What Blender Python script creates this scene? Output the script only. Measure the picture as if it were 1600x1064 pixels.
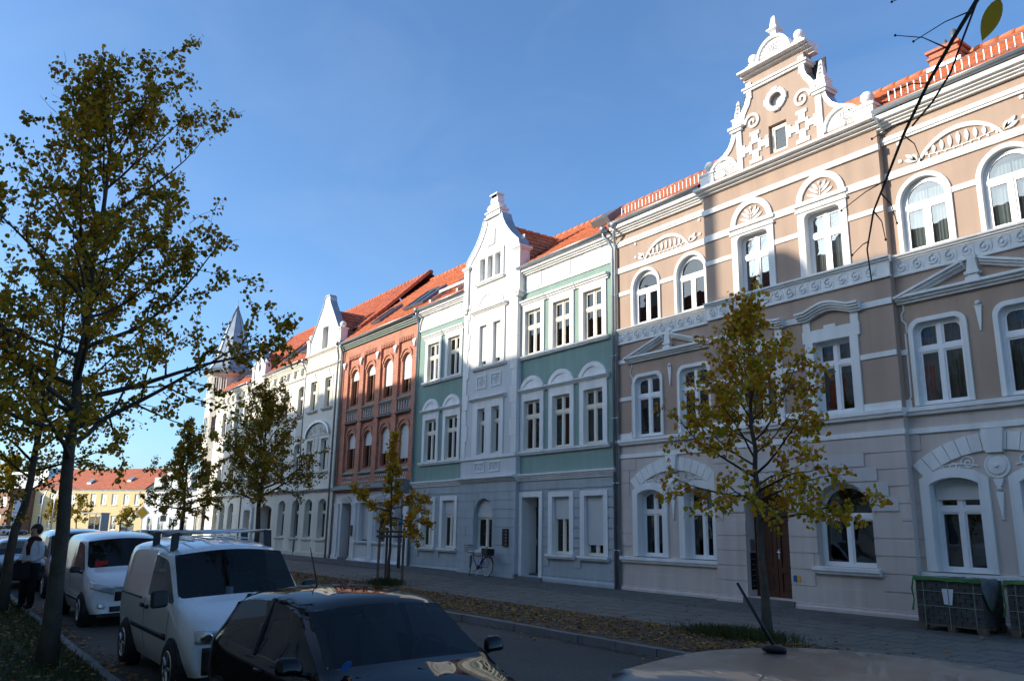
import bpy, bmesh, math, random
import numpy as np
from mathutils import Vector, Matrix, Euler
from mathutils.geometry import tessellate_polygon
R = math.radians
for o in list(bpy.data.objects): bpy.data.objects.remove(o)
S = bpy.context.scene
C = S.collection
# ---------------------------------------------------------------- camera
cam_d = bpy.data.cameras.new('camera'); cam = bpy.data.objects.new('camera', cam_d); C.objects.link(cam)
cam_d.sensor_width = 36; cam_d.lens = 28.3086; cam_d.clip_start = .05; cam_d.clip_end = 2000
RX = ((0.58648654, -0.17475162, -0.79088268), (0.80978423, 0.14679128, 0.5680685), (0.01682379, -0.97360885, 0.22760221))
m = Matrix(((RX[0][0], -RX[0][1], -RX[0][2], 0), (RX[1][0], -RX[1][1], -RX[1][2], 0), (RX[2][0], -RX[2][1], -RX[2][2], 2.0), (0, 0, 0, 1)))
cam.matrix_world = m
S.camera = cam
# ---------------------------------------------------------------- sky and sun
SUN_EL, SUN_PHI = 20.0, 28.0          # elevation, angle left of the facade normal
sd = Vector((-math.sin(R(SUN_PHI)) * math.cos(R(SUN_EL)), -math.cos(R(SUN_PHI)) * math.cos(R(SUN_EL)), math.sin(R(SUN_EL))))
W = bpy.data.worlds.new('World'); S.world = W; W.use_nodes = True
nt = W.node_tree; bg = nt.nodes['Background']
sky = nt.nodes.new('ShaderNodeTexSky'); sky.sky_type = 'NISHITA'; sky.sun_disc = False
sky.sun_elevation = R(SUN_EL); sky.sun_rotation = math.atan2(sd.x, sd.y)
sky.altitude = 50; sky.air_density = .8; sky.dust_density = 1.7; sky.ozone_density = 5.0
tnt = nt.nodes.new('ShaderNodeVectorMath'); tnt.operation = 'MULTIPLY'; tnt.inputs[1].default_value = (.93, 1.02, .99)   # white balance
nt.links.new(sky.outputs[0], tnt.inputs[0])
# thin high cirrus over the whole sky
tc = nt.nodes.new('ShaderNodeTexCoord'); mp = nt.nodes.new('ShaderNodeMapping'); mp.inputs['Rotation'].default_value = (.3, .5, .9); mp.inputs['Scale'].default_value = (1.2, 4.5, 7.0)
nz = nt.nodes.new('ShaderNodeTexNoise'); nz.inputs['Scale'].default_value = 1.3; nz.inputs['Detail'].default_value = 7; nz.inputs['Roughness'].default_value = .55; nz.inputs['Distortion'].default_value = .6
mr = nt.nodes.new('ShaderNodeMapRange'); mr.inputs[1].default_value = .48; mr.inputs[2].default_value = .85; mr.inputs[3].default_value = 0; mr.inputs[4].default_value = .07
mx = nt.nodes.new('ShaderNodeMix'); mx.data_type = 'RGBA'; mx.inputs['B'].default_value = (3.0, 3.4, 3.8, 1)
nt.links.new(tc.outputs['Generated'], mp.inputs[0]); nt.links.new(mp.outputs[0], nz.inputs['Vector']); nt.links.new(nz.outputs[0], mr.inputs[0]); nt.links.new(mr.outputs[0], mx.inputs['Factor'])
nt.links.new(tnt.outputs[0], mx.inputs['A']); nt.links.new(mx.outputs['Result'], bg.inputs['Color']); bg.inputs['Strength'].default_value = .15
sl = bpy.data.lights.new('sun', 'SUN'); sl.energy = 3.1; sl.angle = R(.53); sl.color = (1, .90, .75)
so = bpy.data.objects.new('sun', sl); C.objects.link(so); so.rotation_euler = sd.to_track_quat('Z', 'Y').to_euler(); so.location = (0, 0, 40)
S.view_settings.view_transform = 'Standard'; S.view_settings.look = 'None'; S.view_settings.gamma = 1; S.view_settings.exposure = 1.0
S.view_settings.use_curve_mapping = False
S.render.engine = 'CYCLES'
S.cycles.max_bounces = 6; S.cycles.diffuse_bounces = 3; S.cycles.glossy_bounces = 3; S.cycles.transmission_bounces = 4; S.cycles.transparent_max_bounces = 8

# ---------------------------------------------------------------- materials
def _n(t, k, **kw):
    n = t.nodes.new(k)
    for a, b in kw.items(): setattr(n, a, b)
    return n
MATS = {}
def mat(name, col, rough=.8, var=.1, scale=.7, streak=0., bump=0., bscale=60., metal=0., coat=0., spec=.4, fine=.04):
    if name in MATS: return MATS[name]
    m = bpy.data.materials.new(name); m.use_nodes = True; t = m.node_tree; L = t.links.new
    p = t.nodes['Principled BSDF']; p.inputs['Roughness'].default_value = rough; p.inputs['Metallic'].default_value = metal
    p.inputs['Coat Weight'].default_value = coat; p.inputs['Coat Roughness'].default_value = .03
    p.inputs['Specular IOR Level'].default_value = spec
    g = _n(t, 'ShaderNodeNewGeometry')
    n1 = _n(t, 'ShaderNodeTexNoise'); n1.inputs['Scale'].default_value = scale; n1.inputs['Detail'].default_value = 6
    n2 = _n(t, 'ShaderNodeTexNoise'); n2.inputs['Scale'].default_value = bscale * .5; n2.inputs['Detail'].default_value = 3
    L(g.outputs['Position'], n1.inputs['Vector']); L(g.outputs['Position'], n2.inputs['Vector'])
    def rng(sock, a):
        mr = _n(t, 'ShaderNodeMapRange'); mr.inputs[1].default_value = .25; mr.inputs[2].default_value = .75
        mr.inputs[3].default_value = 1 - a; mr.inputs[4].default_value = 1 + a; L(sock, mr.inputs[0]); return mr.outputs[0]
    f = rng(n1.outputs[0], var)
    mm = _n(t, 'ShaderNodeMath', operation='MULTIPLY'); L(f, mm.inputs[0]); L(rng(n2.outputs[0], fine), mm.inputs[1]); f = mm.outputs[0]
    if streak:
        mp = _n(t, 'ShaderNodeMapping'); mp.inputs['Scale'].default_value = (3.5, 3.5, .22); L(g.outputs['Position'], mp.inputs[0])
        n3 = _n(t, 'ShaderNodeTexNoise'); n3.inputs['Scale'].default_value = 1; n3.inputs['Detail'].default_value = 4; L(mp.outputs[0], n3.inputs['Vector'])
        mm = _n(t, 'ShaderNodeMath', operation='MULTIPLY'); L(f, mm.inputs[0]); L(rng(n3.outputs[0], streak), mm.inputs[1]); f = mm.outputs[0]
    mx = _n(t, 'ShaderNodeVectorMath', operation='SCALE'); mx.inputs[0].default_value = col[:3]; L(f, mx.inputs['Scale'])
    L(mx.outputs[0], p.inputs['Base Color'])
    if bump:
        nb = _n(t, 'ShaderNodeTexNoise'); nb.inputs['Scale'].default_value = bscale; nb.inputs['Detail'].default_value = 4; L(g.outputs['Position'], nb.inputs['Vector'])
        b = _n(t, 'ShaderNodeBump'); b.inputs['Strength'].default_value = bump; b.inputs['Distance'].default_value = .02
        L(nb.outputs[0], b.inputs['Height']); L(b.outputs[0], p.inputs['Normal'])
    MATS[name] = m; return m
def mat_leaf(name, cols, trans=.35):
    m = bpy.data.materials.new(name); m.use_nodes = True; t = m.node_tree; L = t.links.new
    p = t.nodes['Principled BSDF']; p.inputs['Roughness'].default_value = .6; p.inputs['Specular IOR Level'].default_value = .25
    g = _n(t, 'ShaderNodeNewGeometry'); r = _n(t, 'ShaderNodeValToRGB'); e = r.color_ramp.elements
    e[0].position = 0; e[0].color = (*cols[0], 1); e[1].position = 1; e[1].color = (*cols[-1], 1)
    for i, c in enumerate(cols[1:-1]): q = e.new((i + 1) / (len(cols) - 1)); q.color = (*c, 1)
    nz = _n(t, 'ShaderNodeTexNoise'); nz.inputs['Scale'].default_value = 1.3; L(g.outputs['Position'], nz.inputs['Vector'])
    ad = _n(t, 'ShaderNodeMath', operation='MULTIPLY_ADD'); L(nz.outputs[0], ad.inputs[0]); ad.inputs[1].default_value = 1.2; ad.inputs[2].default_value = -.6
    a2 = _n(t, 'ShaderNodeMath', operation='ADD', use_clamp=True); L(g.outputs['Random Per Island'], a2.inputs[0]); L(ad.outputs[0], a2.inputs[1])
    L(a2.outputs[0], r.inputs[0]); L(r.outputs[0], p.inputs['Base Color'])
    tr = _n(t, 'ShaderNodeBsdfTranslucent'); L(r.outputs[0], tr.inputs['Color'])
    mx = _n(t, 'ShaderNodeMixShader'); mx.inputs[0].default_value = trans
    L(p.outputs[0], mx.inputs[1]); L(tr.outputs[0], mx.inputs[2]); L(mx.outputs[0], t.nodes['Material Output'].inputs[0])
    return m
def mat_glass(name, tint=(.55, .6, .62), refl=.12, rough=.01, wob=.0, fk=1.5):
    m = bpy.data.materials.new(name); m.use_nodes = True; t = m.node_tree; L = t.links.new
    t.nodes.remove(t.nodes['Principled BSDF'])
    tr = _n(t, 'ShaderNodeBsdfTransparent'); tr.inputs[0].default_value = (*tint, 1)
    gl = _n(t, 'ShaderNodeBsdfGlossy'); gl.inputs['Roughness'].default_value = rough
    fr = _n(t, 'ShaderNodeFresnel'); fr.inputs[0].default_value = 1.52
    ad = _n(t, 'ShaderNodeMath', operation='MULTIPLY_ADD', use_clamp=True); L(fr.outputs[0], ad.inputs[0]); ad.inputs[1].default_value = fk; ad.inputs[2].default_value = refl
    if wob:
        g = _n(t, 'ShaderNodeNewGeometry'); nz = _n(t, 'ShaderNodeTexNoise'); nz.inputs['Scale'].default_value = 1.6; L(g.outputs['Position'], nz.inputs['Vector'])
        b = _n(t, 'ShaderNodeBump'); b.inputs['Strength'].default_value = wob; b.inputs['Distance'].default_value = .05; L(nz.outputs[0], b.inputs['Height']); L(b.outputs[0], gl.inputs['Normal'])
    mx = _n(t, 'ShaderNodeMixShader'); L(ad.outputs[0], mx.inputs[0]); L(tr.outputs[0], mx.inputs[1]); L(gl.outputs[0], mx.inputs[2])
    L(mx.outputs[0], t.nodes['Material Output'].inputs[0]); return m
def mat_brick(name, c1, c2, mortar, w=.25, h=.077):
    m = bpy.data.materials.new(name); m.use_nodes = True; t = m.node_tree; L = t.links.new; p = t.nodes['Principled BSDF']
    g = _n(t, 'ShaderNodeNewGeometry'); sp = _n(t, 'ShaderNodeSeparateXYZ'); L(g.outputs['Position'], sp.inputs[0])
    ax = _n(t, 'ShaderNodeMath', operation='ADD'); L(sp.outputs[0], ax.inputs[0]); L(sp.outputs[1], ax.inputs[1])
    cb = _n(t, 'ShaderNodeCombineXYZ'); L(ax.outputs[0], cb.inputs[0]); L(sp.outputs[2], cb.inputs[1])
    b = _n(t, 'ShaderNodeTexBrick'); b.inputs['Color1'].default_value = (*c1, 1); b.inputs['Color2'].default_value = (*c2, 1); b.inputs['Mortar'].default_value = (*mortar, 1)
    b.inputs['Scale'].default_value = 1; b.inputs['Mortar Size'].default_value = .01; b.inputs['Brick Width'].default_value = w; b.inputs['Row Height'].default_value = h
    L(cb.outputs[0], b.inputs['Vector'])
    nz = _n(t, 'ShaderNodeTexNoise'); nz.inputs['Scale'].default_value = 2; L(g.outputs['Position'], nz.inputs['Vector'])
    mr = _n(t, 'ShaderNodeMapRange'); mr.inputs[3].default_value = .75; mr.inputs[4].default_value = 1.25; L(nz.outputs[0], mr.inputs[0])
    mx = _n(t, 'ShaderNodeVectorMath', operation='SCALE'); L(b.outputs[0], mx.inputs[0]); L(mr.outputs[0], mx.inputs['Scale']); L(mx.outputs[0], p.inputs['Base Color'])
    bp = _n(t, 'ShaderNodeBump', invert=True); bp.inputs['Strength'].default_value = .6; bp.inputs['Distance'].default_value = .01; L(b.outputs['Fac'], bp.inputs['Height']); L(bp.outputs[0], p.inputs['Normal'])
    p.inputs['Roughness'].default_value = .85; MATS[name] = m; return m
M = dict(
 white=mat('white_stucco', (.78, .775, .75), .8, .05, .9, .05, .12, 90),
 whiteA=mat('white_trim', (.78, .77, .74), .75, .07, .9, .10, .08, 90),
 beige=mat('beige_stucco', (.405, .296, .228), .85, .08, .6, .09, .15, 120),
 beigeG=mat('lilac_grey_stucco', (.60, .51, .455), .85, .09, .6, .12, .15, 120),
 pale=mat('pale_lilac_stucco', (.60, .55, .53), .85, .06, .6, .06, .15, 120),
 green=mat('green_stucco', (.225, .33, .285), .85, .08, .6, .08, .15, 120),
 greyB=mat('light_grey_stucco', (.60, .615, .61), .85, .05, .6, .05, .15, 120),
 greyG=mat('blue_grey_stucco', (.40, .44, .455), .85, .09, .6, .12, .15, 120),
 cream=mat('cream_stucco', (.78, .745, .64), .85, .07, .5, .07, .12, 120),
 creamG=mat('cream_grey_stucco', (.60, .58, .52), .85, .07, .5, .09, .12, 120),
 pvc=mat('white_window_frame', (.82, .82, .82), .35, .02, 2, 0, 0),
 ivory=mat('ivory_window_frame', (.74, .70, .58), .4, .03, 2),
 brownf=mat('brown_window_frame', (.20, .075, .035), .45, .1, 3),
 zinc=mat('zinc_sheet', (.42, .45, .47), .42, .15, 2, 0, .03, 30, .75),
 zincd=mat('dark_zinc_sheet', (.20, .215, .225), .5, .15, 2, 0, .03, 30, .6),
 tile=mat('orange_roof_tile', (.52, .16, .07), .75, .28, 2.6, 0, .2, 14, fine=.3),
 tiled=mat('red_roof_tile', (.45, .125, .06), .75, .28, 2.6, 0, .2, 14, fine=.3),
 curtain=mat('curtain', (.62, .63, .6), .9, .06, 2),
 shutter=mat('roller_shutter', (.62, .63, .62), .5, .04, 2),
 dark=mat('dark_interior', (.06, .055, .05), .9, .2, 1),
 room=mat('room_interior', (.10, .09, .08), .9, .2, 1),
 black=mat('black_plastic', (.012, .012, .013), .5, .1, 5),
 rubber=mat('tyre_rubber', (.018, .018, .018), .8, .1, 8, 0, .1, 40),
 greenw=mat('green_painted_wood', (.21, .27, .235), .6, .1, 2),
 doorbrown=mat('brown_door_wood', (.085, .032, .018), .5, .2, 3),
 doorgreen=mat('dark_green_door', (.012, .03, .024), .4, .1, 3),
 bark=mat('bark', (.075, .06, .045), .9, .3, 6, .3, .8, 30),
 barkd=mat('dark_bark', (.05, .04, .03), .9, .3, 6, .2, .5, 40),
 wood=mat('weathered_wood', (.14, .10, .07), .85, .25, 4, .2, .4, 40),
 asphalt=mat('asphalt', (.056, .052, .047), .85, .35, .45, 0, .6, 60, fine=.5),
 slab=mat('concrete_slab', (.14, .13, .115), .85, .22, 2.5, 0, .25, 60, fine=.1),
 kerb=mat('granite_kerb', (.15, .145, .14), .8, .25, 2, 0, .3, 50, fine=.15),
 cobble=mat('mosaic_cobble', (.10, .095, .085), .85, .35, 3, 0, 1.0, 22, fine=.35),
 dirt=mat('verge_soil', (.085, .062, .04), .95, .35, 2, 0, .8, 25, fine=.3),
 grassg=mat('grass_soil', (.035, .04, .015), .95, .4, 1.5, 0, .8, 25, fine=.3),
 ground=mat('far_ground', (.16, .155, .145), .9, .2, .2, 0, .2, 20),
 chrome=mat('chrome', (.7, .7, .7), .12, .02, 2, 0, 0, 60, 1),
 alu=mat('aluminium', (.55, .56, .58), .35, .05, 2, 0, 0, 60, .9),
 carwhite=mat('white_car_paint', (.70, .71, .73), .35, .02, 1, 0, 0, 60, 0, .8),
 carblack=mat('black_car_paint', (.004, .005, .008), .3, .02, 1, 0, 0, 60, 0, .6, .0),
 carsilver=mat('beige_silver_car_paint', (.085, .075, .066), .4, .02, 1, 0, 0, 60, .15, .35),
 carblue=mat('dark_blue_car_paint', (.012, .022, .045), .3, .02, 1, 0, 0, 60, 0, 1),
 cargrey=mat('dark_grey_car_paint', (.025, .03, .036), .3, .02, 1, 0, 0, 60, .3, 1),
 lens=mat('headlight_lens', (.5, .52, .55), .08, .02, 1, 0, 0, 60, .3, 1),
 orange=mat('indicator_lens', (.5, .12, .03), .2),
 redl=mat('red_lens', (.35, .01, .01), .2),
 seat=mat('car_seat_fabric', (.07, .07, .075), .9),
 paper=mat('paper', (.75, .76, .8), .7, .05, 8),
 wrap=mat('green_wrap_film', (.025, .15, .025), .35, .3, 6),
 film=mat('clear_wrap_film', (.16, .18, .185), .25, .35, 8),
 paver=mat('grey_paver', (.075, .07, .064), .9, .3, 6, 0, .3, 60, fine=.12),
 yellow=mat('yellow_sign', (.75, .42, .02), .5), bluep=mat('blue_sign', (.03, .12, .35), .4),
 yellowh=mat('yellow_stucco', (.78, .58, .29), .85, .06, .3, .04), greenroof=mat('green_roof', (.07, .10, .075), .8, .2, 1),
 brickbrown=mat_brick('brown_brick', (.27, .125, .075), (.22, .10, .06), (.2, .16, .13), .5, .15),
 brick=mat_brick('red_brick', (.50, .165, .085), (.42, .12, .06), (.55, .36, .27)),
 brickc=mat_brick('chimney_brick', (.48, .16, .08), (.42, .12, .06), (.38, .26, .2)),
 bluebike=mat('blue_bicycle_paint', (.02, .04, .30), .3, .05, 2, 0, 0, 60, 0, .6),
 whitecloth=mat('white_cloth', (.62, .64, .70), .9, .1, 10), darkcloth=mat('dark_cloth', (.012, .012, .015), .9, .2, 10), scarf=mat('dark_red_scarf', (.05, .012, .012), .95, .3, 20),
 skin=mat('skin', (.42, .24, .17), .6, .05, 10), hair=mat('dark_hair', (.012, .009, .007), .6, .2, 30),
 grass=mat_leaf('grass_blades', [(.03, .045, .012), (.05, .07, .015), (.09, .085, .025)], .2),
 glass=mat_glass('window_glass', (.66, .70, .72), .03, .005, .04, 1.1), cglass=mat_glass('car_glass', (.44, .51, .52), .0, .005, 0, .7),
 leafA=mat_leaf('autumn_leaves', [(.10, .11, .014), (.26, .20, .016), (.44, .29, .02), (.58, .35, .022), (.48, .20, .02)], .5),
 leafB=mat_leaf('yellow_leaves', [(.20, .20, .016), (.38, .29, .016), (.54, .35, .016), (.58, .29, .016), (.46, .16, .016)], .4),
 leafC=mat_leaf('olive_leaves', [(.09, .10, .013), (.20, .18, .016), (.34, .225, .016), (.40, .20, .016)], .45),
 litter=mat_leaf('fallen_leaf', [(.10, .05, .02), (.22, .11, .025), (.38, .21, .03), (.32, .12, .03), (.14, .08, .03)], .1),
)
# ---------------------------------------------------------------- mesh helpers
Y0 = 17.41      # y of the terrace's wall plane; facade points are (u, height v, w towards the street)
OFF = {}
class MB:
    def __init__(s): s.v = []; s.f = []
    def add(s, vs, fs):
        b = len(s.v); s.v += [tuple(p) for p in vs]; s.f += [tuple(i + b for i in f) for f in fs]; return s
    def hexa(s, p): return s.add(p, [(0, 3, 2, 1), (4, 5, 6, 7), (0, 1, 5, 4), (1, 2, 6, 5), (2, 3, 7, 6), (3, 0, 4, 7)])
    def box(s, x0, x1, y0, y1, z0, z1):
        return s.hexa([(x0, y0, z0), (x1, y0, z0), (x1, y1, z0), (x0, y1, z0), (x0, y0, z1), (x1, y0, z1), (x1, y1, z1), (x0, y1, z1)])
    def fbox(s, u0, u1, v0, v1, w0, w1): return s.box(u0, u1, Y0 - w1, Y0 - w0, v0, v1)
    def prism(s, poly, w0, w1):
        n = len(poly); b = [(u, Y0 - w0, v) for u, v in poly]; f = [(u, Y0 - w1, v) for u, v in poly]
        return s.add(b + f, [tuple(range(n - 1, -1, -1)), tuple(range(n, 2 * n))] + [(i, (i + 1) % n, n + (i + 1) % n, n + i) for i in range(n)])
    def holed(s, outer, holes, w1, w0, rim=True):
        loops = [outer] + holes; flat = [p for l in loops for p in l]
        tris = tessellate_polygon([[Vector((u, v, 0)) for u, v in l] for l in loops])
        s.add([(u, Y0 - w1, v) for u, v in flat], [tuple(t) for t in tris])
        for k, l in enumerate(loops):
            if k == 0 and not rim: continue
            n = len(l)
            s.add([(u, Y0 - w1, v) for u, v in l] + [(u, Y0 - w0, v) for u, v in l], [(i, (i + 1) % n, n + (i + 1) % n, n + i) for i in range(n)])
        return s
    def extr(s, prof, u0, u1):          # profile [(w, v)] pulled along u
        n = len(prof); a = [(u0, Y0 - w, v) for w, v in prof]; b = [(u1, Y0 - w, v) for w, v in prof]
        return s.add(a + b, [tuple(range(n)), tuple(range(2 * n - 1, n - 1, -1))] + [(i, (i + 1) % n, n + (i + 1) % n, n + i) for i in range(n)])
    def tube(s, path, rad, n=6, cap=True):
        P = [Vector(p) for p in path]; k = len(P)
        if not hasattr(rad, '__len__'): rad = [rad] * k
        ref = None; vs = []
        for i in range(k):
            d = (P[min(i + 1, k - 1)] - P[max(i - 1, 0)])
            d = d.normalized() if d.length > 1e-9 else Vector((0, 0, 1))
            if ref is None: ref = Vector((1, 0, 0)) if abs(d.x) < .8 else Vector((0, 1, 0))
            a = (ref - d * ref.dot(d)).normalized(); b = d.cross(a); ref = a
            for q in range(n):
                t = 2 * math.pi * q / n; vs.append(P[i] + (a * math.cos(t) + b * math.sin(t)) * rad[i])
        fs = [(i * n + q, i * n + (q + 1) % n, (i + 1) * n + (q + 1) % n, (i + 1) * n + q) for i in range(k - 1) for q in range(n)]
        if cap: fs += [tuple(range(n - 1, -1, -1)), tuple(range((k - 1) * n, k * n))]
        return s.add(vs, fs)
    def lathe(s, prof, c, n=12, axis='z', sq=False):  # prof [(r, h)]
        vs = []
        for r, h in prof:
            for q in range(n):
                t = 2 * math.pi * (q + (.5 if n == 4 else 0)) / n; a, b = r * math.cos(t), r * math.sin(t)
                vs.append({'z': (c[0] + a, c[1] + b, c[2] + h), 'y': (c[0] + a, c[1] - h, c[2] + b), 'x': (c[0] + h, c[1] + a, c[2] + b)}[axis])
        k = len(prof)
        return s.add(vs, [(i * n + q, i * n + (q + 1) % n, (i + 1) * n + (q + 1) % n, (i + 1) * n + q) for i in range(k - 1) for q in range(n)] + [tuple(range(n - 1, -1, -1)), tuple(range((k - 1) * n, k * n))])
    def ball(s, c, r, n=14, k=8, sy=1., sz=1.):
        pr = [(max(r * math.sin(math.pi * i / k), .0005), -r * sz * math.cos(math.pi * i / k)) for i in range(k + 1)]
        return s.lathe(pr, c, n)
    def strip(s, pts, width, w0, w1, closed=False):   # flat ribbon of given width along (u,v) points, inward = left of travel
        n = len(pts); L = []
        for i in range(n):
            a = Vector(pts[i - 1] if (i > 0 or closed) else pts[i]); b = Vector(pts[(i + 1) % n] if (i < n - 1 or closed) else pts[i])
            d = (b - a).normalized(); wd = width[i] if hasattr(width, '__len__') else width
            L.append((pts[i][0] - d.y * wd, pts[i][1] + d.x * wd))
        e = n if closed else n - 1
        for i in range(e):
            j = (i + 1) % n; s.prism([pts[i], pts[j], L[j], L[i]], w0, w1)
        return s
    def build(s, name, m, parent=None, smooth=False, recalc=True, kind=None):
        me = bpy.data.meshes.new(name)
        o = OFF.get(parent.name, (0, 0, 0)) if parent else (0, 0, 0)
        vs = [(x - o[0], y - o[1], z - o[2]) for x, y, z in s.v]
        me.from_pydata(vs, [], s.f); me.update()
        if recalc:
            bm = bmesh.new(); bm.from_mesh(me); bmesh.ops.recalc_face_normals(bm, faces=bm.faces); bm.to_mesh(me); bm.free()
        if smooth: me.polygons.foreach_set('use_smooth', [True] * len(me.polygons))
        me.materials.append(m if not isinstance(m, str) else M[m])
        ob = bpy.data.objects.new(name, me); C.objects.link(ob); ob.parent = parent
        if parent: OFF[ob.name] = o
        if kind: ob['kind'] = kind
        return ob
def tag(o, label=None, cat=None, group=None, kind=None):
    if label: o['label'] = label
    if cat: o['category'] = cat
    if group: o['group'] = group
    if kind: o['kind'] = kind
    return o
def thing(name, label, cat, loc=(0, 0, 0), rz=0, group=None, off=True):
    o = bpy.data.objects.new(name, None); C.objects.link(o); o.location = loc; o.rotation_euler = (0, 0, rz); o.empty_display_size = .2
    OFF[o.name] = tuple(loc) if off else (0, 0, 0)
    return tag(o, label, cat, group)
def copy_tree(o, parent=None):
    c = o.copy(); C.objects.link(c); c.parent = parent
    for ch in list(o.children): copy_tree(ch, c)
    return c
def inst(me_ob, parent, loc, rot=(0, 0, 0), sc=(1, 1, 1), name=None):
    o = bpy.data.objects.new(name or me_ob.name.split('.')[0], me_ob.data); C.objects.link(o); o.parent = parent
    f = OFF.get(parent.name, (0, 0, 0)); o.location = (loc[0] - f[0], loc[1] - f[1], loc[2] - f[2]); o.rotation_euler = rot; o.scale = sc; return o
def arc(cx, cz, r, a0, a1, n, rz=None):
    rz = r if rz is None else rz
    return [(cx + r * math.cos(R(a0 + (a1 - a0) * i / n)), cz + rz * math.sin(R(a0 + (a1 - a0) * i / n))) for i in range(n + 1)]
def outline(u0, u1, v0, v1, kind='rect', rise=.15, e=0, eb=None):
    """window outline, grown by e on the sides and top and eb at the bottom; counter-clockwise from bottom left"""
    eb = e if eb is None else eb
    h = (u1 - u0) / 2; c = (u0 + u1) / 2; a0, a1, b0, b1 = u0 - e, u1 + e, v0 - eb, v1 + e
    if kind == 'round': return [(a0, b0), (a1, b0)] + arc(c, v1 - h, h + e, 0, 180, 16)
    if kind == 'seg':
        r0 = (h * h + rise * rise) / (2 * rise); cz = v1 - r0; r = r0 + e; H = h + e; an = math.degrees(math.asin(min(1, H / r)))
        return [(a0, b0), (a1, b0)] + arc(c, cz, r, 90 - an, 90 + an, 10)
    if kind == 'rc':
        r = rise + e * .6
        return [(a0, b0), (a1, b0)] + arc(a1 - r, b1 - r, r, 0, 90, 5) + arc(a0 + r, b1 - r, r, 90, 180, 5)
    return [(a0, b0), (a1, b0), (a1, b1), (a0, b1)]
def clip(poly, u0, u1, v0, v1):
    def cut(P, f, ip):
        out = []
        for i in range(len(P)):
            a, b = P[i - 1], P[i]; fa, fb = f(a), f(b)
            if fa != fb: out.append(ip(a, b))
            if fb: out.append(b)
        return out
    def ix(x): return lambda a, b: (x, a[1] + (b[1] - a[1]) * (x - a[0]) / (b[0] - a[0]))
    def iz(z): return lambda a, b: (a[0] + (b[0] - a[0]) * (z - a[1]) / (b[1] - a[1]), z)
    for f, ip in ((lambda p: p[0] >= u0, ix(u0)), (lambda p: p[0] <= u1, ix(u1)), (lambda p: p[1] >= v0, iz(v0)), (lambda p: p[1] <= v1, iz(v1))):
        if not poly: break
        poly = cut(poly, f, ip)
    o = []
    for p in poly:
        if not o or (abs(p[0] - o[-1][0]) + abs(p[1] - o[-1][1])) > 1e-4: o.append(p)
    return o
def shrink(poly, d):
    c = (sum(p[0] for p in poly) / len(poly), sum(p[1] for p in poly) / len(poly)); hx = max(p[0] for p in poly) - min(p[0] for p in poly); hz = max(p[1] for p in poly) - min(p[1] for p in poly)
    kx, kz = max(.05, 1 - 2 * d / hx), max(.05, 1 - 2 * d / hz); mx = (max(p[0] for p in poly) + min(p[0] for p in poly)) / 2; mz = (max(p[1] for p in poly) + min(p[1] for p in poly)) / 2
    return [(mx + (p[0] - mx) * kx, mz + (p[1] - mz) * kz) for p in poly]
rng = random.Random(7)
def window(root, u0, u1, v0, v1, kind='rect', rise=.15, w=-.16, cols=2, tr=None, fm='pvc', fw=.065, onetop=False, shut=None, curt=None, sm='shutter', name='window'):
    """frame with sash rings (one mesh), panes, optional curtain or roller shutter; tr = transom height"""
    g = MB(); inner = outline(u0 + fw, u1 - fw, v0 + fw, v1 - fw, kind, rise)
    c = (u0 + u1) / 2; ms = .045
    us = [(u0 + fw, u1 - fw)] if cols == 1 else [(u0 + fw, c - ms), (c + ms, u1 - fw)]
    rows = []
    if tr: rows = [(v0 + fw, tr - .05, us), (tr + .05, v1, [(u0 + fw, u1 - fw)] if onetop else us)]
    else: rows = [(v0 + fw, v1, us)]
    holes = []
    for a, b, U in rows:
        for x0, x1 in U:
            p = clip(inner, x0, x1, a, b)
            if len(p) > 2: holes.append(p)
    g.holed(outline(u0 + .001, u1 - .001, v0 + .001, v1 - .001, kind, rise), holes, w, w - .07)
    panes = []
    for h in holes:
        q = shrink(h, .04); g.holed([(x, z) for x, z in h], [q], w - .022, w - .06, False); panes.append(q)
    ob = g.build(name, fm, root)
    for q in panes: MB().prism(q, w - .05, w - .042).build('pane', 'glass', ob)
    if shut is not None:                     # lowered to height `shut`
        n = max(2, int((v1 - shut) / .055)); o = clip(outline(u0 + .02, u1 - .02, v0, v1 - .01, kind, rise), u0, u1, shut, v1)
        s = MB()
        for i in range(n):
            a = shut + (v1 - shut) * i / n; b = shut + (v1 - shut) * (i + .86) / n; p = clip(o, u0, u1, a, b)
            if len(p) > 2: s.prism(p, w + .015, w + .035)
        s.prism(o, w + .005, w + .02); s.build('roller_shutter', sm, ob)
    if curt:
        for x0, x1 in ([(u0 + fw, c - .02), (c + .02, u1 - fw)] if curt != 'half' else [(u0 + fw, c - .02)]):
            lo = v0 + fw if curt != 'top' else v0 + (v1 - v0) * .55
            n = 18; P = []; ph = rng.random() * 6
            for i in range(n + 1):
                x = x0 + (x1 - x0) * i / n; yy = Y0 - (w - .14) + .02 * math.sin(i * 1.9 + ph); P += [(x, yy, lo), (x, yy, v1 - (v1 - v0) * .02 - (rise if kind == 'seg' else (u1 - u0) * .2 if kind == 'round' else 0))]
            MB().add(P, [(2 * i, 2 * i + 2, 2 * i + 3, 2 * i + 1) for i in range(n)]).build('curtain', 'curtain', ob, recalc=False)
    return ob
def surround(root, u0, u1, v0, v1, t, kind='rect', rise=.15, w1=.05, w0=-.16, m='whiteA', eb=0., tt=None):
    o = outline(u0, u1, v0, v1, kind, rise, t, eb)
    if tt is not None and kind == 'rect': o = [(u0 - t, v0 - eb), (u1 + t, v0 - eb), (u1 + t, v1 + tt), (u0 - t, v1 + tt)]
    i = outline(u0, u1, v0 + .001, v1, kind, rise)
    return MB().holed(o, [i], w1, w0).build('window_surround', m, root)
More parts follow.
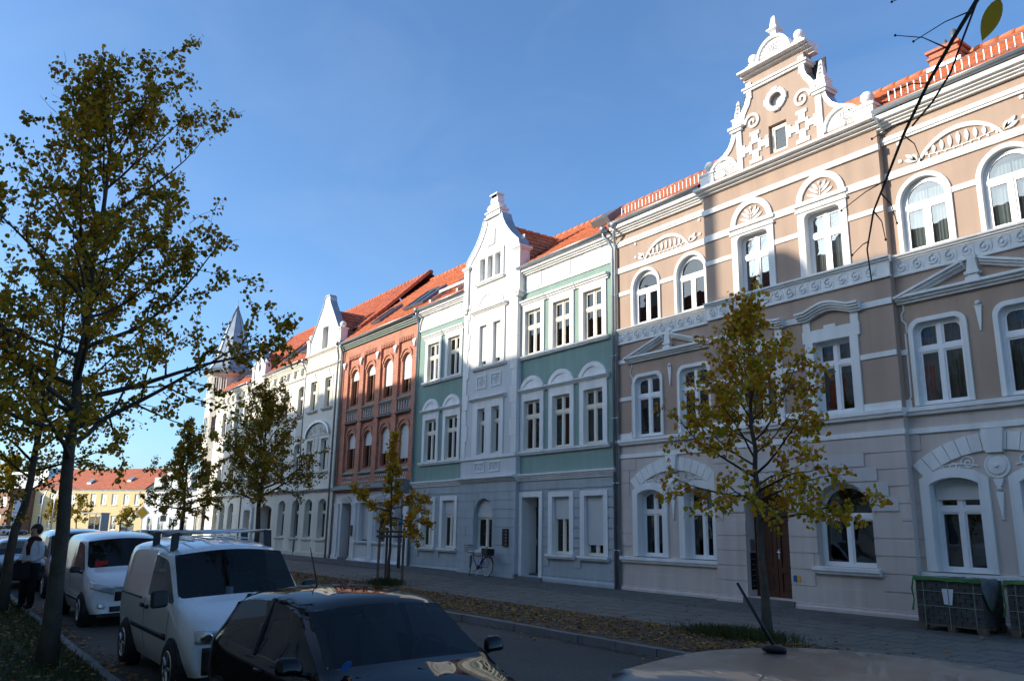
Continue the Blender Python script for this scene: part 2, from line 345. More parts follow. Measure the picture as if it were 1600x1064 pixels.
def sill(root, u0, u1, z0, z1, w1=.12, w0=0., m='whiteA', name='sill'):
    return MB().extr([(w0, z0), (w1 - .05, z0), (w1 - .03, z0 + (z1 - z0) * .35), (w1, z0 + (z1 - z0) * .45), (w1, z1 - .01), (w0 - .14, z1 + .01)], u0, u1).build(name, m, root)
def band(root, u0, u1, z0, z1, w1=.04, w0=0., m='whiteA', name='string_course'):
    return MB().fbox(u0, u1, z0, z1, w0, w1).build(name, m, root)
def cornice(root, u0, u1, z0, z1, w1, w0=0., m='whiteA', name='cornice', steps=4):
    pr = [(w0, z0)]; h = (z1 - z0)
    for i in range(steps):
        f = (i + .45) / steps; ww = w0 + (w1 - w0) * (.18 + .82 * ((i + 1) / steps) ** 1.3)
        pr += [(ww, z0 + h * i / steps), (ww, z0 + h * (i + .72) / steps)]
    pr += [(w1, z1), (w0, z1 + .02)]
    return MB().extr(pr, u0, u1).build(name, m, root)
def gutter(root, u0, u1, z, w, r=.09, m='zinc'):
    pr = [(w + r * math.cos(R(a)), z + r * math.sin(R(a))) for a in range(180, 361, 20)] + [(w + r + .015, z + .012), (w + r - .012, z + .012)] + [(w + (r - .012) * math.cos(R(a)), z + (r - .012) * math.sin(R(a))) for a in range(350, 190, -20)]
    return MB().extr(pr, u0, u1).build('gutter', m, root, True)
def tiles(name, o, A, B, la, lb, m, root, lo=None, hi=None, tw=.24, th=.34, amp=.022):
    """pantiles on a roof plane: o corner at eave, A unit along, B unit up slope; lo/hi give the along-range at slope position t"""
    o, A, B = Vector(o), Vector(A).normalized(), Vector(B).normalized(); N = A.cross(B).normalized()
    if N.z < 0: N = -N
    nr = max(1, round(lb / th)); th = lb / nr; g = MB(); seg = 4
    for r in range(nr):
        t0, t1 = r * th, (r + 1) * th + .02; a0 = lo(r * th + th / 2) if lo else 0; a1 = hi(r * th + th / 2) if hi else la
        if a1 - a0 < .05: continue
        n = max(1, int((a1 - a0) / tw * seg)); vs = []
        for i in range(n + 1):
            s_ = a0 + (a1 - a0) * i / n; ph = s_ / tw * 2 * math.pi; hh = amp * (.5 + .5 * math.sin(ph)) ** .7
            p = o + A * s_
            vs += [tuple(p + B * t0 + N * (hh + .005)), tuple(p + B * t0 + N * (hh + .038)), tuple(p + B * t1 + N * hh)]
        g.add(vs, [(3 * i, 3 * i + 3, 3 * i + 4, 3 * i + 1) for i in range(n)] + [(3 * i + 1, 3 * i + 4, 3 * i + 5, 3 * i + 2) for i in range(n)])
    ob = g.build(name, m, root, False, False, kind='stuff'); return ob
def shell_body(root, u0, u1, z0, z1, depth, m, floors):
    """closed back, sides and floors of a house so that the rooms behind the panes are real and dark"""
    b = MB(); b.box(u0 + .02, u0 + .2, Y0 + .3, Y0 + depth, z0, z1); b.box(u1 - .2, u1 - .02, Y0 + .3, Y0 + depth, z0, z1); b.box(u0 + .02, u1 - .02, Y0 + depth - .2, Y0 + depth, z0, z1)
    b.build('rear_wall', m, root)
    f = MB()
    for z in floors: f.box(u0 + .2, u1 - .2, Y0 + .3, Y0 + depth - .2, z - .15, z + .1)
    f.box(u0 + .2, u1 - .2, Y0 + 3.2, Y0 + 3.3, z0, z1 - .2)
    f.build('floor_slab', 'room', root)
def downpipe(root, u, w, z0, z1, r=.05, bend=None):
    g = MB(); P = [(u, Y0 - w, z0), (u, Y0 - w, z1)]
    if bend: P += [(u + bend[0] * .4, Y0 - w - bend[1] * .4, z1 + .25), (u + bend[0], Y0 - w - bend[1], z1 + .45), (u + bend[0], Y0 - w - bend[1], z1 + .62)]
    g.tube(P, r, 10)
    for z in np.arange(z0 + 1.2, z1, 2.0): g.tube([(u, Y0 - w, z), (u, Y0 - w, z + .04)], r + .012, 10)
    if bend: g.lathe([(.06, -.02), (.13, .12), (.13, .2)], (u + bend[0], Y0 - w - bend[1], z1 + .55), 10)
    return g.build('downpipe', 'zinc', root, True)
def relief_leaf(g, x, z, ang, ln, wd, w0, w1):
    d = (math.cos(R(ang)), math.sin(R(ang))); n = (-d[1], d[0])
    P = [(x, z)] + [(x + d[0] * ln * t + n[0] * wd * s, z + d[1] * ln * t + n[1] * wd * s) for t, s in ((.3, -.8), (.6, -1), (.85, -.6))] + [(x + d[0] * ln, z + d[1] * ln)] + [(x + d[0] * ln * t + n[0] * wd * s, z + d[1] * ln * t + n[1] * wd * s) for t, s in ((.85, .6), (.6, 1), (.3, .8))]
    g.prism(P, w0, w1)
def spiral(cx, cz, r0, r1, a0, a1, n=26): return [(cx + (r0 + (r1 - r0) * i / n) * math.cos(R(a0 + (a1 - a0) * i / n)), cz + (r0 + (r1 - r0) * i / n) * math.sin(R(a0 + (a1 - a0) * i / n))) for i in range(n + 1)]
def cutcourses(root, u0, u1, z0, z1, n, holes, m, w0=-.01, w1=.02, gap=.018, name='rustication_course'):
    """horizontal render courses, each its own piece, cut at openings; holes = [(u0,u1,z0,z1)]"""
    h = (z1 - z0) / n
    for i in range(n):
        a, b = z0 + i * h + gap / 2, z0 + (i + 1) * h - gap / 2; iv = [(u0, u1)]
        for hu0, hu1, hz0, hz1 in holes:
            if hz0 < b - .02 and hz1 > a + .02:
                nv = []
                for x0, x1 in iv:
                    if hu1 <= x0 or hu0 >= x1: nv.append((x0, x1)); continue
                    if hu0 > x0: nv.append((x0, hu0))
                    if hu1 < x1: nv.append((hu1, x1))
                iv = nv
        for x0, x1 in iv:
            if x1 - x0 > .04: MB().fbox(x0, x1, a, b, w0, w1).build(name, m, root)
# ================================================================ setting: ground, road, pavement
def sm(t): t = max(0, min(1, t)); return t * t * (3 - 2 * t)
def gz(x, y):
    r = .10 * sm((-19 - x) / 13) * sm((y - 10.4) / 6)
    if y < -1.5: z = .22
    elif y < 2.2: z = .22 - .12 * (y + 1.5) / 3.7
    elif y < 10.25: z = float(np.interp(y, [2.2, 2.35, 4.8, 6.4, 10.2, 10.25], [-.05, -.05, .03, .05, -.03, -.03]))
    else: z = float(np.interp(y, [10.25, 12.5, 17.41, 40], [.11, .165, .30, .30]))
    return z + r
def sheet(name, xs, ys, dz, m, kind='structure', parent=None):
    v = [(x, y, gz(x, y) + dz) for x in xs for y in ys]; k = len(ys)
    f = [(i * k + j, (i + 1) * k + j, (i + 1) * k + j + 1, i * k + j + 1) for i in range(len(xs) - 1) for j in range(k - 1)]
    return MB().add(v, f).build(name, m, parent, True, False, kind)
XS = list(np.arange(-66, 30.1, 1.5))
MB().add([(-900, -900, -.12), (900, -900, -.12), (900, 900, -.12), (-900, 900, -.12)], [(0, 1, 2, 3)]).build('ground', 'ground', None, kind='structure')
sheet('road', XS, [2.36, 3.2, 4, 4.8, 5.6, 6.4, 7.4, 8.4, 9.4, 10.22], 0, 'asphalt')
MB().add([(-300, -60, -.02), (-66, -60, -.02), (-66, 60, -.02), (-300, 60, -.02)], [(0, 1, 2, 3)]).build('crossing', 'ground', None, kind='structure')
sheet('verge', XS, [10.36, 10.8, 11.3, 11.9, 12.5, 12.62], .0, 'dirt')
sheet('pavement', XS, [12.55, 13.5, 14.5, 15.5], -.012, 'slab')
pav = bpy.data.objects['pavement']
sheet('cobble_strip', XS, [15.45, 16.2, 17.0, 17.5], .004, 'cobble')
sheet('grass_verge', XS, [-1.6, -.8, 0, .8, 1.6, 2.24], 0, 'grassg')
sheet('near_pavement', XS, [-5.2, -3.5, -1.6], .004, 'slab')
SLX, SLY = .5, .478
sb = MB(); sb.hexa([(-.243, -.232, -.03), (.243, -.232, -.03), (.243, .232, -.03), (-.243, .232, -.03), (-.238, -.227, .006), (.238, -.227, .006), (.238, .227, .006), (-.238, .227, .006)])
slab0 = sb.build('paving_slab', 'slab', pav); first = True
for j in range(6):
    for i in range(46):
        x = -28.2 + i * SLX + (j % 2) * .25; y = 12.82 + j * SLY
        rot = (math.atan(.0275) + rng.uniform(-.004, .004), rng.uniform(-.004, .004), rng.uniform(-.004, .004)); loc = (x, y, gz(x, y) + rng.uniform(-.002, .003))
        if first: slab0.location = loc; slab0.rotation_euler = rot; first = False
        else: inst(slab0, pav, loc, rot)
kb = thing('kerb', None, None); del_keys = None
kb['kind'] = 'structure'
k0 = MB(); k0.hexa([(-.495, -.075, -.2), (.495, -.075, -.2), (.495, .075, -.2), (-.495, .075, -.2), (-.49, -.06, .115), (.49, -.06, .115), (.49, .075, .12), (-.49, .075, .12)])
ks = k0.build('kerb_stone', 'kerb', kb); ks.location = (-5.5, 10.29, 0)
for i in range(1, 46): inst(ks, kb, (-5.5 - i, 10.29 + rng.uniform(-.008, .008), .10 * sm((-19 + 5.5 + i) / 13) * 0 + rng.uniform(-.006, .006)), (0, 0, rng.uniform(-.008, .008)))
MB().box(-66, -51, 10.215, 10.365, -.2, .118).build('kerb_run', 'kerb', kb)
MB().box(-4.98, 30, 10.215, 10.365, -.2, .118).build('kerb_run', 'kerb', kb)
nk = thing('near_kerb', None, None); nk['kind'] = 'structure'
ks2 = inst(ks, nk, (-8.5, 2.3, -.02), (0, 0, math.pi), name='kerb_stone')
for i in range(1, 26): inst(ks, nk, (-8.5 - i, 2.3 + rng.uniform(-.01, .01), -.02 + rng.uniform(-.008, .008)), (0, 0, math.pi + rng.uniform(-.01, .01)), name='kerb_stone')
MB().box(-7.98, 30, 2.225, 2.375, -.2, .10).build('kerb_run', 'kerb', nk); MB().box(-66, -34.02, 2.225, 2.375, -.2, .10).build('kerb_run', 'kerb', nk)

# ================================================================ house A: beige with the tall curved gable
GZ = .1
A = thing('gabled_house', 'beige three storey house with white scrolled gable, ball finials and brown arched door', 'house', (-11.9, 17.41, .28))
uL, uR, rL, rR = -18.45, -5.29, -14.55, -9.22
w2u = [-17.13, -15.29, -8.38, -6.6]; HW = .53
up_h = {0: [], 1: []}
def rc(c, h, v0, v1): return (c - h, c + h, v0, v1)
for si, (a, b) in enumerate(((uL, rL), (rR, uR))):
    hu, hg = [], []
    for c in w2u[2 * si:2 * si + 2]:
        hu += [outline(c - HW, c + HW, 8.25, 9.95, 'round', e=.05), outline(c - HW, c + HW, 4.74, 6.6, 'rc', .2, e=.05)]
        hg += [outline(c - .5, c + .5, 1.29, 3.2, 'seg', .13, e=.1)]
    MB().holed([(a, 4.65), (b, 4.65), (b, 11.6), (a, 11.6)], hu, 0, -.3, False).build('upper_wall', 'beige', A)
    MB().holed([(a, GZ), (b, GZ), (b, 4.65), (a, 4.65)], hg, 0, -.3, False).build('ground_floor_wall', 'beigeG', A)
    cm = sum(w2u[2 * si:2 * si + 2]) / 2
    for k, c in enumerate(w2u[2 * si:2 * si + 2]):
        # second floor, round arched
        surround(A, c - HW, c + HW, 8.25, 9.95, .10, 'round', w1=.05, w0=-.17)
        window(A, c - HW, c + HW, 8.25, 9.95, 'round', tr=9.33, onetop=True, w=-.07, curt=('full' if si else None))
        # first floor, rounded corners
        surround(A, c - HW, c + HW, 4.76, 6.6, .10, 'rc', .2, w1=.05, w0=-.17)
        window(A, c - HW, c + HW, 4.76, 6.6, 'rc', .16, tr=6.0, w=-.07, curt=('full' if (si or k) else None))
        # ground floor, segmental
        surround(A, c - .5, c + .5, 1.29, 3.2, .2, 'seg', .13, w1=.06, w0=-.22)
        window(A, c - .5, c + .5, 1.29, 3.2, 'seg', .13, tr=2.55, w=-.2, shut=(2.75 if (si == 1 and k == 0) else None))
    # ground floor: two windows under one flat arch with scrollwork
    sill(A, a + .02, b - .02 if si == 0 else b, 1.1, 1.27, .12)
    g = MB(); r = 2.75; cz = 4.08 - r; an = math.degrees(math.asin(1.72 / r))
    n = 14; outer = arc(cm, cz, r, 90 - an, 90 + an, n); innr = arc(cm, cz, r - .36, 90 - an * .98, 90 + an * .98, n)
    for i in range(n):
        f0, f1 = .03, .97; L = lambda p, q, t: (p[0] + (q[0] - p[0]) * t, p[1] + (q[1] - p[1]) * t)
        st = MB().prism([L(innr[i], innr[i + 1], f0), L(outer[i], outer[i + 1], f0), L(outer[i], outer[i + 1], f1), L(innr[i], innr[i + 1], f1)], 0, .05); st.build('voussoir', 'whiteA', A)
    MB().prism([(cm - .15, 3.66), (cm + .15, 3.66), (cm + .21, 4.14), (cm - .21, 4.14)], 0, .11).build('keystone', 'whiteA', A)
    g = MB()
    for sgn in (-1, 1):
        g = MB()
        for (sx, sz, r0, a0, a1) in ((.55, 3.48, .15, 0, 560), (.85, 3.42, .12, 180, 700), (1.12, 3.38, .08, 0, 500)):
            P = spiral(0, 0, r0, .02, a0, a1, 22); g.tube([(cm + sgn * (sx + x), Y0 - .015, sz + z) for x, z in P], .016, 5)
        g.tube([(cm + sgn * t, Y0 - .015, 3.30 + .17 * math.sin(t * 2.0)) for t in np.linspace(.35, 1.4, 14)], .017, 5)
        g.build('scrollwork', 'whiteA', A)
    g = MB(); g.lathe([(.25, 0), (.25, .03), (.2, .035), (.2, .02), (.17, .05), (.05, .06), (.03, .09)], (cm, Y0, 3.40), 20, 'y'); g.build('medallion', 'whiteA', A)
    g = MB(); g.prism([(cm - .1, 3.14), (cm + .1, 3.14), (cm + .05, 3.0), (cm - .05, 3.0)], 0, .05); g.ball((cm, Y0 - .03, 2.95), .05, 10, 6); g.prism([(cm - .07, 2.88), (cm + .07, 2.88), (cm + .012, 2.4), (cm - .012, 2.4)], 0, .04); g.ball((cm, Y0 - .02, 2.36), .03, 8, 5); g.build('pendant', 'whiteA', A)
    # first floor: broken pediment with urn, hanging pendant, ear strips
    p0, p1 = cm - 1.78, cm + 1.70
    p0, p1 = max(p0, a + .02) if si == 1 else p0, min(p1, b - .02) if si == 0 else p1
    cornice(A, p0, p1, 7.08, 7.26, .2, name='pediment_base', steps=3)
    for sgn, e in ((-1, p0), (1, p1)):
        x0, z0, x1, z1 = e, 7.24, cm + sgn * .2, 7.72; d = Vector((x1 - x0, z1 - z0)).normalized(); nrm = (-d.y * sgn * -1, d.x * sgn * -1); g = MB()
        if nrm[1] > 0: nrm = (-nrm[0], -nrm[1])
        for t0, t1, ww in ((0, .05, .22), (.05, .1, .17), (.1, .15, .1)):
            q = lambda x, z, t: (x + nrm[0] * t, z + nrm[1] * t)
            P = [q(x0, z0, t0), q(x1, z1, t0), q(x1, z1, t1), q(x0, z0, t1)]
            g.prism(P, 0, ww)
        g.build('pediment_slope', 'whiteA', A)
    g = MB()
    for z0, z1, h0, h1, ww in ((7.26, 7.34, .15, .13, .16), (7.34, 7.40, .1, .1, .12), (7.40, 7.46, .15, .15, .16), (7.46, 7.74, .12, .08, .12), (7.74, 7.82, .1, .1, .12)):
        g.prism([(cm - h0, z0), (cm + h0, z0), (cm + h1, z1), (cm - h1, z1)], 0, ww)
    g.build('urn', 'whiteA', A)
    g = MB(); g.ball((cm, Y0 - .03, 6.78), .055, 10, 6); g.prism([(cm - .07, 6.72), (cm + .07, 6.72), (cm + .015, 6.22), (cm - .015, 6.22)], 0, .035); g.prism([(cm - .08, 6.7), (cm + .08, 6.7), (cm + .08, 6.73), (cm - .08, 6.73)], 0, .045); g.ball((cm, Y0 - .02, 6.2), .025, 8, 5); g.build('pendant', 'whiteA', A)
    for sgn in (-1, 1):
        x = cm + sgn * 1.6
        P = [(x, 7.08), (x + sgn * -.02, 6.95), (x + sgn * .05, 6.85), (x + sgn * .05, 6.72), (x - sgn * .04, 6.62), (x - sgn * .04, 6.42), (x + sgn * .0, 6.40), (x, 4.98), (x + sgn * .05, 4.92)]
        if a + .03 < x < b - .03: MB().tube([(u, Y0 - .01, v) for u, v in P], .022, 5).build('ear_strip', 'whiteA', A)
        # string pieces outside the strips
        e0, e1 = (a, x) if sgn < 0 else (x, b)
        if e1 - e0 > .05: band(A, e0, e1, 5.93, 6.05, .03); band(A, e0, e1, 7.13, 7.25, .03); band(A, e0, e1, 4.64, 4.92, .03)
    sill(A, a, b, 4.56, 4.74, .13, name='sill_course'); band(A, a, b, 4.16, 4.28, .045)
    # second floor bands and reliefs
    cornice(A, a, b, 8.1, 8.25, .12, name='sill_course', steps=3); fz = band(A, a, b, 7.8, 8.1, .03, name='frieze'); band(A, a, b, 7.75, 7.80, .06)
    xs = np.arange(a + .2, b - .1, .36)
    for x in xs:
        if 'ROS' not in globals():
            g = MB(); P = spiral(0, 0, .12, .025, 90, 560, 22); g.tube([(u, -.012, v) for u, v in P], .028, 5); g.ball((0, -.015, 0), .04, 8, 5)
            g.tube([(.12 + .03 * math.sin(t * 3), -.003, -.13 + .26 * t) for t in np.linspace(0, 1, 5)], .012, 4)
            ROS = g.build('rosette', 'whiteA'); ROS.parent = fz; ROS.location = (x + 11.9, -.03, 7.95 - .28)
        else: inst(ROS, fz, (x, Y0 - .03, 7.95))
    for c in w2u[2 * si:2 * si + 2]: pass
    c0, c1 = w2u[2 * si], w2u[2 * si + 1]
    for x0, x1 in ((a, c0 - HW - .08), (c0 + HW + .08, c1 - HW - .08), (c1 + HW + .08, b)): band(A, x0, x1, 9.35, 9.48, .03)
    band(A, a, b, 10.12, 10.30, .045); MB().fbox(a, b, 10.16, 10.19, .02, .06).build('string_course', 'whiteA', A)
    band(A, a, b, 11.02, 11.2, .05); MB().fbox(a, b, 11.08, 11.13, .03, .075).build('string_course', 'whiteA', A)
    g = MB(); r = 1.05; cz = 10.86 - r; an = 62
    P = arc(cm, cz, r, 90 - an, 90 + an, 18); g.strip(P, [.05 + .055 * math.sin(math.pi * i / 18) for i in range(19)], 0, .05)
    for i in range(9):
        t = -.72 + 1.44 * i / 8; h = .30 * (1 - (t / .95) ** 2); relief_leaf(g, cm + t, 10.40, 90, h, .045, 0, .035)
        relief_leaf(g, cm + t + .05, 10.40, -70, .07, .025, 0, .03)
    g.strip([(cm + t, 10.40 - .06 * (t / .8) ** 2 * -1 - .02) for t in np.linspace(.85, -.85, 14)], .02, 0, .025)
    g.build('arch_relief', 'whiteA', A)
    for sgn in (-1, 1):
        ex, ez = cm + sgn * .93, 10.36; g = MB()
        for da, ln in ((18, .30), (42, .34), (66, .2)): relief_leaf(g, ex, ez, 90 - sgn * (90 - da), ln, .05, 0, .045)
        g.build('leaf_spray', 'whiteA', A)
        for zz in (10.9, 10.45): g = MB(); relief_leaf(g, cm + sgn * 1.36, zz, 90 + sgn * 40, .1, .05, 0, .03); g.build('corner_leaf', 'whiteA', A)
    cornice(A, a, b, 11.42, 11.64, .30, name='cornice', steps=4)
    gutter(A, a + .02, b - .02, 11.80, .32)
    MB().extr([(0, 11.64), (.30, 11.645), (.30, 11.72), (0, 11.75)], a, b).build('eaves_board', 'zincd', A)
    # render courses on the ground floor
    ho = [rc(c, .70, 1.0, 3.32) for c in w2u[2 * si:2 * si + 2]] + [(cm - 1.78, cm + 1.78, 3.3, 3.66), (cm - 1.5, cm + 1.5, 3.6, 3.9), (cm - 1.05, cm + 1.05, 3.85, 4.14), (a, b, 1.08, 1.28), (cm - .25, cm + .25, 1, 4)]
    cutcourses(A, a + .001, b - .001, .45, 4.16, 10, ho, 'beigeG')
    MB().extr([(0, .05), (.08, .05), (.08, .36), (.05, .40), (.05, .44), (0, .46)], a, b).build('plinth', 'beigeG', A)
# --- middle bay
rw = .2
rc_ = [-12.9, -10.8]; hw = .49
ho = []
for c in rc_: ho += [outline(c - hw, c + hw, 8.25, 9.9, 'rc', .15, e=.03), outline(c - hw, c + hw, 4.78, 6.55, e=.03)]
MB().holed([(rL, 4.65), (rR, 4.65), (rR, 11.62), (rL, 11.62)], ho, rw, -.15).build('upper_wall', 'beige', A)
dc, dh = -12.95, .64; gc, gh = -10.83, .71
MB().holed([(rL, GZ), (rR, GZ), (rR, 4.65), (rL, 4.65)], [outline(dc - dh, dc + dh, .46, 3.1, 'round'), outline(gc - gh, gc + gh, 1.29, 3.16, 'round')], rw, -.35).build('ground_floor_wall', 'beigeG', A)
for k, c in enumerate(rc_):
    o = [(c - .68, 8.2), (c + .68, 8.2), (c + .68, 10.2), (c - .68, 10.2)]
    MB().holed(o, [outline(c - hw, c + hw, 8.25, 9.9, 'rc', .15)], rw + .045, rw - .3).build('window_surround', 'whiteA', A)
    window(A, c - hw, c + hw, 8.25, 9.9, 'rc', .12, tr=9.31, w=rw - .15, curt=('full' if k else None))
    g = MB(); g.fbox(c - .72, c + .72, 9.96, 10.02, rw, rw + .08); g.fbox(c - .74, c + .74, 10.12, 10.22, rw, rw + .1); g.build('impost', 'whiteA', A)
    MB().prism(arc(c, 10.2, .52, 0, 180, 16), rw, rw + .01).build('lunette_field', 'beige', A)
    g = MB(); P = arc(c, 10.2, .52, 180, 0, 18); g.strip(P, .16, rw, rw + .06); g.build('lunette', 'whiteA', A)
    g = MB(); g.tube([(c, Y0 - rw - .02, 10.22), (c, Y0 - rw - .02, 10.58)], .014, 5); g.ball((c, Y0 - rw - .02, 10.6), .05, 9, 6)
    for sgn in (-1, 1):
        for zz, an, ln in ((10.25, 22, .36), (10.33, 38, .34), (10.42, 52, .26)): relief_leaf(g, c + sgn * .03, zz, 90 - sgn * (90 - an), ln, .04, rw + .01, rw + .04)
    g.build('plant_relief', 'whiteA', A)
    # first floor
    t = .22
    MB().holed([(c - .70, 4.7), (c + .70, 4.7), (c + .70, 6.55), (c + .76, 6.55), (c + .76, 6.85), (c + .16, 6.85), (c + .16, 6.93), (c - .16, 6.93), (c - .16, 6.85), (c - .76, 6.85), (c - .76, 6.55), (c - .70, 6.55)], [outline(c - hw, c + hw, 4.78, 6.55)], rw + .05, rw - .3).build('window_surround', 'whiteA', A)
    window(A, c - hw, c + hw, 4.78, 6.55, tr=5.99, w=rw - .15, curt=('top' if k else None))
    g = MB()
    for sgn in (-1, 1): g.fbox(c + sgn * .64 - .1, c + sgn * .64 + .1, 6.85, 7.15, rw, rw + .04)
    g.build('pediment_strip', 'whiteA', A)
    g = MB()
    for i, (dz, ww) in enumerate(((0, .10), (.055, .15), (.11, .20), (.165, .24))):
        top = [(c + x, 7.10 + dz + .16 * max(0, math.cos(x / .62 * math.pi / 2)) ** 1.3 if abs(x) < .62 else 7.10 + dz) for x in np.linspace(-.84, .84, 21)]
        for (x0, z0), (x1, z1) in zip(top[:-1], top[1:]): g.prism([(x0, z0), (x1, z1), (x1, z1 + .053), (x0, z0 + .053)], rw, rw + ww)
    g.build('curved_pediment', 'whiteA', A)
for x0, x1 in ((rL, rc_[0] - .84), (rc_[0] + .84, rc_[1] - .84), (rc_[1] + .84, rR)): band(A, x0, x1, 7.12, 7.26, rw + .04, rw)
for x0, x1 in ((rL, rc_[0] - .70), (rc_[0] + .70, rc_[1] - .70), (rc_[1] + .70, rR)):
    band(A, x0, x1, 5.93, 6.05, rw + .03, rw); band(A, x0, x1, 4.6, 4.9, rw + .03, rw); band(A, x0, x1, 10.05, 10.24, rw + .045, rw); band(A, x0, x1, 9.35, 9.48, rw + .03, rw)
cornice(A, rL - .05, rR + .05, 8.1, 8.25, rw + .13, rw - .02, name='sill_course', steps=3); fz = band(A, rL - .01, rR + .01, 7.8, 8.1, rw + .03, rw - .02, name='frieze'); band(A, rL - .03, rR + .03, 7.75, 7.80, rw + .06, rw - .02)
for x in np.arange(rL + .2, rR - .1, .36): inst(ROS, fz, (x, Y0 - rw - .03, 7.95))
sill(A, rL - .05, rR + .05, 4.56, 4.74, rw + .13, rw - .02, name='sill_course'); band(A, rL - .03, rR + .03, 4.16, 4.28, rw + .045, rw - .02)
band(A, rL - .03, rR + .03, 10.87, 11.02, rw + .06, rw - .02)
cornice(A, rL - .1, rR + .1, 11.33, 11.64, rw + .32, rw - .25, steps=5)
ho = [(dc - dh, dc + dh, .3, 2.55), (dc - .6, dc + .6, 2.5, 2.85), (dc - .42, dc + .42, 2.8, 3.12), (gc - gh, gc + gh, 1.15, 2.55), (gc - .62, gc + .62, 2.5, 2.85), (gc - .42, gc + .42, 2.8, 3.16), (gc - gh - .12, gc + gh + .12, 1.1, 1.28)]
steps = [(2.52, 2.82, 1.34), (2.85, 3.15, 1.14), (3.18, 3.48, .9), (3.51, 3.8, .62)]
for c in (dc, gc):
    ho += [(c - hh, c + hh, z0 - .01, z1 + .01) for z0, z1, hh in steps]
    for i, (z0, z1, hh) in enumerate(steps):
        for sgn in (-1, 1):
            hx = min(hh, 1.04) if (c == dc) == (sgn > 0) else hh
            zz = z0 - (3.1 - dh if c == dc else 3.16 - gh); rr = (dh if c == dc else gh) + .02
            inn = [(c + sgn * (math.sqrt(max(0, rr * rr - (zz + q) ** 2)) if zz + q < rr else 0), z0 + q) for q in np.linspace(z1 - z0, 0, 8)]
            MB().prism([(c + sgn * hx, z0), (c + sgn * hx, z1)] + inn, rw, rw + .03).build('arch_block', 'pale', A)
cutcourses(A, rL + .001, rR - .001, .45, 4.16, 10, ho, 'beigeG', rw - .01, rw + .02)
g = MB(); e = [(rw, .05), (rw + .08, .05), (rw + .08, .36), (rw + .05, .40), (rw + .05, .44), (rw, .46)]
g.extr(e, rL - .02, dc - dh); g.extr(e, dc + dh, rR + .02); g.build('plinth', 'beigeG', A)
window(A, gc - gh, gc + gh, 1.29, 3.16, 'round', tr=2.40, onetop=True, w=rw - .2)
sill(A, gc - gh - .12, gc + gh + .12, 1.12, 1.28, rw + .13, rw)
# door
dw = rw - .34
g = MB(); g.holed(outline(dc - dh + .003, dc + dh - .003, .44, 3.097, 'round'), [outline(dc - dh + .08, dc + dh - .08, .44, 3.02, 'round')], dw, dw - .1); g.build('door_frame', 'doorbrown', A)
for sgn in (-1, 1):
    u0, u1 = (dc - dh + .08, dc - .01) if sgn < 0 else (dc + .01, dc + dh - .08)
    g = MB(); fr = clip(outline(dc - dh + .08, dc + dh - .08, .46, 3.02, 'round'), u0, u1, .46, 3.1)
    pn = [[(u0 + .1, .6), (u1 - .1, .6), (u1 - .1, 1.05), (u0 + .1, 1.05)], [(u0 + .1, 1.18), (u1 - .1, 1.18), (u1 - .1, 2.25), (u0 + .1, 2.25)]]
    g.holed(fr, pn, dw - .03, dw - .06)
    for p in pn: g.prism(shrink(p, .0), dw - .075, dw - .06); g.prism(shrink(p, .05), dw - .06, dw - .045)
    d = g.build('door', 'doorbrown', A)
    if sgn > 0:
        h = MB(); h.fbox(u0 + .02, u0 + .06, 1.38, 1.62, dw - .03, dw - .02); h.tube([(u0 + .04, Y0 - dw + .02, 1.55), (u0 + .04, Y0 - dw - .04, 1.55), (u0 + .13, Y0 - dw - .04, 1.55)], .01, 6); h.build('handle', 'chrome', d)
MB().fbox(dc - dh - .1, dc + dh + .1, .2, .44, -.4, rw + .12).build('doorstep', 'kerb', A)
MB().box(dc - dh - .005, dc - dh + .03, Y0 - rw + .12, Y0 - rw + .3, .62, 1.52).build('letter_box', 'black', A)
g = MB()
for i in range(6): g.box(dc - dh + .028, dc - dh + .036, Y0 - rw + .14, Y0 - rw + .28, .70 + i * .13, .72 + i * .13)
g.build('letter_flap', 'alu', bpy.data.objects['letter_box'])
MB().box(dc - dh - .005, dc - dh + .03, Y0 - rw + .12, Y0 - rw + .28, 1.56, 1.84).build('intercom', 'alu', A)
MB().fbox(-12.24, -12.15, .90, 1.04, rw, rw + .035).build('blue_plate', 'bluep', A); MB().fbox(-12.14, -12.05, .90, 1.04, rw, rw + .035).build('yellow_plate', 'yellow', A)
# --- gable
gcx = -11.9
half = [(2.65, 11.6), (2.65, 12.08), (2.22, 12.08), (2.14, 12.22), (1.98, 12.36), (1.78, 12.45), (1.62, 12.58), (1.52, 12.74), (1.46, 12.9), (1.44, 13.06), (1.16, 13.10), (1.17, 13.28), (1.13, 13.43), (1.05, 13.56), (.96, 13.68), (.91, 13.84), (.90, 14.42)]
poly = [(gcx + x, z) for x, z in half] + [(gcx - x, z) for x, z in reversed(half)]
win = [(gcx - .30, 11.92), (gcx + .26, 11.92), (gcx + .26, 12.74), (gcx - .30, 12.74)]; ovh = arc(gcx, 13.42, .2, 0, 342, 19)
GW = MB().holed(poly, [win, ovh], rw, rw - .35).build('gable', 'beige', A)
MB().prism([(gcx - .3, 13.1), (gcx + .3, 13.1), (gcx + .3, 13.75), (gcx - .3, 13.75)], rw - .15, rw - .12).build('niche_back', 'whiteA', GW)
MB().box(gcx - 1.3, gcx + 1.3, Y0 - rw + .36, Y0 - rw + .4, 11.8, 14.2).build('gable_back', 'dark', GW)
window(A, gcx - .29, gcx + .25, 11.93, 12.73, w=rw - .1, cols=1, fm='ivory', curt='full')
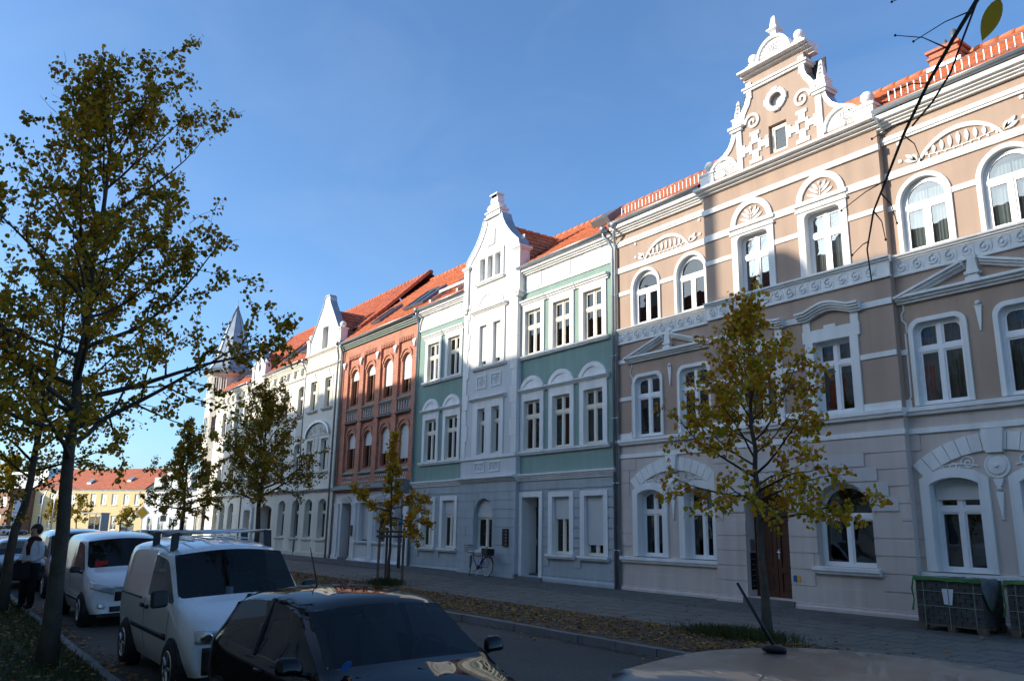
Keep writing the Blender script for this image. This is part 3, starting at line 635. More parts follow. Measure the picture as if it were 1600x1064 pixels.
for sgn in (-1, 1):
    hp = [(gcx + sgn * x, z) for x, z in half]
    g = MB(); seq = hp[3:10]; g.strip(seq if sgn > 0 else seq[::-1], .09, rw, rw + .04); seq = hp[10:16]
    g.strip(seq if sgn > 0 else seq[::-1], .12, rw, rw + .04)
    # metal flashing on the curved edge is carried by thin caps
    g.build('gable_border', 'whiteA', GW)
    g = MB()
    for a_, b_ in zip(hp[3:9], hp[4:10]): g.prism([a_, b_, (b_[0] + sgn * .02, b_[1] + .02), (a_[0] + sgn * .02, a_[1] + .02)], rw - .36, rw + .06)
    for a_, b_ in zip(hp[10:15], hp[11:16]): g.prism([a_, b_, (b_[0] + sgn * .03, b_[1] + .005), (a_[0] + sgn * .03, a_[1] + .005)], rw - .36, rw + .06)
    g.build('edge_flashing', 'zinc', GW)
    X = lambda x: gcx + sgn * x
    def bx(g, x0, x1, z0, z1, ww, wb=rw): a_, b_ = sorted((X(x0), X(x1))); g.fbox(a_, b_, z0, z1, wb, ww)
    g = MB(); bx(g, 2.2, 2.68, 11.64, 12.08, rw + .06, rw - .33); bx(g, 2.16, 2.72, 12.08, 12.14, rw + .09, rw - .36); bx(g, 2.27, 2.62, 12.14, 12.2, rw + .02, rw - .3); g.build('pedestal', 'whiteA', GW)
    g = MB(); g.lathe([(.09, 0), (.07, .05), (.1, .06)], (X(2.46), Y0 - rw + .13, 12.18), 12); g.ball((X(2.46), Y0 - rw + .13, 12.38), .165, 18, 12); g.build('ball_finial', 'whiteA', GW, True)
    g = MB(); bx(g, 1.17, 1.34, 11.64, 13.0, rw + .05); g.build('pilaster_strip', 'whiteA', GW)
    g = MB(); bx(g, 1.12, 1.52, 12.98, 13.06, rw + .1, rw - .36); bx(g, 1.08, 1.56, 13.06, 13.14, rw + .14, rw - .4); bx(g, 1.17, 1.47, 13.14, 13.34, rw + .03, rw - .3)
    cx_ = X(1.32); cy_ = Y0 - rw + .12
    g.lathe([(.21, 0), (.25, .04), (.25, .07), (.16, .09)], (cx_, cy_, 13.34), 4); g.lathe([(.15, .09), (.13, .25), (.09, .42), (.06, .6), (.01, .66)], (cx_, cy_, 13.34), 4)
    for i in range(4): g.lathe([(.07 - .008 * i, 0), (.03, .05)], (cx_, cy_ - .1 + .012 * i, 13.46 + .12 * i), 6)
    g.build('obelisk_finial', 'whiteA', GW)
    # shell fan
    sx, sz = X(1.86), 11.86; g = MB()
    g.strip(arc(sx, sz, .46, 180, 0, 16), .08, rw, rw + .07)
    for i in range(11):
        a0 = 8 + 164 * i / 11; a1 = 8 + 164 * (i + .72) / 11
        g.prism([(sx + .14 * math.cos(R((a0 + a1) / 2)), sz + .14 * math.sin(R((a0 + a1) / 2)))] + arc(sx, sz, .40, a0, a1, 2), rw, rw + .04)
    g.lathe([(.1, 0), (.09, .05), (.02, .07)], (sx, Y0 - rw, sz + .06), 12, 'y'); g.prism(arc(sx, sz, .5, 0, 180, 14), rw, rw + .012); g.build('shell_fan', 'whiteA', GW)
    # scroll and chequer cross
    P = spiral(X(.78), 13.08, .30, .03, 0 if sgn > 0 else 180, (0 if sgn > 0 else 180) + sgn * 600, 34)
    g = MB(); n_ = len(P)
    for i in range(n_ - 1):
        wd = .08 - .03 * i / n_; c_ = (X(.78), 13.08)
        def ins(p, q=wd): d = Vector((p[0] - c_[0], p[1] - c_[1])); l = d.length; return (c_[0] + d.x * max(.0, l - q) / l, c_[1] + d.y * max(.0, l - q) / l)
        g.prism([P[i], P[i + 1], ins(P[i + 1]), ins(P[i])], rw, rw + .045)
    g.build('scroll', 'whiteA', GW)
    g = MB(); cx_, cz_ = .74, 12.33
    for x0, x1, z0, z1 in ((-.10, .10, .1, .34), (-.16, .16, .34, .45), (-.10, .10, -.36, -.1), (-.2, .2, -.47, -.36), (-.34, -.1, -.09, .09), (.1, .34, -.09, .09), (-.44, -.34, -.17, .17), (.34, .44, -.17, .17), (-.19, -.10, .09, .18), (.10, .19, .09, .18), (-.19, -.10, -.18, -.09), (.10, .19, -.18, -.09)):
        bx(g, cx_ + x0, cx_ + x1, cz_ + z0, cz_ + z1, rw + .035)
    g.build('chequer_cross', 'whiteA', GW)
    g = MB(); bx(g, .76, .93, 13.8, 14.3, rw + .05); g.build('neck_pilaster', 'whiteA', GW)
    g = MB(); bx(g, .56, .92, 14.66, 14.82, rw + .02, rw - .3); bx(g, .62, .86, 14.82, 14.9, rw - .02, rw - .26); g.ball((X(.74), Y0 - rw + .13, 15.04), .15, 16, 10); g.build('ball_finial', 'whiteA', GW, False)
g = MB(); g.fbox(gcx - 1.0, gcx + 1.0, 14.02, 14.09, rw - .3, rw + .07); g.fbox(gcx - 1.04, gcx + 1.04, 14.09, 14.15, rw - .33, rw + .11); g.build('gable_string', 'whiteA', GW)
cornice(A, gcx - 1.1, gcx + 1.1, 14.40, 14.66, rw + .2, rw - .4, name='gable_cornice', steps=4)
g = MB(); g.prism(arc(gcx, 14.74, .54, 0, 180, 18, .6), rw - .3, rw - .01); g.strip(arc(gcx, 14.74, .47, 180, 0, 18, .53), .09, rw - .32, rw + .05); g.fbox(gcx - .55, gcx + .55, 14.66, 14.76, rw - .3, rw + .02)
for i in range(11):
    a0 = 8 + 164 * i / 11; a1 = 8 + 164 * (i + .7) / 11; g.prism([(gcx + .16 * math.cos(R((a0 + a1) / 2)), 14.76 + .16 * math.sin(R((a0 + a1) / 2)))] + arc(gcx, 14.76, .43, a0, a1, 2), rw - .02, rw + .03)
g.build('crown_shell', 'whiteA', GW)
cy_ = Y0 - rw + .13
g = MB(); g.lathe([(.2, 0), (.2, .06), (.13, .09), (.13, .2), (.24, .26), (.24, .3), (.15, .33), (.12, .5), (.08, .68), (.02, .74)], (gcx, cy_, 15.30), 4)
g.build('obelisk_finial', 'whiteA', GW)
g = MB(); g.holed([(gcx + .33 * math.cos(R(a)), 13.42 + .33 * math.sin(R(a))) for a in range(0, 360, 15)], [ovh], rw + .06, rw - .22)
for a in (0, 90, 180, 270): g.prism([(gcx + .36 * math.cos(R(a + d)), 13.42 + .36 * math.sin(R(a + d))) for d in (-16, 16)] + [(gcx + .27 * math.cos(R(a + d)), 13.42 + .27 * math.sin(R(a + d))) for d in (16, -16)], rw, rw + .08)
g.build('oculus', 'whiteA', GW)
# --- roof, guard rail, chimney, downpipes
def mainroof(root, u0, u1, ze, zr, dy, m='tile', w=.28, name='roof_tiles'):
    B = Vector((0, dy + w, zr - ze)); lb = B.length
    ob = tiles(name, (u0, Y0 - w, ze), (1, 0, 0), B, u1 - u0, lb, m, root)
    MB().add([(u0, Y0 - w + .05, ze - .06), (u1, Y0 - w + .05, ze - .06), (u1, Y0 + dy, zr - .05), (u0, Y0 + dy, zr - .05), (u1, Y0 + 2 * dy, ze), (u0, Y0 + 2 * dy, ze)], [(0, 1, 2, 3), (3, 2, 4, 5)]).build('roof', m, root, False, False)
    g = MB(); n = int((u1 - u0) / .4)
    for i in range(n): x = u0 + (u1 - u0) * i / n; g.tube([(x, Y0 + dy, zr + .0), (x + .43, Y0 + dy, zr + .02)], [.11, .125], 8)
    g.build('ridge_tiles', m, root, True, kind='stuff')
mainroof(A, uL, rL - .1, 11.84, 15.4, 5.0)
mainroof(A, rR + .1, uR, 11.84, 15.4, 5.0)
mainroof(A, rL - .1, rR + .1, 12.45, 15.4, 5.0, w=-.6)
MB().box(-14.3, -9.5, Y0 + .05, Y0 + 4.2, 11.9, 12.6).build('gable_roof_base', 'tile', A)
for sgn in (-1, 1):
    o = (gcx, Y0 - rw + .4, 14.0); Bv = Vector((sgn * 2.3, 0, -2.0)); lb = Bv.length
    tiles('gable_roof_tiles', (gcx + sgn * 2.3, Y0 - rw + .4, 12.0), (0, 1, 0), -Bv, 4.2, lb, 'tile', A)
    MB().add([(gcx, Y0 - rw + .4, 13.97), (gcx, Y0 + 4.2, 13.97), (gcx + sgn * 2.3, Y0 + 4.2, 11.95), (gcx + sgn * 2.3, Y0 - rw + .4, 11.95)], [(0, 1, 2, 3)]).build('gable_roof', 'tile', A, False, False)
for a, b in ((uL + .25, rL - .2), (rR + .25, uR - .1)):
    g = MB(); yy = Y0 + .05; zz = 12.16
    g.tube([(a, yy, zz + .24), (b, yy, zz + .24)], .012, 6); g.tube([(a, yy, zz), (b, yy, zz)], .012, 6); n = int((b - a) / .15)
    for i in range(n + 1): x = a + (b - a) * i / n; g.box(x - .008, x + .008, yy - .006, yy + .006, zz - .02, zz + .25)
    for x in np.arange(a + .3, b, .9): g.tube([(x, yy, zz), (x, yy + .1, zz - .1), (x, yy + .3, zz + .05)], .014, 5)
    g.build('snow_guard', 'zinc', A)
ch = MB().box(-9.75, -8.95, Y0 + 4.0, Y0 + 4.6, 13.4, 15.3).build('chimney', 'brickc', A)
g = MB(); g.box(-9.82, -8.88, Y0 + 3.93, Y0 + 4.67, 15.3, 15.38); g.box(-9.80, -8.90, Y0 + 3.95, Y0 + 4.65, 15.1, 15.15); g.build('chimney_cap', 'brickc', ch)
g = MB(); g.tube([(-9.15, Y0 + 4.3, 15.35), (-9.15, Y0 + 4.3, 15.9)], .08, 10); g.tube([(-9.4, Y0 + 4.3, 15.35), (-9.4, Y0 + 4.3, 15.7)], .06, 10); g.build('flue', 'zincd', ch, True)
MB().box(-9.82, -8.88, Y0 + 3.93, Y0 + 4.67, 14.75, 14.85).build('chimney_flashing', 'zinc', ch)
shell_body(A, uL, uR, .1, 11.9, 9, 'beige', [.4, 4.35, 7.75, 11.5])
downpipe(A, -18.4, .09, .2, 11.05, .05, (.18, .22))
# ================================================================ house B: green with pale grey bay and gable
B = thing('green_house', 'green and pale grey three storey house with white bell gable and dark green door', 'house', (-25, 17.41, .28))
bL, bR, qL, qR = -31.5, -18.5, -27.3, -23.6
wl, wr = [-30.1, -28.4], [-22.9, -21.25, -19.6]; hb = .47
for sec, (a, b, ws) in enumerate(((bL, qL, wl), (qR, bR, wr))):
    hu, hg = [], []
    for c in ws: hu += [outline(c - hb, c + hb, 8.22, 9.9, e=.04), outline(c - hb, c + hb, 4.73, 6.52, e=.04)]
    gws = ws if sec == 0 else ws[1:]
    for c in gws: hg.append(outline(c - .45, c + .45, 1.22, 3.08, e=.04))
    if sec: hg.append(outline(-23.40, -22.42, .46, 3.1, e=.02))
    MB().holed([(a, 3.7), (b, 3.7), (b, 10.66), (a, 10.66)], hu, 0, -.3, False).build('upper_wall', 'green', B)
    MB().holed([(a, GZ), (b, GZ), (b, 3.7), (a, 3.7)], hg, -.01, -.35, False).build('ground_floor_wall', 'greyG', B)
    band(B, a, b, 10.66, 11.45, .0, -.3, 'greyB', 'attic_frieze'); band(B, a, b, 10.62, 10.70, .04); band(B, a, b, 11.3, 11.42, .03)
    cornice(B, a, b, 11.32, 11.50, .22, steps=3); gutter(B, a, b, 11.62, .26); MB().extr([(0, 11.5), (.24, 11.505), (.24, 11.58), (0, 11.6)], a, b).build('eaves_board', 'zincd', B)
    for c in ws:
        g = MB(); g.fbox(c - .46, c + .46, 10.76, 11.28, 0, .02); g.fbox(c - .3, c + .3, 10.86, 11.2, .02, .035)
        for i in range(5): relief_leaf(g, c - .2 + .1 * i, 10.98, -90, .05 + .03 * (2 - abs(i - 2)), .025, .03, .05)
        g.build('frieze_panel', 'whiteA', B)
    for k, c in enumerate(ws):
        # second floor
        surround(B, c - hb, c + hb, 8.22, 9.9, .21, w1=.05, w0=-.24, tt=.24); cornice(B, c - .80, c + .80, 10.12, 10.32, .17, name='hood', steps=3)
        window(B, c - hb, c + hb, 8.22, 9.9, tr=9.28, w=-.06, fm='ivory', fw=.05, curt=rng.choice([None, 'full', 'half'])); sill(B, c - .82, c + .82, 8.07, 8.21, .13)
        # first floor
        surround(B, c - hb, c + hb, 4.73, 6.52, .21, w1=.05, w0=-.24, tt=.3); cornice(B, c - .80, c + .80, 6.80, 6.95, .17, name='hood', steps=3)
        g = MB(); r = .78; an = 62; cz = 7.42 - r; P = arc(c, cz, r, 90 - an, 90 + an, 14)
        g.prism([(c + .69, 6.95)] + P + [(c - .69, 6.95)], 0, .05)
        for i in range(14): g.prism([P[i], P[i + 1], (c + (P[i + 1][0] - c) * .78, cz + (P[i + 1][1] - cz) * .80), (c + (P[i][0] - c) * .78, cz + (P[i][1] - cz) * .80)], .05, .085)
        g.build('arched_hood', 'whiteA', B)
        window(B, c - hb, c + hb, 4.73, 6.52, tr=5.95, w=-.06, fm='ivory', fw=.05, curt=rng.choice([None, 'full', None])); sill(B, c - .82, c + .82, 4.57, 4.72, .13)
    shs = [2.62, 2.55] if sec == 0 else [2.35, 1.55]
    for c, sh in zip(gws, shs):
        surround(B, c - .45, c + .45, 1.22, 3.08, .21, w1=.05, w0=-.3, tt=.17); window(B, c - .45, c + .45, 1.22, 3.08, tr=2.5, w=-.12, fm='ivory', fw=.05, shut=sh, curt='full'); sill(B, c - .72, c + .72, 1.07, 1.21, .14)
    ho = [(c - .66, c + .66, 1.05, 3.28) for c in gws] + ([(-23.6, -22.2, .3, 3.3)] if sec else [])
    cutcourses(B, a + .001, b - .001, .48, 3.65, 10, ho, 'greyG', -.012, .02, .035)
    g = MB(); pr = [(0, .05), (.07, .05), (.07, .40), (.03, .47), (0, .49)]
    if sec: g.extr(pr, a, -23.58); g.extr(pr, -22.24, b)
    else: g.extr(pr, a, b)
    g.build('plinth', 'greyG', B)
    cornice(B, a, b, 3.66, 3.90, .18, steps=4, name='storey_cornice')
# door
MB().holed([(-23.59, .40), (-22.24, .40), (-22.24, 3.28), (-23.59, 3.28)], [[(-23.40, .401), (-22.42, .401), (-22.42, 3.1), (-23.40, 3.1)]], .055, -.62).build('door_surround', 'whiteA', B)
dwB = -.6
g = MB(); g.holed([(-23.40, .44), (-22.42, .44), (-22.42, 2.68), (-23.40, 2.68)], [[(-23.27, .6), (-22.55, .6), (-22.55, 1.1), (-23.27, 1.1)], [(-23.27, 1.25), (-22.55, 1.25), (-22.55, 2.5), (-23.27, 2.5)]], dwB, dwB - .05)
g.fbox(-23.27, -22.55, .6, 1.1, dwB - .05, dwB - .03); g.fbox(-23.27, -22.55, 1.25, 2.5, dwB - .05, dwB - .03); g.fbox(-23.395, -22.425, 2.69, 2.76, dwB - .05, dwB + .04); dB = g.build('door', 'doorgreen', B)
h = MB(); h.fbox(-23.36, -23.32, 1.45, 1.68, dwB, dwB + .015); h.tube([(-23.34, Y0 - dwB, 1.6), (-23.34, Y0 - dwB - .06, 1.6), (-23.23, Y0 - dwB - .06, 1.6)], .011, 6); h.build('handle', 'chrome', dB)
MB().fbox(-23.40, -22.42, 2.76, 3.1, dwB - .04, dwB - .02).build('fanlight', 'glass', B)
MB().fbox(-23.58, -22.18, .15, .42, -.65, .16).build('doorstep', 'kerb', B)
MB().box(-23.405, -23.50, Y0 + .2, Y0 + .36, 1.65, 1.98).build('intercom', 'bluep', B)
# bay
bw = .2; bc = -25.4
tw = [(-26.13, -25.63), (-25.17, -24.67)]
ho = [outline(a, b, 8.2, 9.85, e=.02) for a, b in tw] + [outline(a, b, 4.75, 6.52, e=.02) for a, b in tw]
MB().holed([(qL, 4.6), (qR, 4.6), (qR, 11.5), (qL, 11.5)], ho, bw, -.2).build('bay_wall', 'greyB', B)
aw = (-26.28, -25.06)
MB().holed([(qL, GZ), (qR, GZ), (qR, 3.7), (qL, 3.7)], [outline(aw[0], aw[1], 1.22, 3.1, 'round', e=.01)], bw - .03, -.4).build('bay_ground_floor_wall', 'greyG', B)
band(B, qL, qR, 3.7, 4.62, bw, 0, 'greyB', 'bay_panel_band'); cornice(B, qL - .05, qR + .05, 3.66, 3.90, bw + .18, bw - .15, steps=4, name='storey_cornice'); band(B, qL - .02, qR + .02, 4.57, 4.68, bw + .06, bw - .1); MB().fbox(qL, qR, GZ, .46, 0, bw + .06).build('plinth', 'greyG', B)
for z0, z1, hz0, hz1, hoodz in ((8.2, 9.85, 8.1, 10.36, 10.36), (4.75, 6.52, 4.66, 6.80, 6.80)):
    MB().holed([(-26.5, hz0), (-24.4, hz0), (-24.4, hz1), (-26.5, hz1)], [outline(a, b, z0, z1) for a, b in tw], bw + .05, bw - .3).build('window_surround', 'whiteA', B)
    cornice(B, -26.64, -24.26, hoodz, hoodz + .15, bw + .18, bw, name='hood', steps=3)
    for a, b in tw:
        window(B, a, b, z0, z1, w=bw - .1, cols=1, tr=(z0 + z1) / 2 + .35, fm='ivory', fw=.05, shut=(8.42 if z0 > 8 else None), curt=(None if z0 > 8 else 'full'))
sill(B, -26.6, -24.3, 8.06, 8.19, bw + .13, bw)
MB().prism([(bc + .95, 10.51)] + arc(bc - .05, 10.51, .93, 0, 180, 18, .7) + [(bc - .98, 10.51)], bw, bw + .04).build('lunette', 'whiteA', B)
MB().strip(arc(bc - .05, 10.51, .80, 180, 0, 18, .58), .07, bw + .04, bw + .07).build('lunette_rib', 'whiteA', B)
for zc, hz in ((7.57, .26), (4.27, .19)):
    for cx in (-25.95, -24.95):
        g = MB(); g.holed([(cx - .34, zc - hz), (cx + .34, zc - hz), (cx + .34, zc + hz), (cx - .34, zc + hz)], [shrink([(cx - .34, zc - hz), (cx + .34, zc - hz), (cx + .34, zc + hz), (cx - .34, zc + hz)], .05)], bw + .035, bw)
        for sgn in (-1, 1):
            P = spiral(cx + sgn * .13, zc + .03, .11, .02, 90, 90 + sgn * 540, 20); g.tube([(u, Y0 - bw - .005, v) for u, v in P], .016, 4); g.tube([(cx + sgn * .03, Y0 - bw - .005, zc - hz + .05), (cx + sgn * .02, Y0 - bw - .005, zc + hz - .06)], .014, 4)
        g.build('relief_panel', 'whiteA', B)
# quoins
for i in range(10):
    z = 4.7 + i * .62
    for sgn, e in ((1, qL), (-1, qR)):
        wd = .42 if i % 2 else .3; u0, u1 = sorted((e - sgn * .006, e + sgn * wd))
        MB().fbox(u0, u1, z + .005, z + .615, bw - .1, bw + .03).build('quoin', 'whiteA', B)
# bay ashlar
nrow = 10; rows = np.linspace(.47, 3.64, nrow + 1)
for r_ in range(nrow):
    z0, z1 = rows[r_] + .008, rows[r_ + 1] - .008; x = qL
    cuts = list(np.arange(qL, qR + .01, .95) if r_ % 2 else [qL] + list(np.arange(qL + .48, qR - .3, .95)) + [qR]); cuts[-1] = qR
    for u0, u1 in zip(cuts[:-1], cuts[1:]):
        zc = (z0 + z1) / 2; e0 = (aw[0] + aw[1]) / 2; rr = (aw[1] - aw[0]) / 2 + .02; hh = rr if zc < 2.49 else math.sqrt(max(0, rr * rr - (z0 - 2.49) ** 2)) if z0 < 3.12 else 0
        segs = [(u0, u1)]
        if hh and z1 > 1.1: segs = [s_ for s_ in ((u0, min(u1, e0 - hh)), (max(u0, e0 + hh), u1)) if s_[1] - s_[0] > .03]
        for s0, s1 in segs: MB().fbox(s0 + .007, s1 - .007, z0, z1, bw - .04, bw - .012).build('ashlar_block', 'greyG', B)
window(B, aw[0], aw[1], 1.22, 3.1, 'round', w=bw - .22, tr=2.42, fm='ivory', fw=.06, shut=2.42, curt='full'); sill(B, aw[0] - .1, aw[1] + .12, 1.05, 1.21, bw + .12, bw - .03)
g = MB(); g.fbox(-24.30, -23.98, 1.40, 2.0, bw - .03, bw + .05); mb = g.build('letter_box', 'black', B)
for i in range(5): MB().fbox(-24.1, -24.02, 1.46 + i * .11, 1.485 + i * .11, bw + .05, bw + .055).build('name_plate', 'alu', mb)
# bay gable
hg_ = [(1.895, 11.5), (1.9, 12.45), (1.86, 12.62), (1.8, 12.82), (1.62, 12.98), (1.38, 13.18), (1.12, 13.44), (.9, 13.72), (.74, 14.0), (.64, 14.28), (.5, 14.30)]
pl = [(bc + x, z) for x, z in hg_] + [(bc - x, z) for x, z in reversed(hg_)]
tri = [(-26.22, -25.84), (-25.68, -25.30), (-25.14, -24.76)]
GB = MB().holed(pl, [outline(a, b, 11.73, 12.66, e=.012) for a, b in tri], bw, bw - .4).build('gable', 'greyB', B)
for a, b in tri: MB().fbox(a - .02, b + .02, 11.7, 12.7, bw - .18, bw - .14).build('blind_light', 'greyB', GB)
MB().holed([(-26.42, 11.66), (-24.56, 11.66), (-24.56, 12.84), (-26.42, 12.84)], [outline(a, b, 11.73, 12.66) for a, b in tri], bw + .05, bw - .2).build('window_surround', 'whiteA', GB)
sill(GB, -26.48, -24.5, 11.55, 11.66, bw + .12, bw)
for sgn in (-1, 1):
    hp = [(bc + sgn * x, z) for x, z in hg_]; seq = hp[2:10]
    g = MB(); g.strip(seq if sgn > 0 else seq[::-1], .28, bw, bw + .035); g.build('gable_border', 'whiteA', GB)
    g = MB()
    for p, q in zip(hp[2:9], hp[3:10]): g.prism([p, q, (q[0] + sgn * .025, q[1] + .02), (p[0] + sgn * .025, p[1] + .02)], bw - .42, bw + .06)
    g.build('edge_flashing', 'zinc', GB)
    u0, u1 = sorted((bc + sgn * 1.62, bc + sgn * 1.96)); g = MB(); g.fbox(u0, u1, 10.75, 12.42, bw - .4, bw + .07); g.build('pilaster', 'whiteA', GB)
    g = MB(); g.fbox(u0 - .04, u1 + .04, 12.40, 12.46, bw - .44, bw + .1); g.fbox(u0 - .08, u1 + .08, 12.46, 12.56, bw - .48, bw + .14); g.build('pilaster_cap', 'whiteA', GB)
    g = MB(); g.prism([(u0, 10.75), (u1, 10.75), (u1 - .06, 10.55), (u0 + .06, 10.55)], bw - .2, bw + .09); g.fbox(u0 - .04, u1 + .04, 10.7, 10.78, bw - .2, bw + .12); g.build('console', 'whiteA', GB)
MB().fbox(bc - .26 - .1, bc + .26 - .1, 13.12, 13.75, bw, bw + .04).build('relief_panel', 'whiteA', GB)
g = MB()
for x0, z0, z1, ww in ((.56, 14.28, 14.36, .08), (.48, 14.36, 14.52, .03), (.54, 14.52, 14.58, .08)): g.fbox(bc - x0, bc + x0, z0, z1, bw - .4, bw + ww)
g.fbox(bc - .30, bc + .30, 14.58, 14.74, bw - .36, bw + .0); g.prism([(bc + x, z) for x, z in ((.42, 14.66), (.44, 14.74), (.34, 14.84), (.24, 14.86), (-.24, 14.86), (-.34, 14.84), (-.44, 14.74), (-.42, 14.66))], bw - .34, bw + .03)
g.lathe([(.26, -.32), (.26, 0.0)], (bc, Y0 - bw + .02, 15.02), 18, 'y'); g.fbox(bc - .2, bc + .2, 15.14, 15.24, bw - .32, bw - .02); g.fbox(bc - .26, bc + .26, 15.24, 15.30, bw - .36, bw + .03); g.build('gable_finial', 'whiteA', GB)
MB().box(bc - 1.6, bc + 1.6, Y0 - bw + .41, Y0 - bw + .44, 11.4, 13.2).build('gable_back', 'greyB', GB)
for a, b in ((bL, qL), (qR, bR)): mainroof(B, a, b, 11.66, 15.3, 5.0, w=.22)
mainroof(B, qL, qR, 12.4, 15.3, 5.0, w=-.8)
for sgn in (-1, 1):
    Bv = Vector((sgn * 1.95, 0, -2.15)); tiles('gable_roof_tiles', (bc + sgn * 1.95, Y0 - bw + .44, 11.85), (0, 1, 0), -Bv, 3.4, Bv.length, 'tile', B)
    MB().add([(bc, Y0 - bw + .44, 13.97), (bc, Y0 + 3.3, 13.97), (bc + sgn * 1.95, Y0 + 3.3, 11.8), (bc + sgn * 1.95, Y0 - bw + .44, 11.8)], [(0, 1, 2, 3)]).build('gable_roof', 'tile', B, False, False)
g = MB(); n = 9
for i in range(n): g.tube([(bc, Y0 + .25 + i * .37, 14.02), (bc, Y0 + .25 + i * .37 + .4, 14.04)], [.1, .115], 8)
g.build('ridge_tiles', 'tile', B, True, kind='stuff')
# roof light hatch near the right neighbour, terrace frame by the brick house
sk = MB(); sk.hexa([(-20.9, Y0 + 1.2, 12.75), (-20.0, Y0 + 1.2, 12.75), (-20.0, Y0 + 1.9, 13.3), (-20.9, Y0 + 1.9, 13.3), (-20.9, Y0 + 1.05, 12.95), (-20.0, Y0 + 1.05, 12.95), (-20.0, Y0 + 1.75, 13.5), (-20.9, Y0 + 1.75, 13.5)]); sk.build('roof_hatch', 'zincd', B)
g = MB()
for x in (-30.9, -28.6): g.hexa([(x, Y0 + .1, 11.9), (x + .14, Y0 + .1, 11.9), (x + .14, Y0 + 2.3, 13.6), (x, Y0 + 2.3, 13.6), (x, Y0 + .1, 12.08), (x + .14, Y0 + .1, 12.08), (x + .14, Y0 + 2.3, 13.78), (x, Y0 + 2.3, 13.78)])
g.box(-30.9, -28.46, Y0 + 2.2, Y0 + 2.35, 13.55, 13.8); g.box(-30.9, -28.46, Y0 + .6, Y0 + .75, 12.5, 12.62); g.build('terrace_frame', 'zinc', B)
shell_body(B, bL, bR, .1, 11.5, 9, 'greyB', [.4, 3.9, 7.6, 11.3])
downpipe(B, -31.45, .09, .3, 10.95, .05, (.12, .2)); downpipe(B, -18.55, .09, .2, 11.05, .05, (-.2, .2))

# ================================================================ house C: red brick
Cc = thing('brick_house', 'red brick three storey house with white ground floor and rows of arched windows', 'house', (-35.6, 17.41, .3))
cL, cR = -39.65, -31.52; cw = [-38.3, -36.45, -34.58, -32.72]; ph = .70; ch_ = .44
ho = []; 
for c in cw: ho += [[(c - ph, 7.8), (c + ph, 7.8), (c + ph, 10.72), (c - ph, 10.72)], [(c - ph, 4.45), (c + ph, 4.45), (c + ph, 7.15), (c - ph, 7.15)], [(c - ph + .05, 7.22), (c + ph - .05, 7.22), (c + ph - .05, 7.72), (c - ph + .05, 7.72)]]
MB().holed([(cL, 4.0), (cR, 4.0), (cR, 11.2), (cL, 11.2)], ho, 0, -.12).build('pier_wall', 'brick', Cc)
for i, c in enumerate(cw):
    z2, z1 = [9.38, 9.42, 8.62, 8.72][i], [5.85, 5.9, 5.4, 5.05][i]
    MB().holed([(c - ph - .02, 4.43), (c + ph + .02, 4.43), (c + ph + .02, 10.76), (c - ph - .02, 10.76)], [outline(c - ch_, c + ch_, 8.05, 9.93, 'seg', .30), outline(c - ch_, c + ch_, 4.78, 6.62, 'seg', .30)], -.115, -.36).build('recessed_wall', 'brick', Cc)
    for v0, v1, shz in ((8.05, 9.93, z2), (4.78, 6.62, z1)):
        window(Cc, c - ch_, c + ch_, v0, v1, 'seg', .30, w=-.24, cols=2, fm='brownf', shut=shz)
        g = MB(); h_ = ch_ + .02; r0 = (h_ * h_ + .09) / .6; an = math.degrees(math.asin(h_ / r0)) * 1.12
        g.strip(arc(c, v1 - r0 + .02, r0, 90 + an, 90 - an, 14), .14, -.115, -.07); g.strip(arc(c, v1 - r0 + .17, r0 + .02, 90 + an, 90 - an, 14), .10, -.115, -.02); g.build('arch_ring', 'brick', Cc)
        MB().extr([(-.13, v0 - .30), (.0, v0 - .30), (.06, v0 - .24), (-.27, v0 + .01)], c - ph + .005, c + ph - .005).build('sloped_sill', 'greenw', Cc)
    g = MB()
    for k in range(8): x = c - ph + .09 + k * .174; g.fbox(x - .045, x + .045, 10.52, 10.70, -.12, -.0)
    g.fbox(c - ph, c + ph, 10.66, 10.74, -.12, -.015); g.build('corbel_row', 'brick', Cc)
    # blind balustrade
    MB().fbox(c - ph, c + ph, 7.2, 7.74, -.13, -.118).build('balustrade_back', 'zincd', Cc)
    for k in range(5):
        x = c - .5 + k * .25; g = MB(); g.lathe([(.055, 0), (.05, .06), (.035, .1), (.05, .22), (.035, .36), (.055, .42)], (x, Y0 + .05, 7.25), 8); g.build('baluster', 'creamG', Cc, True)
        if k < 4: pass
    g = MB()
    for k in range(4): x = c - .375 + k * .25; g.strip(arc(x, 7.62, .10, 180, 0, 8), .035, -.11, -.03)
    g.build('balustrade_arches', 'zincd', Cc)
    MB().extr([(0, 7.12), (.05, 7.12), (.07, 7.18), (-.05, 7.24)], c - ph - .06, c + ph + .06).build('balustrade_ledge', 'zincd', Cc)
    # zigzag band
    MB().fbox(c - .58, c + .58, 4.12, 4.40, .0, .012).build('zigzag_field', 'creamG', Cc)
    g = MB()
    for k in range(6): x = c - .58 + .193 * k; g.prism([(x + .01, 4.16), (x + .096, 4.36), (x + .183, 4.16), (x + .183, 4.22), (x + .096, 4.42), (x + .01, 4.22)], .012, .035)
    g.build('zigzag', 'brick', Cc)
for x in [cL + .3] + [(cw[i] + cw[i + 1]) / 2 for i in range(3)] + [cR - .28]:
    g = MB(); g.prism([(x - .16, 10.42), (x + .16, 10.42), (x + .16, 10.34), (x + .06, 10.2), (x + .05, 10.08), (x - .05, 10.08), (x - .06, 10.2), (x - .16, 10.34)], 0, .1); g.build('corbel', 'whiteA', Cc)
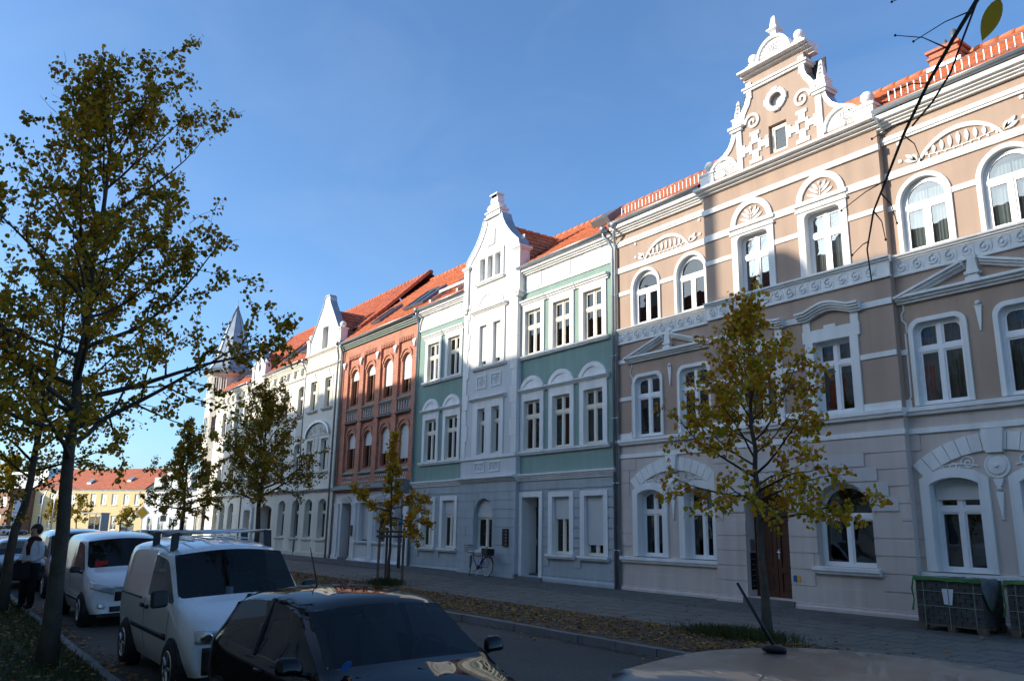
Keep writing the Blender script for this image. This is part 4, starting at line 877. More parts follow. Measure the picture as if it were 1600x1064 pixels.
for z0, z1, ww in ((11.15, 11.23, .1), (11.23, 11.31, .16), (11.31, 11.40, .22)): MB().fbox(cL, cR, z0, z1, -.1, ww).build('eaves_board', 'greenw', Cc)
gutter(Cc, cL, cR, 11.5, .3)
MB().extr([(-.02, 4.02), (.04, 4.0), (.30, 3.82), (.30, 3.76), (0, 3.74)], cL, cR).build('storey_cornice', 'greenw', Cc)
g = MB()
for x in np.arange(cL + .05, cR - .1, .2): g.prism([(x, 3.76), (x + .2, 3.76), (x + .1, 3.62)], 0, .14)
g.build('tooth_frieze', 'brick', Cc)
# white ground floor with pilasters
gw = [-38.15, -36.15, -34.35, -32.55]
hg = [outline(gw[0] - .55, gw[0] + .55, .5, 3.15, e=.02)] + [outline(c - .48, c + .48, 1.33, 3.12, e=.02) for c in gw[1:]]
MB().holed([(cL, GZ), (cR, GZ), (cR, 3.78), (cL, 3.78)], hg, .02, -.5).build('ground_floor_wall', 'white', Cc)
for c in gw[1:]:
    window(Cc, c - .48, c + .48, 1.33, 3.12, w=-.2, fm='brownf', shut=[1.4, 2.5, 2.55][gw.index(c) - 1]); sill(Cc, c - .62, c + .62, 1.2, 1.32, .16, .02)
    MB().fbox(c - .5, c + .5, .7, 1.1, .02, .04).build('apron_panel', 'white', Cc)
for c in gw:
    g = MB()
    for k, (hh, z) in enumerate(((.62, 3.12), (.56, 3.2), (.46, 3.28), (.36, 3.36))): g.fbox(c - hh, c + hh, z, z + .08, .02, .06 + .035 * k)
    g.build('corbelled_hood', 'white', Cc)
for x in (-39.2, -37.15, -35.25, -33.45, -31.85):
    g = MB(); g.fbox(x - .22, x + .22, .55, 3.0, .02, .10); g.fbox(x - .26, x + .26, 3.0, 3.12, .02, .14); g.fbox(x - .27, x + .27, .4, .58, .02, .15); g.build('pilaster', 'white', Cc)
MB().extr([(0, .05), (.14, .05), (.14, .42), (.06, .50), (.02, .52)], -37.58, cR).build('plinth', 'white', Cc); MB().extr([(0, .05), (.14, .05), (.14, .42), (.06, .50), (.02, .52)], cL, -38.72).build('plinth', 'white', Cc)
MB().fbox(-38.7, -37.6, .5, 2.7, -.48, -.44).build('door', 'doorbrown', Cc); MB().fbox(-38.75, -37.55, .2, .5, -.5, .1).build('doorstep', 'kerb', Cc)
MB().fbox(-37.42, -37.12, 1.55, 2.05, .10, .15).build('letter_box', 'black', Cc)
mainroof(Cc, cL, cR, 11.52, 16.1, 5.1, w=.26)
def skylight(root, u, y, z, w=.8, h=1.25, p=41.):
    a = R(p); n = Vector((0, -math.sin(a), math.cos(a))); up = Vector((0, math.cos(a), math.sin(a))); c = Vector((u, y, z)) + n * .13
    def q(x, s, k): v = c + Vector((x, 0, 0)) + up * s + n * k; return (v.x, v.y, v.z)
    g = MB()
    for x0, x1, s0, s1 in ((-w / 2, -w / 2 + .07, 0, h), (w / 2 - .07, w / 2, 0, h), (-w / 2 + .07, w / 2 - .07, 0, .07), (-w / 2 + .07, w / 2 - .07, h - .07, h)):
        g.hexa([q(x0, s0, -.06), q(x1, s0, -.06), q(x1, s1, -.06), q(x0, s1, -.06), q(x0, s0, .06), q(x1, s0, .06), q(x1, s1, .06), q(x0, s1, .06)])
    o = g.build('skylight', 'zincd', root); MB().hexa([q(-w / 2 + .07, .07, 0), q(w / 2 - .07, .07, 0), q(w / 2 - .07, h - .07, 0), q(-w / 2 + .07, h - .07, 0), q(-w / 2 + .07, .07, .02), q(w / 2 - .07, .07, .02), q(w / 2 - .07, h - .07, .02), q(-w / 2 + .07, h - .07, .02)]).build('pane', 'skyglass', o)
    return o
M['skyglass'] = mat('skylight_glass', (.30, .34, .38), .04, .05, 2, 0, 0, 60, .9, .5)
def onroof(y, ze, w, zr, dy): return ze + (zr - ze) * (y - (Y0 - w)) / (dy + w)
for u, yy, ww, hh in ((-37.2, Y0 + .6, 1.0, 1.7), (-33.9, Y0 + .7, 1.05, 1.9), (-32.75, Y0 + .6, 1.05, 1.7)): skylight(Cc, u, yy, onroof(yy, 11.52, .26, 16.1, 5.1), ww, hh, 40.5)
shell_body(Cc, cL, cR, .1, 11.2, 9, 'brick', [.4, 3.9, 7.4, 11.0])
downpipe(Cc, cL + .05, .12, .3, 10.9, .05, (.1, .2))

# ================================================================ house D: long white corner house with gable, small gable and tower
Dh = thing('corner_house', 'long white corner house with red roof, pointed gables and grey spire turret', 'house', (-52, 17.41, .3))
dR, dL, eL = -39.75, -44.55, -62.6; gw_ = .12
d2 = [-43.2, -41.2]
def plainwin(root, c, h, v0, v1, kind='rect', rise=.12, wf=0., tr=None, m='cream', t=.15, sl=True, sw=None, shut=None):
    surround(root, c - h, c + h, v0, v1, t, kind, rise, wf + .035, wf - .26, m); window(root, c - h, c + h, v0, v1, kind, rise, w=wf - .10, tr=tr, fm='ivory', fw=.05, shut=shut, curt=rng.choice([None, 'full', None]))
    if sl: sill(root, c - h - .22, c + h + .22, v0 - .13, v0, wf + .14, wf, sw or m)
ho = [outline(c - .46, c + .46, 8.28, 9.95, e=.05) for c in d2] + [outline(c - .46, c + .46, 4.85, 6.6, e=.05) for c in d2]
MB().holed([(dL, 3.8), (dR, 3.8), (dR, 11.5), (dL, 11.5)], ho, gw_, -.2).build('gable_bay_wall', 'cream', Dh)
for c in d2:
    plainwin(Dh, c, .46, 8.28, 9.95, wf=gw_, tr=9.35, sw='creamG'); plainwin(Dh, c, .46, 4.85, 6.6, wf=gw_, tr=5.95, t=.12, sw='creamG')
    MB().prism([(c - .22, 10.1), (c + .22, 10.1), (c + .16, 10.2), (c + .07, 10.22), (c, 10.42), (c - .07, 10.22), (c - .16, 10.2)], gw_, gw_ + .06).build('keystone', 'cream', Dh)
cm = -42.2
g = MB(); g.strip(arc(cm, 6.78, 1.55, 180, 0, 20, .74), .13, gw_, gw_ + .14); g.build('arch_moulding', 'zinc', Dh)
MB().prism(arc(cm, 6.78, 1.53, 0, 180, 20, .72), gw_, gw_ + .03).build('arch_field', 'creamG', Dh)
g = MB()
for sgn in (-1, 1):
    for sx, sz, r in ((.45, 7.1, .2), (.9, 6.98, .15), (1.2, 6.9, .08)): g.tube([(cm + sgn * (sx + x), Y0 - gw_ - .03, sz + z) for x, z in spiral(0, 0, r, .02, 0, 560, 20)], .022, 4)
g.prism([(cm - .18, 6.7), (cm + .18, 6.7), (cm + .1, 6.1), (cm, 5.6), (cm - .1, 6.1)], gw_, gw_ + .03); g.build('arch_relief', 'creamG', Dh)
cornice(Dh, dL - .03, dR + .03, 11.38, 11.58, gw_ + .14, gw_ - .1, 'cream', steps=3); cornice(Dh, dL - .03, dR + .03, 10.48, 10.62, gw_ + .12, gw_ - .1, 'cream', steps=3)
for a, b in ((dL + .2, -43.0), (-42.85, -41.55), (-41.4, dR - .2)): MB().holed([(a, 10.72), (b, 10.72), (b, 11.3), (a, 11.3)], [shrink([(a, 10.72), (b, 10.72), (b, 11.3), (a, 11.3)], .05)], gw_ + .025, gw_).build('frieze_panel', 'cream', Dh)
pl = [(dL + .15, 11.5), (dR - .55, 11.5), (dR - .55, 12.55), (cm + .62, 14.15), (cm + .45, 14.4), (cm + .42, 14.62), (cm + .25, 14.78), (cm - .25, 14.78), (cm - .42, 14.62), (cm - .45, 14.4), (cm - .62, 14.15), (dL + .15, 12.2)]
GD = MB().holed(pl, [outline(cm - .42, cm + .38, 11.72, 13.0)], gw_ - .02, gw_ - .35).build('gable', 'white', Dh)
window(Dh, cm - .42, cm + .38, 11.72, 13.0, w=gw_ - .25, fm='ivory', fw=.05, curt='full')
g = MB()
for p, q in zip(pl[2:11], pl[3:12]): g.prism([p, q, (q[0] * 1, q[1] + .05), (p[0], p[1] + .05)], gw_ - .38, gw_ + .04)
g.build('gable_coping', 'zinc', GD)
for x in (dL + .05, dR - .42):
    g = MB(); g.fbox(x - .16, x + .22, 11.5, 12.5, gw_ - .35, gw_ + .05); g.fbox(x - .2, x + .26, 12.45, 12.55, gw_ - .4, gw_ + .1); g.ball((x + .03, Y0 - gw_ + .15, 12.74), .18, 14, 10); g.build('ball_pier', 'white', GD)
for sgn in (-1, 1):
    Bv = Vector((sgn * 2.2, 0, -2.1)); tiles('gable_roof_tiles', (cm + sgn * 2.2, Y0 + .25, 11.9), (0, 1, 0), -Bv, 3.6, Bv.length, 'tiled', Dh)
    MB().add([(cm, Y0 + .25, 13.98), (cm, Y0 + 3.8, 13.98), (cm + sgn * 2.2, Y0 + 3.8, 11.85), (cm + sgn * 2.2, Y0 + .25, 11.85)], [(0, 1, 2, 3)]).build('gable_roof', 'tiled', Dh, False, False)
# long wings and small gable bay
sL, sR = -54.45, -51.75; sg = .12
e2 = [-50.35, -47.75, -45.35]; e3 = [-60.25, -57.35, -55.35]
for a, b, ws in ((sR, dL, e2), (eL, sL, e3)):
    ho = []
    for c in ws: ho += [outline(c - .5, c + .5, 8.2, 9.97, 'seg', .16, e=.1), outline(c - .5, c + .5, 4.8, 6.6, 'seg', .16, e=.1)]
    MB().holed([(a, 3.8), (b, 3.8), (b, 11.4), (a, 11.4)], ho, 0, -.3).build('wing_wall', 'cream', Dh)
    for c in ws:
        plainwin(Dh, c, .5, 8.2, 9.97, 'seg', .16, tr=9.3, sl=True, m='cream', t=.2, sw='creamG'); plainwin(Dh, c, .5, 4.8, 6.6, 'seg', .16, tr=5.95, t=.2, sw='creamG')
        MB().fbox(c - .5, c + .5, 7.0, 7.85, 0, .03).build('apron_panel', 'creamG', Dh)
    cornice(Dh, a, b, 11.05, 11.36, .26, 0, 'cream', steps=4); band(Dh, a, b, 10.42, 10.52, .08, m='cream')
    for x in np.arange(a + .5, b - .2, 1.15):
        g = MB(); g.prism([(x - .14, 11.05), (x + .14, 11.05), (x + .12, 10.85), (x + .05, 10.62), (x - .05, 10.62), (x - .12, 10.85)], 0, .16); g.build('corbel', 'cream', Dh)
    gutter(Dh, a, b, 11.46, .3)
ho = [outline(-53.75, -53.2, 9.98, 11.1, 'round'), outline(-53.0, -52.45, 9.98, 11.1, 'round')]; scx = -53.1
MB().holed([(sL, 3.8), (sR, 3.8), (sR, 11.5), (sL, 11.5)], ho + [outline(scx - .5, scx + .5, 6.6, 8.4, 'seg', .16)], sg, -.2).build('small_bay_wall', 'cream', Dh)
for a, b in ((-53.75, -53.2), (-53.0, -52.45)): window(Dh, a, b, 9.98, 11.1, 'round', w=sg - .25, cols=1, fm='ivory', fw=.05)
window(Dh, scx - .5, scx + .5, 6.6, 8.4, 'seg', .16, w=sg - .25, fm='ivory', fw=.05); sill(Dh, -53.9, -52.3, 9.86, 9.97, sg + .12, sg, 'creamG')
pl = [(sL + .1, 11.5), (sR - .1, 11.5), (sR - .1, 12.3), (sR - .45, 12.35), (scx + .28, 13.55), (scx - .28, 13.55), (sL + .45, 12.35), (sL + .1, 12.3)]
GS = MB().holed(pl, [arc(scx, 12.25, .26, 0, 340, 17)], sg - .02, sg - .35).build('gable', 'white', Dh)
MB().fbox(scx - .3, scx + .3, 11.9, 12.6, sg - .3, sg - .25).build('oculus_back', 'zincd', GS)
g = MB(); g.fbox(scx - .34, scx + .34, 13.5, 13.62, sg - .4, sg + .06); g.lathe([(.2, 0), (.12, .12), (.22, .3), (.2, .42), (.1, .5), (.12, .6), (.02, .72)], (scx, Y0 - sg + .15, 13.62), 12); g.build('finial', 'white', GS, True)
g = MB()
for p, q in zip(pl[3:6], pl[4:7]): g.prism([p, q, (q[0], q[1] + .05), (p[0], p[1] + .05)], sg - .38, sg + .04)
g.build('gable_coping', 'zinc', GS)
for x in (sL + .25, sR - .25): g = MB(); g.fbox(x - .2, x + .2, 11.4, 12.35, sg - .35, sg + .05); g.fbox(x - .25, x + .25, 12.33, 12.42, sg - .4, sg + .1); g.ball((x, Y0 - sg + .15, 12.6), .17, 12, 8); g.build('ball_pier', 'white', GS)
for sgn in (-1, 1):
    Bv = Vector((sgn * 1.3, 0, -1.6)); tiles('gable_roof_tiles', (scx + sgn * 1.3, Y0 + .25, 11.7), (0, 1, 0), -Bv, 2.6, Bv.length, 'tiled', Dh)
    MB().add([(scx, Y0 + .25, 13.28), (scx, Y0 + 2.8, 13.28), (scx + sgn * 1.3, Y0 + 2.8, 11.66), (scx + sgn * 1.3, Y0 + .25, 11.66)], [(0, 1, 2, 3)]).build('gable_roof', 'tiled', Dh, False, False)
# ground floor
gfx = [(-62.0, 0), (-60.25, 1), (-58.6, 1), (-56.7, 1), (-52.85, 2), (-49.75, 3), (-47.05, 1), (-44.85, 1), (-43.0, 1), (-41.1, 1)]
ho = [outline(x - (.52 if k == 1 else .62 if k == 2 else 1.05), x + (.52 if k == 1 else .62 if k == 2 else 1.05), 1.33 if k == 1 else .5, 3.4 if k == 1 else 2.9 if k == 2 else 3.15, 'seg', .22) for x, k in gfx if k]
MB().holed([(eL, GZ), (dR, GZ), (dR, 3.8), (eL, 3.8)], ho, .06, -.6).build('ground_floor_wall', 'cream', Dh)
cornice(Dh, eL, dR, 3.74, 3.92, .26, 0, 'creamG', steps=4, name='storey_cornice')
for x, k in gfx:
    if k == 1:
        window(Dh, x - .52, x + .52, 1.33, 3.4, 'seg', .22, w=-.16, tr=2.7, fm='ivory', fw=.05); sill(Dh, x - .66, x + .66, 1.18, 1.32, .16, .06, 'creamG')
        MB().fbox(x - .5, x + .5, .65, 1.1, .06, .075).build('apron_panel', 'creamG', Dh)
    elif k == 2:
        g = MB(); g.holed([(x - .95, .4), (x + .95, .4), (x + .95, 3.05), (x - .95, 3.05)], [outline(x - .62, x + .62, .5, 2.9)], .2, .05); g.prism([(x - .95, 3.05), (x + .95, 3.05), (x + .7, 3.3), (x + .3, 3.5), (x, 3.56), (x - .3, 3.5), (x - .7, 3.3)], .06, .22); g.build('portal', 'white', Dh)
        MB().fbox(x - .62, x + .62, .45, 2.9, -.35, -.3).build('door', 'creamG', Dh)
    elif k == 3: MB().fbox(x - 1.05, x + 1.05, .45, 3.15, -.55, -.5).build('gate', 'doorbrown', Dh)
ho = [(x - (.55 if k == 1 else 1.0 if k == 2 else 1.05), x + (.55 if k == 1 else 1.0 if k == 2 else 1.05), .6 if k == 1 else .3, 3.42) for x, k in gfx if k]
cutcourses(Dh, eL + .01, dR - .01, .62, 3.66, 7, ho, 'cream', .05, .075, .02)
MB().fbox(eL, dR, GZ, .58, .06, .13).build('plinth', 'creamG', Dh)
# roof with skylights
B_ = 5.2
mainroof(Dh, eL + .2, sL, 11.45, 16.7, B_, 'tiled', .26); mainroof(Dh, sR, dL, 11.45, 16.7, B_, 'tiled', .26); mainroof(Dh, dL, dR, 12.7, 16.7, B_, 'tiled', -.9); mainroof(Dh, sL, sR, 12.7, 16.7, B_, 'tiled', -.9)
for u, yy, hh in ((-49.6, .5, 1.5), (-47.2, .7, 1.9), (-45.6, .35, 1.4), (-60.0, .5, 1.4), (-57.6, .6, 1.8), (-56.2, .4, 1.3)): skylight(Dh, u, Y0 + yy, onroof(Y0 + yy, 11.45, .26, 16.7, B_), 1.05, hh + .2, 44)
MB().hexa([(dR - .25, Y0 - .05, 11.5), (dR, Y0 - .05, 11.5), (dR, Y0 + 5.1, 16.6), (dR - .25, Y0 + 5.1, 16.6), (dR - .25, Y0 - .05, 11.72), (dR, Y0 - .05, 11.72), (dR, Y0 + 5.1, 16.85), (dR - .25, Y0 + 5.1, 16.85)]).build('party_wall_coping', 'tiled', Dh)
# turret on the corner
tx, ty, tr_ = -63.9, Y0 + 1.2, 1.55
def octo(r, n=8, ph=22.5): return [(tx + r * math.cos(R(ph + 360 * i / n)), ty + r * math.sin(R(ph + 360 * i / n))) for i in range(n)]
def ring(g, prof, n=8):
    vs = [(x, y, z) for r, z in prof for x, y in octo(r, n)]; k = len(prof)
    g.add(vs, [(i * n + q, i * n + (q + 1) % n, (i + 1) * n + (q + 1) % n, (i + 1) * n + q) for i in range(k - 1) for q in range(n)])
g = MB(); ring(g, [(tr_ / math.cos(R(22.5)), GZ), (tr_ / math.cos(R(22.5)), 13.35)]); TW = g.build('turret', 'cream', Dh)
g = MB(); ring(g, [(1.78, 3.7), (1.95, 3.8), (1.95, 3.9), (1.7, 3.95)]); ring(g, [(1.7, 11.3), (1.85, 11.38), (1.85, 11.48), (1.7, 11.52)]); ring(g, [(1.7, 13.1), (1.95, 13.25), (1.98, 13.36), (1.6, 13.38)]); g.build('turret_moulding', 'cream', TW)
g = MB(); ring(g, [(2.12, 13.34), (2.14, 13.40), (1.72, 13.95), (1.38, 14.7), (1.12, 15.6), (.8, 16.8), (.42, 18.0), (.05, 18.95)]); SP = g.build('spire', 'zinc', TW)
for i in range(8):
    pr = [(2.14, 13.42), (1.73, 13.96), (1.39, 14.71), (1.13, 15.61), (.81, 16.81), (.43, 18.0), (.06, 18.95)]
    MB().tube([(tx + r * math.cos(R(22.5 + 45 * i)), ty + r * math.sin(R(22.5 + 45 * i)), z) for r, z in pr], .03, 5).build('spire_seam', 'zincd', SP)
g = MB(); g.ball((tx, ty, 19.0), .12, 10, 6); g.tube([(tx, ty, 18.9), (tx, ty, 19.6)], [.03, .01], 6); g.build('spire_tip', 'zincd', SP, True)
for k in (5, 6, 7):      # faces towards the street
    a = R(45 * k); nx, ny = math.cos(a), math.sin(a); px, py = -ny, nx
    def fp(s, z, d): return (tx + nx * (tr_ + d) + px * s, ty + ny * (tr_ + d) + py * s, z)
    for z0, z1, ss in ((1.3, 3.2, ((-.4, .4),)), (4.8, 6.6, ((-.4, .4),)), (8.25, 9.95, ((-.4, .4),)), (11.75, 13.0, ((-.46, -.14), (.14, .46)))):
        for s0, s1 in ss:
            g = MB()
            for a0, a1, b0, b1 in ((s0 - .1, s0, z0 - .1, z1 + .1), (s1, s1 + .1, z0 - .1, z1 + .1), (s0, s1, z1, z1 + .1), (s0, s1, z0 - .1, z0), ((s0 + s1) / 2 - .03, (s0 + s1) / 2 + .03, z0, z1)):
                g.hexa([fp(a0, b0, -.05), fp(a1, b0, -.05), fp(a1, b0, .05), fp(a0, b0, .05), fp(a0, b1, -.05), fp(a1, b1, -.05), fp(a1, b1, .05), fp(a0, b1, .05)])
            wo = g.build('turret_window', 'cream', TW); MB().hexa([fp(s0, z0, .005), fp(s1, z0, .005), fp(s1, z0, .012), fp(s0, z0, .012), fp(s0, z1, .005), fp(s1, z1, .005), fp(s1, z1, .012), fp(s0, z1, .012)]).build('pane', 'skyglass', wo)
shell_body(Dh, eL, dR, .1, 11.4, 9, 'cream', [.4, 3.9, 7.5, 11.2])
downpipe(Dh, dR - .12, .25, .3, 10.9, .055, (.05, .1)); downpipe(Dh, dL - .1, .1, .3, 10.7, .05, (-.1, .2)); downpipe(Dh, sL - .12, .1, .3, 10.7, .05, (-.1, .2))
# ================================================================ the row across the street, behind the camera: it shades the street
def simplehouse(name, label, loc, rz, W, ze, zr, dep, wm, rm, rows, fm='pvc', group=None, roofpart=True, end=0):
    """front along local x (0..W), outward is local -y; rows = [(v0, v1, [centres], half width, kind)]"""
    global Y0
    old = Y0; Y0 = 0.
    o = thing(name, label, 'house', loc, rz, group, off=False)
    ho = [outline(c - h, c + h, v0, v1, k, .15) for v0, v1, cs, h, k in rows for c in cs]
    MB().holed([(0, 0), (W, 0), (W, ze), (0, ze)], ho, 0, -.25).build('front_wall', wm, o)
    MB().add([(0, .01, 0), (0, dep, 0), (0, dep, ze), (0, dep / 2, zr), (0, .01, ze), (W, .01, 0), (W, dep, 0), (W, dep, ze), (W, dep / 2, zr), (W, .01, ze), (0, .3, .1), (W, .3, .1), (W, .3, ze), (0, .3, ze)], [(0, 1, 2, 3, 4), (5, 9, 8, 7, 6), (1, 6, 7, 2)]).build('side_wall', wm, o)
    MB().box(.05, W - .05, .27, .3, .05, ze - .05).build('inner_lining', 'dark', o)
    for v0, v1, cs, h, k in rows:
        for c in cs:
            g = MB(); g.holed(outline(c - h, c + h, v0, v1, k, .15), [outline(c - h + .08, c - .04, v0 + .08, v1 - .2), outline(c + .04, c + h - .08, v0 + .08, v1 - .2)] if v0 > .6 else [outline(c - h + .1, c + h - .1, v0 + .5, v1 - .25)], -.1, -.18)
            wo = g.build('window' if v0 > .6 else 'door', fm if v0 > .6 else 'doorbrown', o); MB().fbox(c - h + .06, c + h - .06, v0 + .06, v1 - .15, -.16, -.15).build('pane', 'skyglass', wo)
            if v0 > .6: MB().fbox(c - h - .1, c + h + .1, v0 - .1, v0, 0, .1).build('sill', 'whiteA', o)
    cornice(o, -.05, W + .05, ze - .3, ze, .25, 0, 'whiteA', steps=3)
    if roofpart: MB().add([(-.1, -.3, ze - .02), (W + .1, -.3, ze - .02), (W + .1, dep / 2, zr), (-.1, dep / 2, zr), (W + .1, dep + .3, ze - .02), (-.1, dep + .3, ze - .02), (-.1, -.3, ze - .1), (W + .1, -.3, ze - .1)], [(0, 1, 2, 3), (3, 2, 4, 5), (0, 6, 7, 1)]).build('roof', rm, o, False, False)
    Y0 = old; return o
OY = -4.9; RD = 4.6                                    # its front plane and the distance of the ridge behind it
def rows4(W, n, z=(1.4, 4.9, 8.4, 11.5)):
    cs = [W * (i + .5) / n for i in range(n)]
    return [(z[0], z[0] + 1.9, cs[:-1], .55, 'seg'), (.1, 2.9, cs[-1:], .6, 'rect')] + [(q, q + 1.9, cs, .55, 'rect') for q in z[1:]]
TE = math.tan(R(SUN_EL)) / math.cos(R(SUN_PHI)); DIST = 17.41 - OY + RD; SH = math.tan(R(SUN_PHI)) * DIST
zrA, zrB = 8.2 + DIST * TE, 8.62 + DIST * TE
op = []
for i, (x0, x1, zr, wm, lab) in enumerate(((2, 16, zrA, 'greyB', 'grey four storey house across the street east of the shell gabled one'), (-14, 2, zrA, 'yellowh', 'yellow four storey house across the street'), (-31.3 - SH + .2, -14, zrA, 'cream', 'cream four storey house across the street with round topped roof gable'), (-57.9 - SH, -31.3 - SH + .2, zrB, 'brick', 'long brick four storey house at the far corner across the street'))):
    W_ = x1 - x0; o = simplehouse('opposite_house', lab, (x1, OY, .22), math.pi, W_, 14.2, zr - .22, 2 * RD, wm, 'tile', rows4(W_, max(4, int(W_ / 2.3)))); op.append(o)
def ridge_item(owner, name, xf, wid, top, m, rnd=False):
    """a chimney or gable on the ridge whose shadow falls at facade x = xf and reaches height `top` there"""
    x = xf - SH; z = top + DIST * TE; y = OY - RD; g = MB(); zb = zrA - .8
    if rnd: g.add([(x + a, y + d, zz) for d in (-.2, .2) for a, zz in ([(-wid / 2, zb), (wid / 2, zb)] + arc(0, z - wid / 2, wid / 2, 0, 180, 12))], []); n = 15; g.f = [tuple(range(n)), tuple(range(2 * n - 1, n - 1, -1))] + [(i, (i + 1) % n, n + (i + 1) % n, n + i) for i in range(n)]
    else: g.box(x - wid / 2, x + wid / 2, y - .3, y + .3, zb, z)
    ob = g.build(name, m); ob.parent = owner; ob.matrix_parent_inverse = (Matrix.Translation(owner.location) @ owner.rotation_euler.to_matrix().to_4x4()).inverted(); return ob
ridge_item(op[2], 'roof_gable', -12.1, 1.9, 9.05, 'cream', True); ridge_item(op[2], 'flue', -14.28, .24, 12.4, 'zincd'); ridge_item(op[3], 'chimney', -57.1, 1.6, 11.2, 'brick'); ridge_item(op[3], 'chimney', -42.0, .8, 9.0, 'brick')
g = MB(); x = -SH - 28.0; y = OY - RD
g.add([(x - 1.45, y - .2, zrA - 1), (x + 1.6, y - .2, zrA - 1), (x + 1.6, y - .2, zrA - .1), (x - 1.35, y - .2, zrA + 1.75), (x - 1.45, y - .2, zrA + 1.75)] + [(x - 1.45, y + .2, zrA - 1), (x + 1.6, y + .2, zrA - 1), (x + 1.6, y + .2, zrA - .1), (x - 1.35, y + .2, zrA + 1.75), (x - 1.45, y + .2, zrA + 1.75)], [(0, 1, 2, 3, 4), (9, 8, 7, 6, 5)] + [(i, (i + 1) % 5, 5 + (i + 1) % 5, 5 + i) for i in range(5)])
ob = g.build('roof_gable', 'cream'); ob.parent = op[2]; ob.matrix_parent_inverse = (Matrix.Translation(op[2].location) @ op[2].rotation_euler.to_matrix().to_4x4()).inverted()
x = -59.0 - SH; g = MB(); g.lathe([(.75, zrB - 3.5), (.75, zrB - .6), (.9, zrB - .5), (.5, zrB + .6), (.02, zrB + 1.75)], (x, OY - RD, 0), 10); ob = g.build('corner_turret', 'zinc'); ob.parent = op[3]; ob.matrix_parent_inverse = (Matrix.Translation(op[3].location) @ op[3].rotation_euler.to_matrix().to_4x4()).inverted()

# ================================================================ far side of the crossing
ang = math.atan2(11.7, 16.0)
yh = simplehouse('yellow_house', 'yellow two storey house with wide red roof beyond the crossing', (-146.5, 14.6, -.1), ang, 21.0, 7.0, 10.3, 10, 'yellowh', 'tiled',
    [(1.0, 3.0, [1.5, 3.6, 5.7, 13.6, 15.7], .55, 'rect'), (4.6, 6.2, [1.4, 3.4, 5.4, 7.4, 9.4, 11.4, 13.4, 15.4, 17.6, 19.6], .5, 'rect'), (.1, 3.1, [18.3], 1.3, 'rect')])
for x, y in ((9, .8), (16, 1.4)):
    g = MB(); z = 7.0 + 3.3 * (y + .3) / 5.3; g.hexa([(x, y, z), (x + .8, y, z), (x + .8, y + .8, z + .6), (x, y + .8, z + .6), (x, y, z + .25), (x + .8, y, z + .25), (x + .8, y + .8, z + .85), (x, y + .8, z + .85)]); g.build('roof_light', 'zinc', yh)
wx, wy = -146.5 + 21.05 * math.cos(ang), 14.6 + 21.05 * math.sin(ang)
wh = simplehouse('white_town_house', 'white town house with green roof and stepped dormer gable beside the yellow house', (wx, wy, -.1), ang, 12.5, 6.9, 9.6, 9, 'white', 'greenroof',
    [(1.0, 2.9, [1.3, 3.2, 5.2, 9.4, 11.2], .5, 'rect'), (.1, 3.0, [7.2], .6, 'rect'), (4.4, 6.2, [1.3, 3.2, 5.2, 7.2, 9.4, 11.2], .48, 'rect')])
Yt = Y0; Y0 = 0.
pl = [(3.6, 6.9), (7.9, 6.9), (7.9, 9.3), (7.0, 9.4), (6.6, 10.5), (6.1, 11.0), (6.0, 11.7), (5.5, 11.7), (5.4, 11.0), (4.9, 10.5), (4.5, 9.4), (3.6, 9.3)]
gg = MB().holed(pl, [outline(4.3, 5.2, 7.3, 9.0), outline(6.2, 7.1, 7.3, 9.0)], .1, -.2).build('gable', 'white', wh)
for a, b in ((4.3, 5.2), (6.2, 7.1)): MB().fbox(a, b, 7.3, 9.0, -.15, -.1).build('gable_pane', 'skyglass', gg)
MB().fbox(1.4, 2.7, 7.0, 8.6, -.8, .05).build('dormer', 'whiteA', wh); MB().fbox(1.65, 2.45, 7.2, 8.3, .05, .06).build('dormer_pane', 'skyglass', wh)
Y0 = Yt
rx, ry = wx + 12.55 * math.cos(ang), wy + 12.55 * math.sin(ang)
simplehouse('low_white_house', 'low white house with red roof beside the green roofed town house', (rx, ry, -.1), ang, 13, 4.4, 10.2, 10, 'white', 'tiled', [(1.0, 2.8, [1.4, 3.2, 7.2, 9.2, 11.2], .5, 'rect'), (.1, 2.8, [5.2], .6, 'rect')])
bh = simplehouse('brick_block', 'flat roofed brown brick building with white flag in front', (-168, 3.0, -.1), R(20), 24.0, 6.9, 7.0, 12, 'brickbrown', 'zincd', [(4.2, 5.6, [1.5, 4.5, 7.5, 10.5, 13.5, 16.5, 19.5, 22.3], .9, 'rect'), (1.2, 3.0, [3, 9, 15, 21], 1.0, 'rect')])
gb = thing('grey_roof_block', 'pale grey metal clad block with slanted end above the brick building', 'building', (-176, 14, 0), R(25), off=False)
MB().hexa([(0, 0, 0), (9, 0, 0), (9, 6, 0), (0, 6, 0), (0, 0, 10.2), (7.2, 0, 10.2), (7.2, 6, 10.2), (0, 6, 10.2)]).build('wall', 'greyB', gb); MB().hexa([(-.5, -.5, 10.2), (7.6, -.5, 10.2), (7.6, 6.5, 10.2), (-.5, 6.5, 10.2), (-.5, -.5, 10.6), (7.6, -.5, 10.6), (7.6, 6.5, 10.6), (-.5, 6.5, 10.6)]).build('roof', 'zinc', gb)
MB().hexa([(9.0, -.2, 5.0), (10.6, -.2, 5.0), (10.6, 6, 5.0), (9.0, 6, 5.0), (7.6, -.2, 11.2), (10.2, -.2, 11.2), (10.2, 6, 11.2), (7.6, 6, 11.2)]).build('slanted_end', 'zinc', gb); MB().hexa([(8.5, -.25, 7.6), (9.7, -.25, 7.6), (9.7, -.21, 7.6), (8.5, -.21, 7.6), (8.1, -.25, 10.6), (9.4, -.25, 10.6), (9.4, -.21, 10.6), (8.1, -.21, 10.6)]).build('window', 'skyglass', gb)
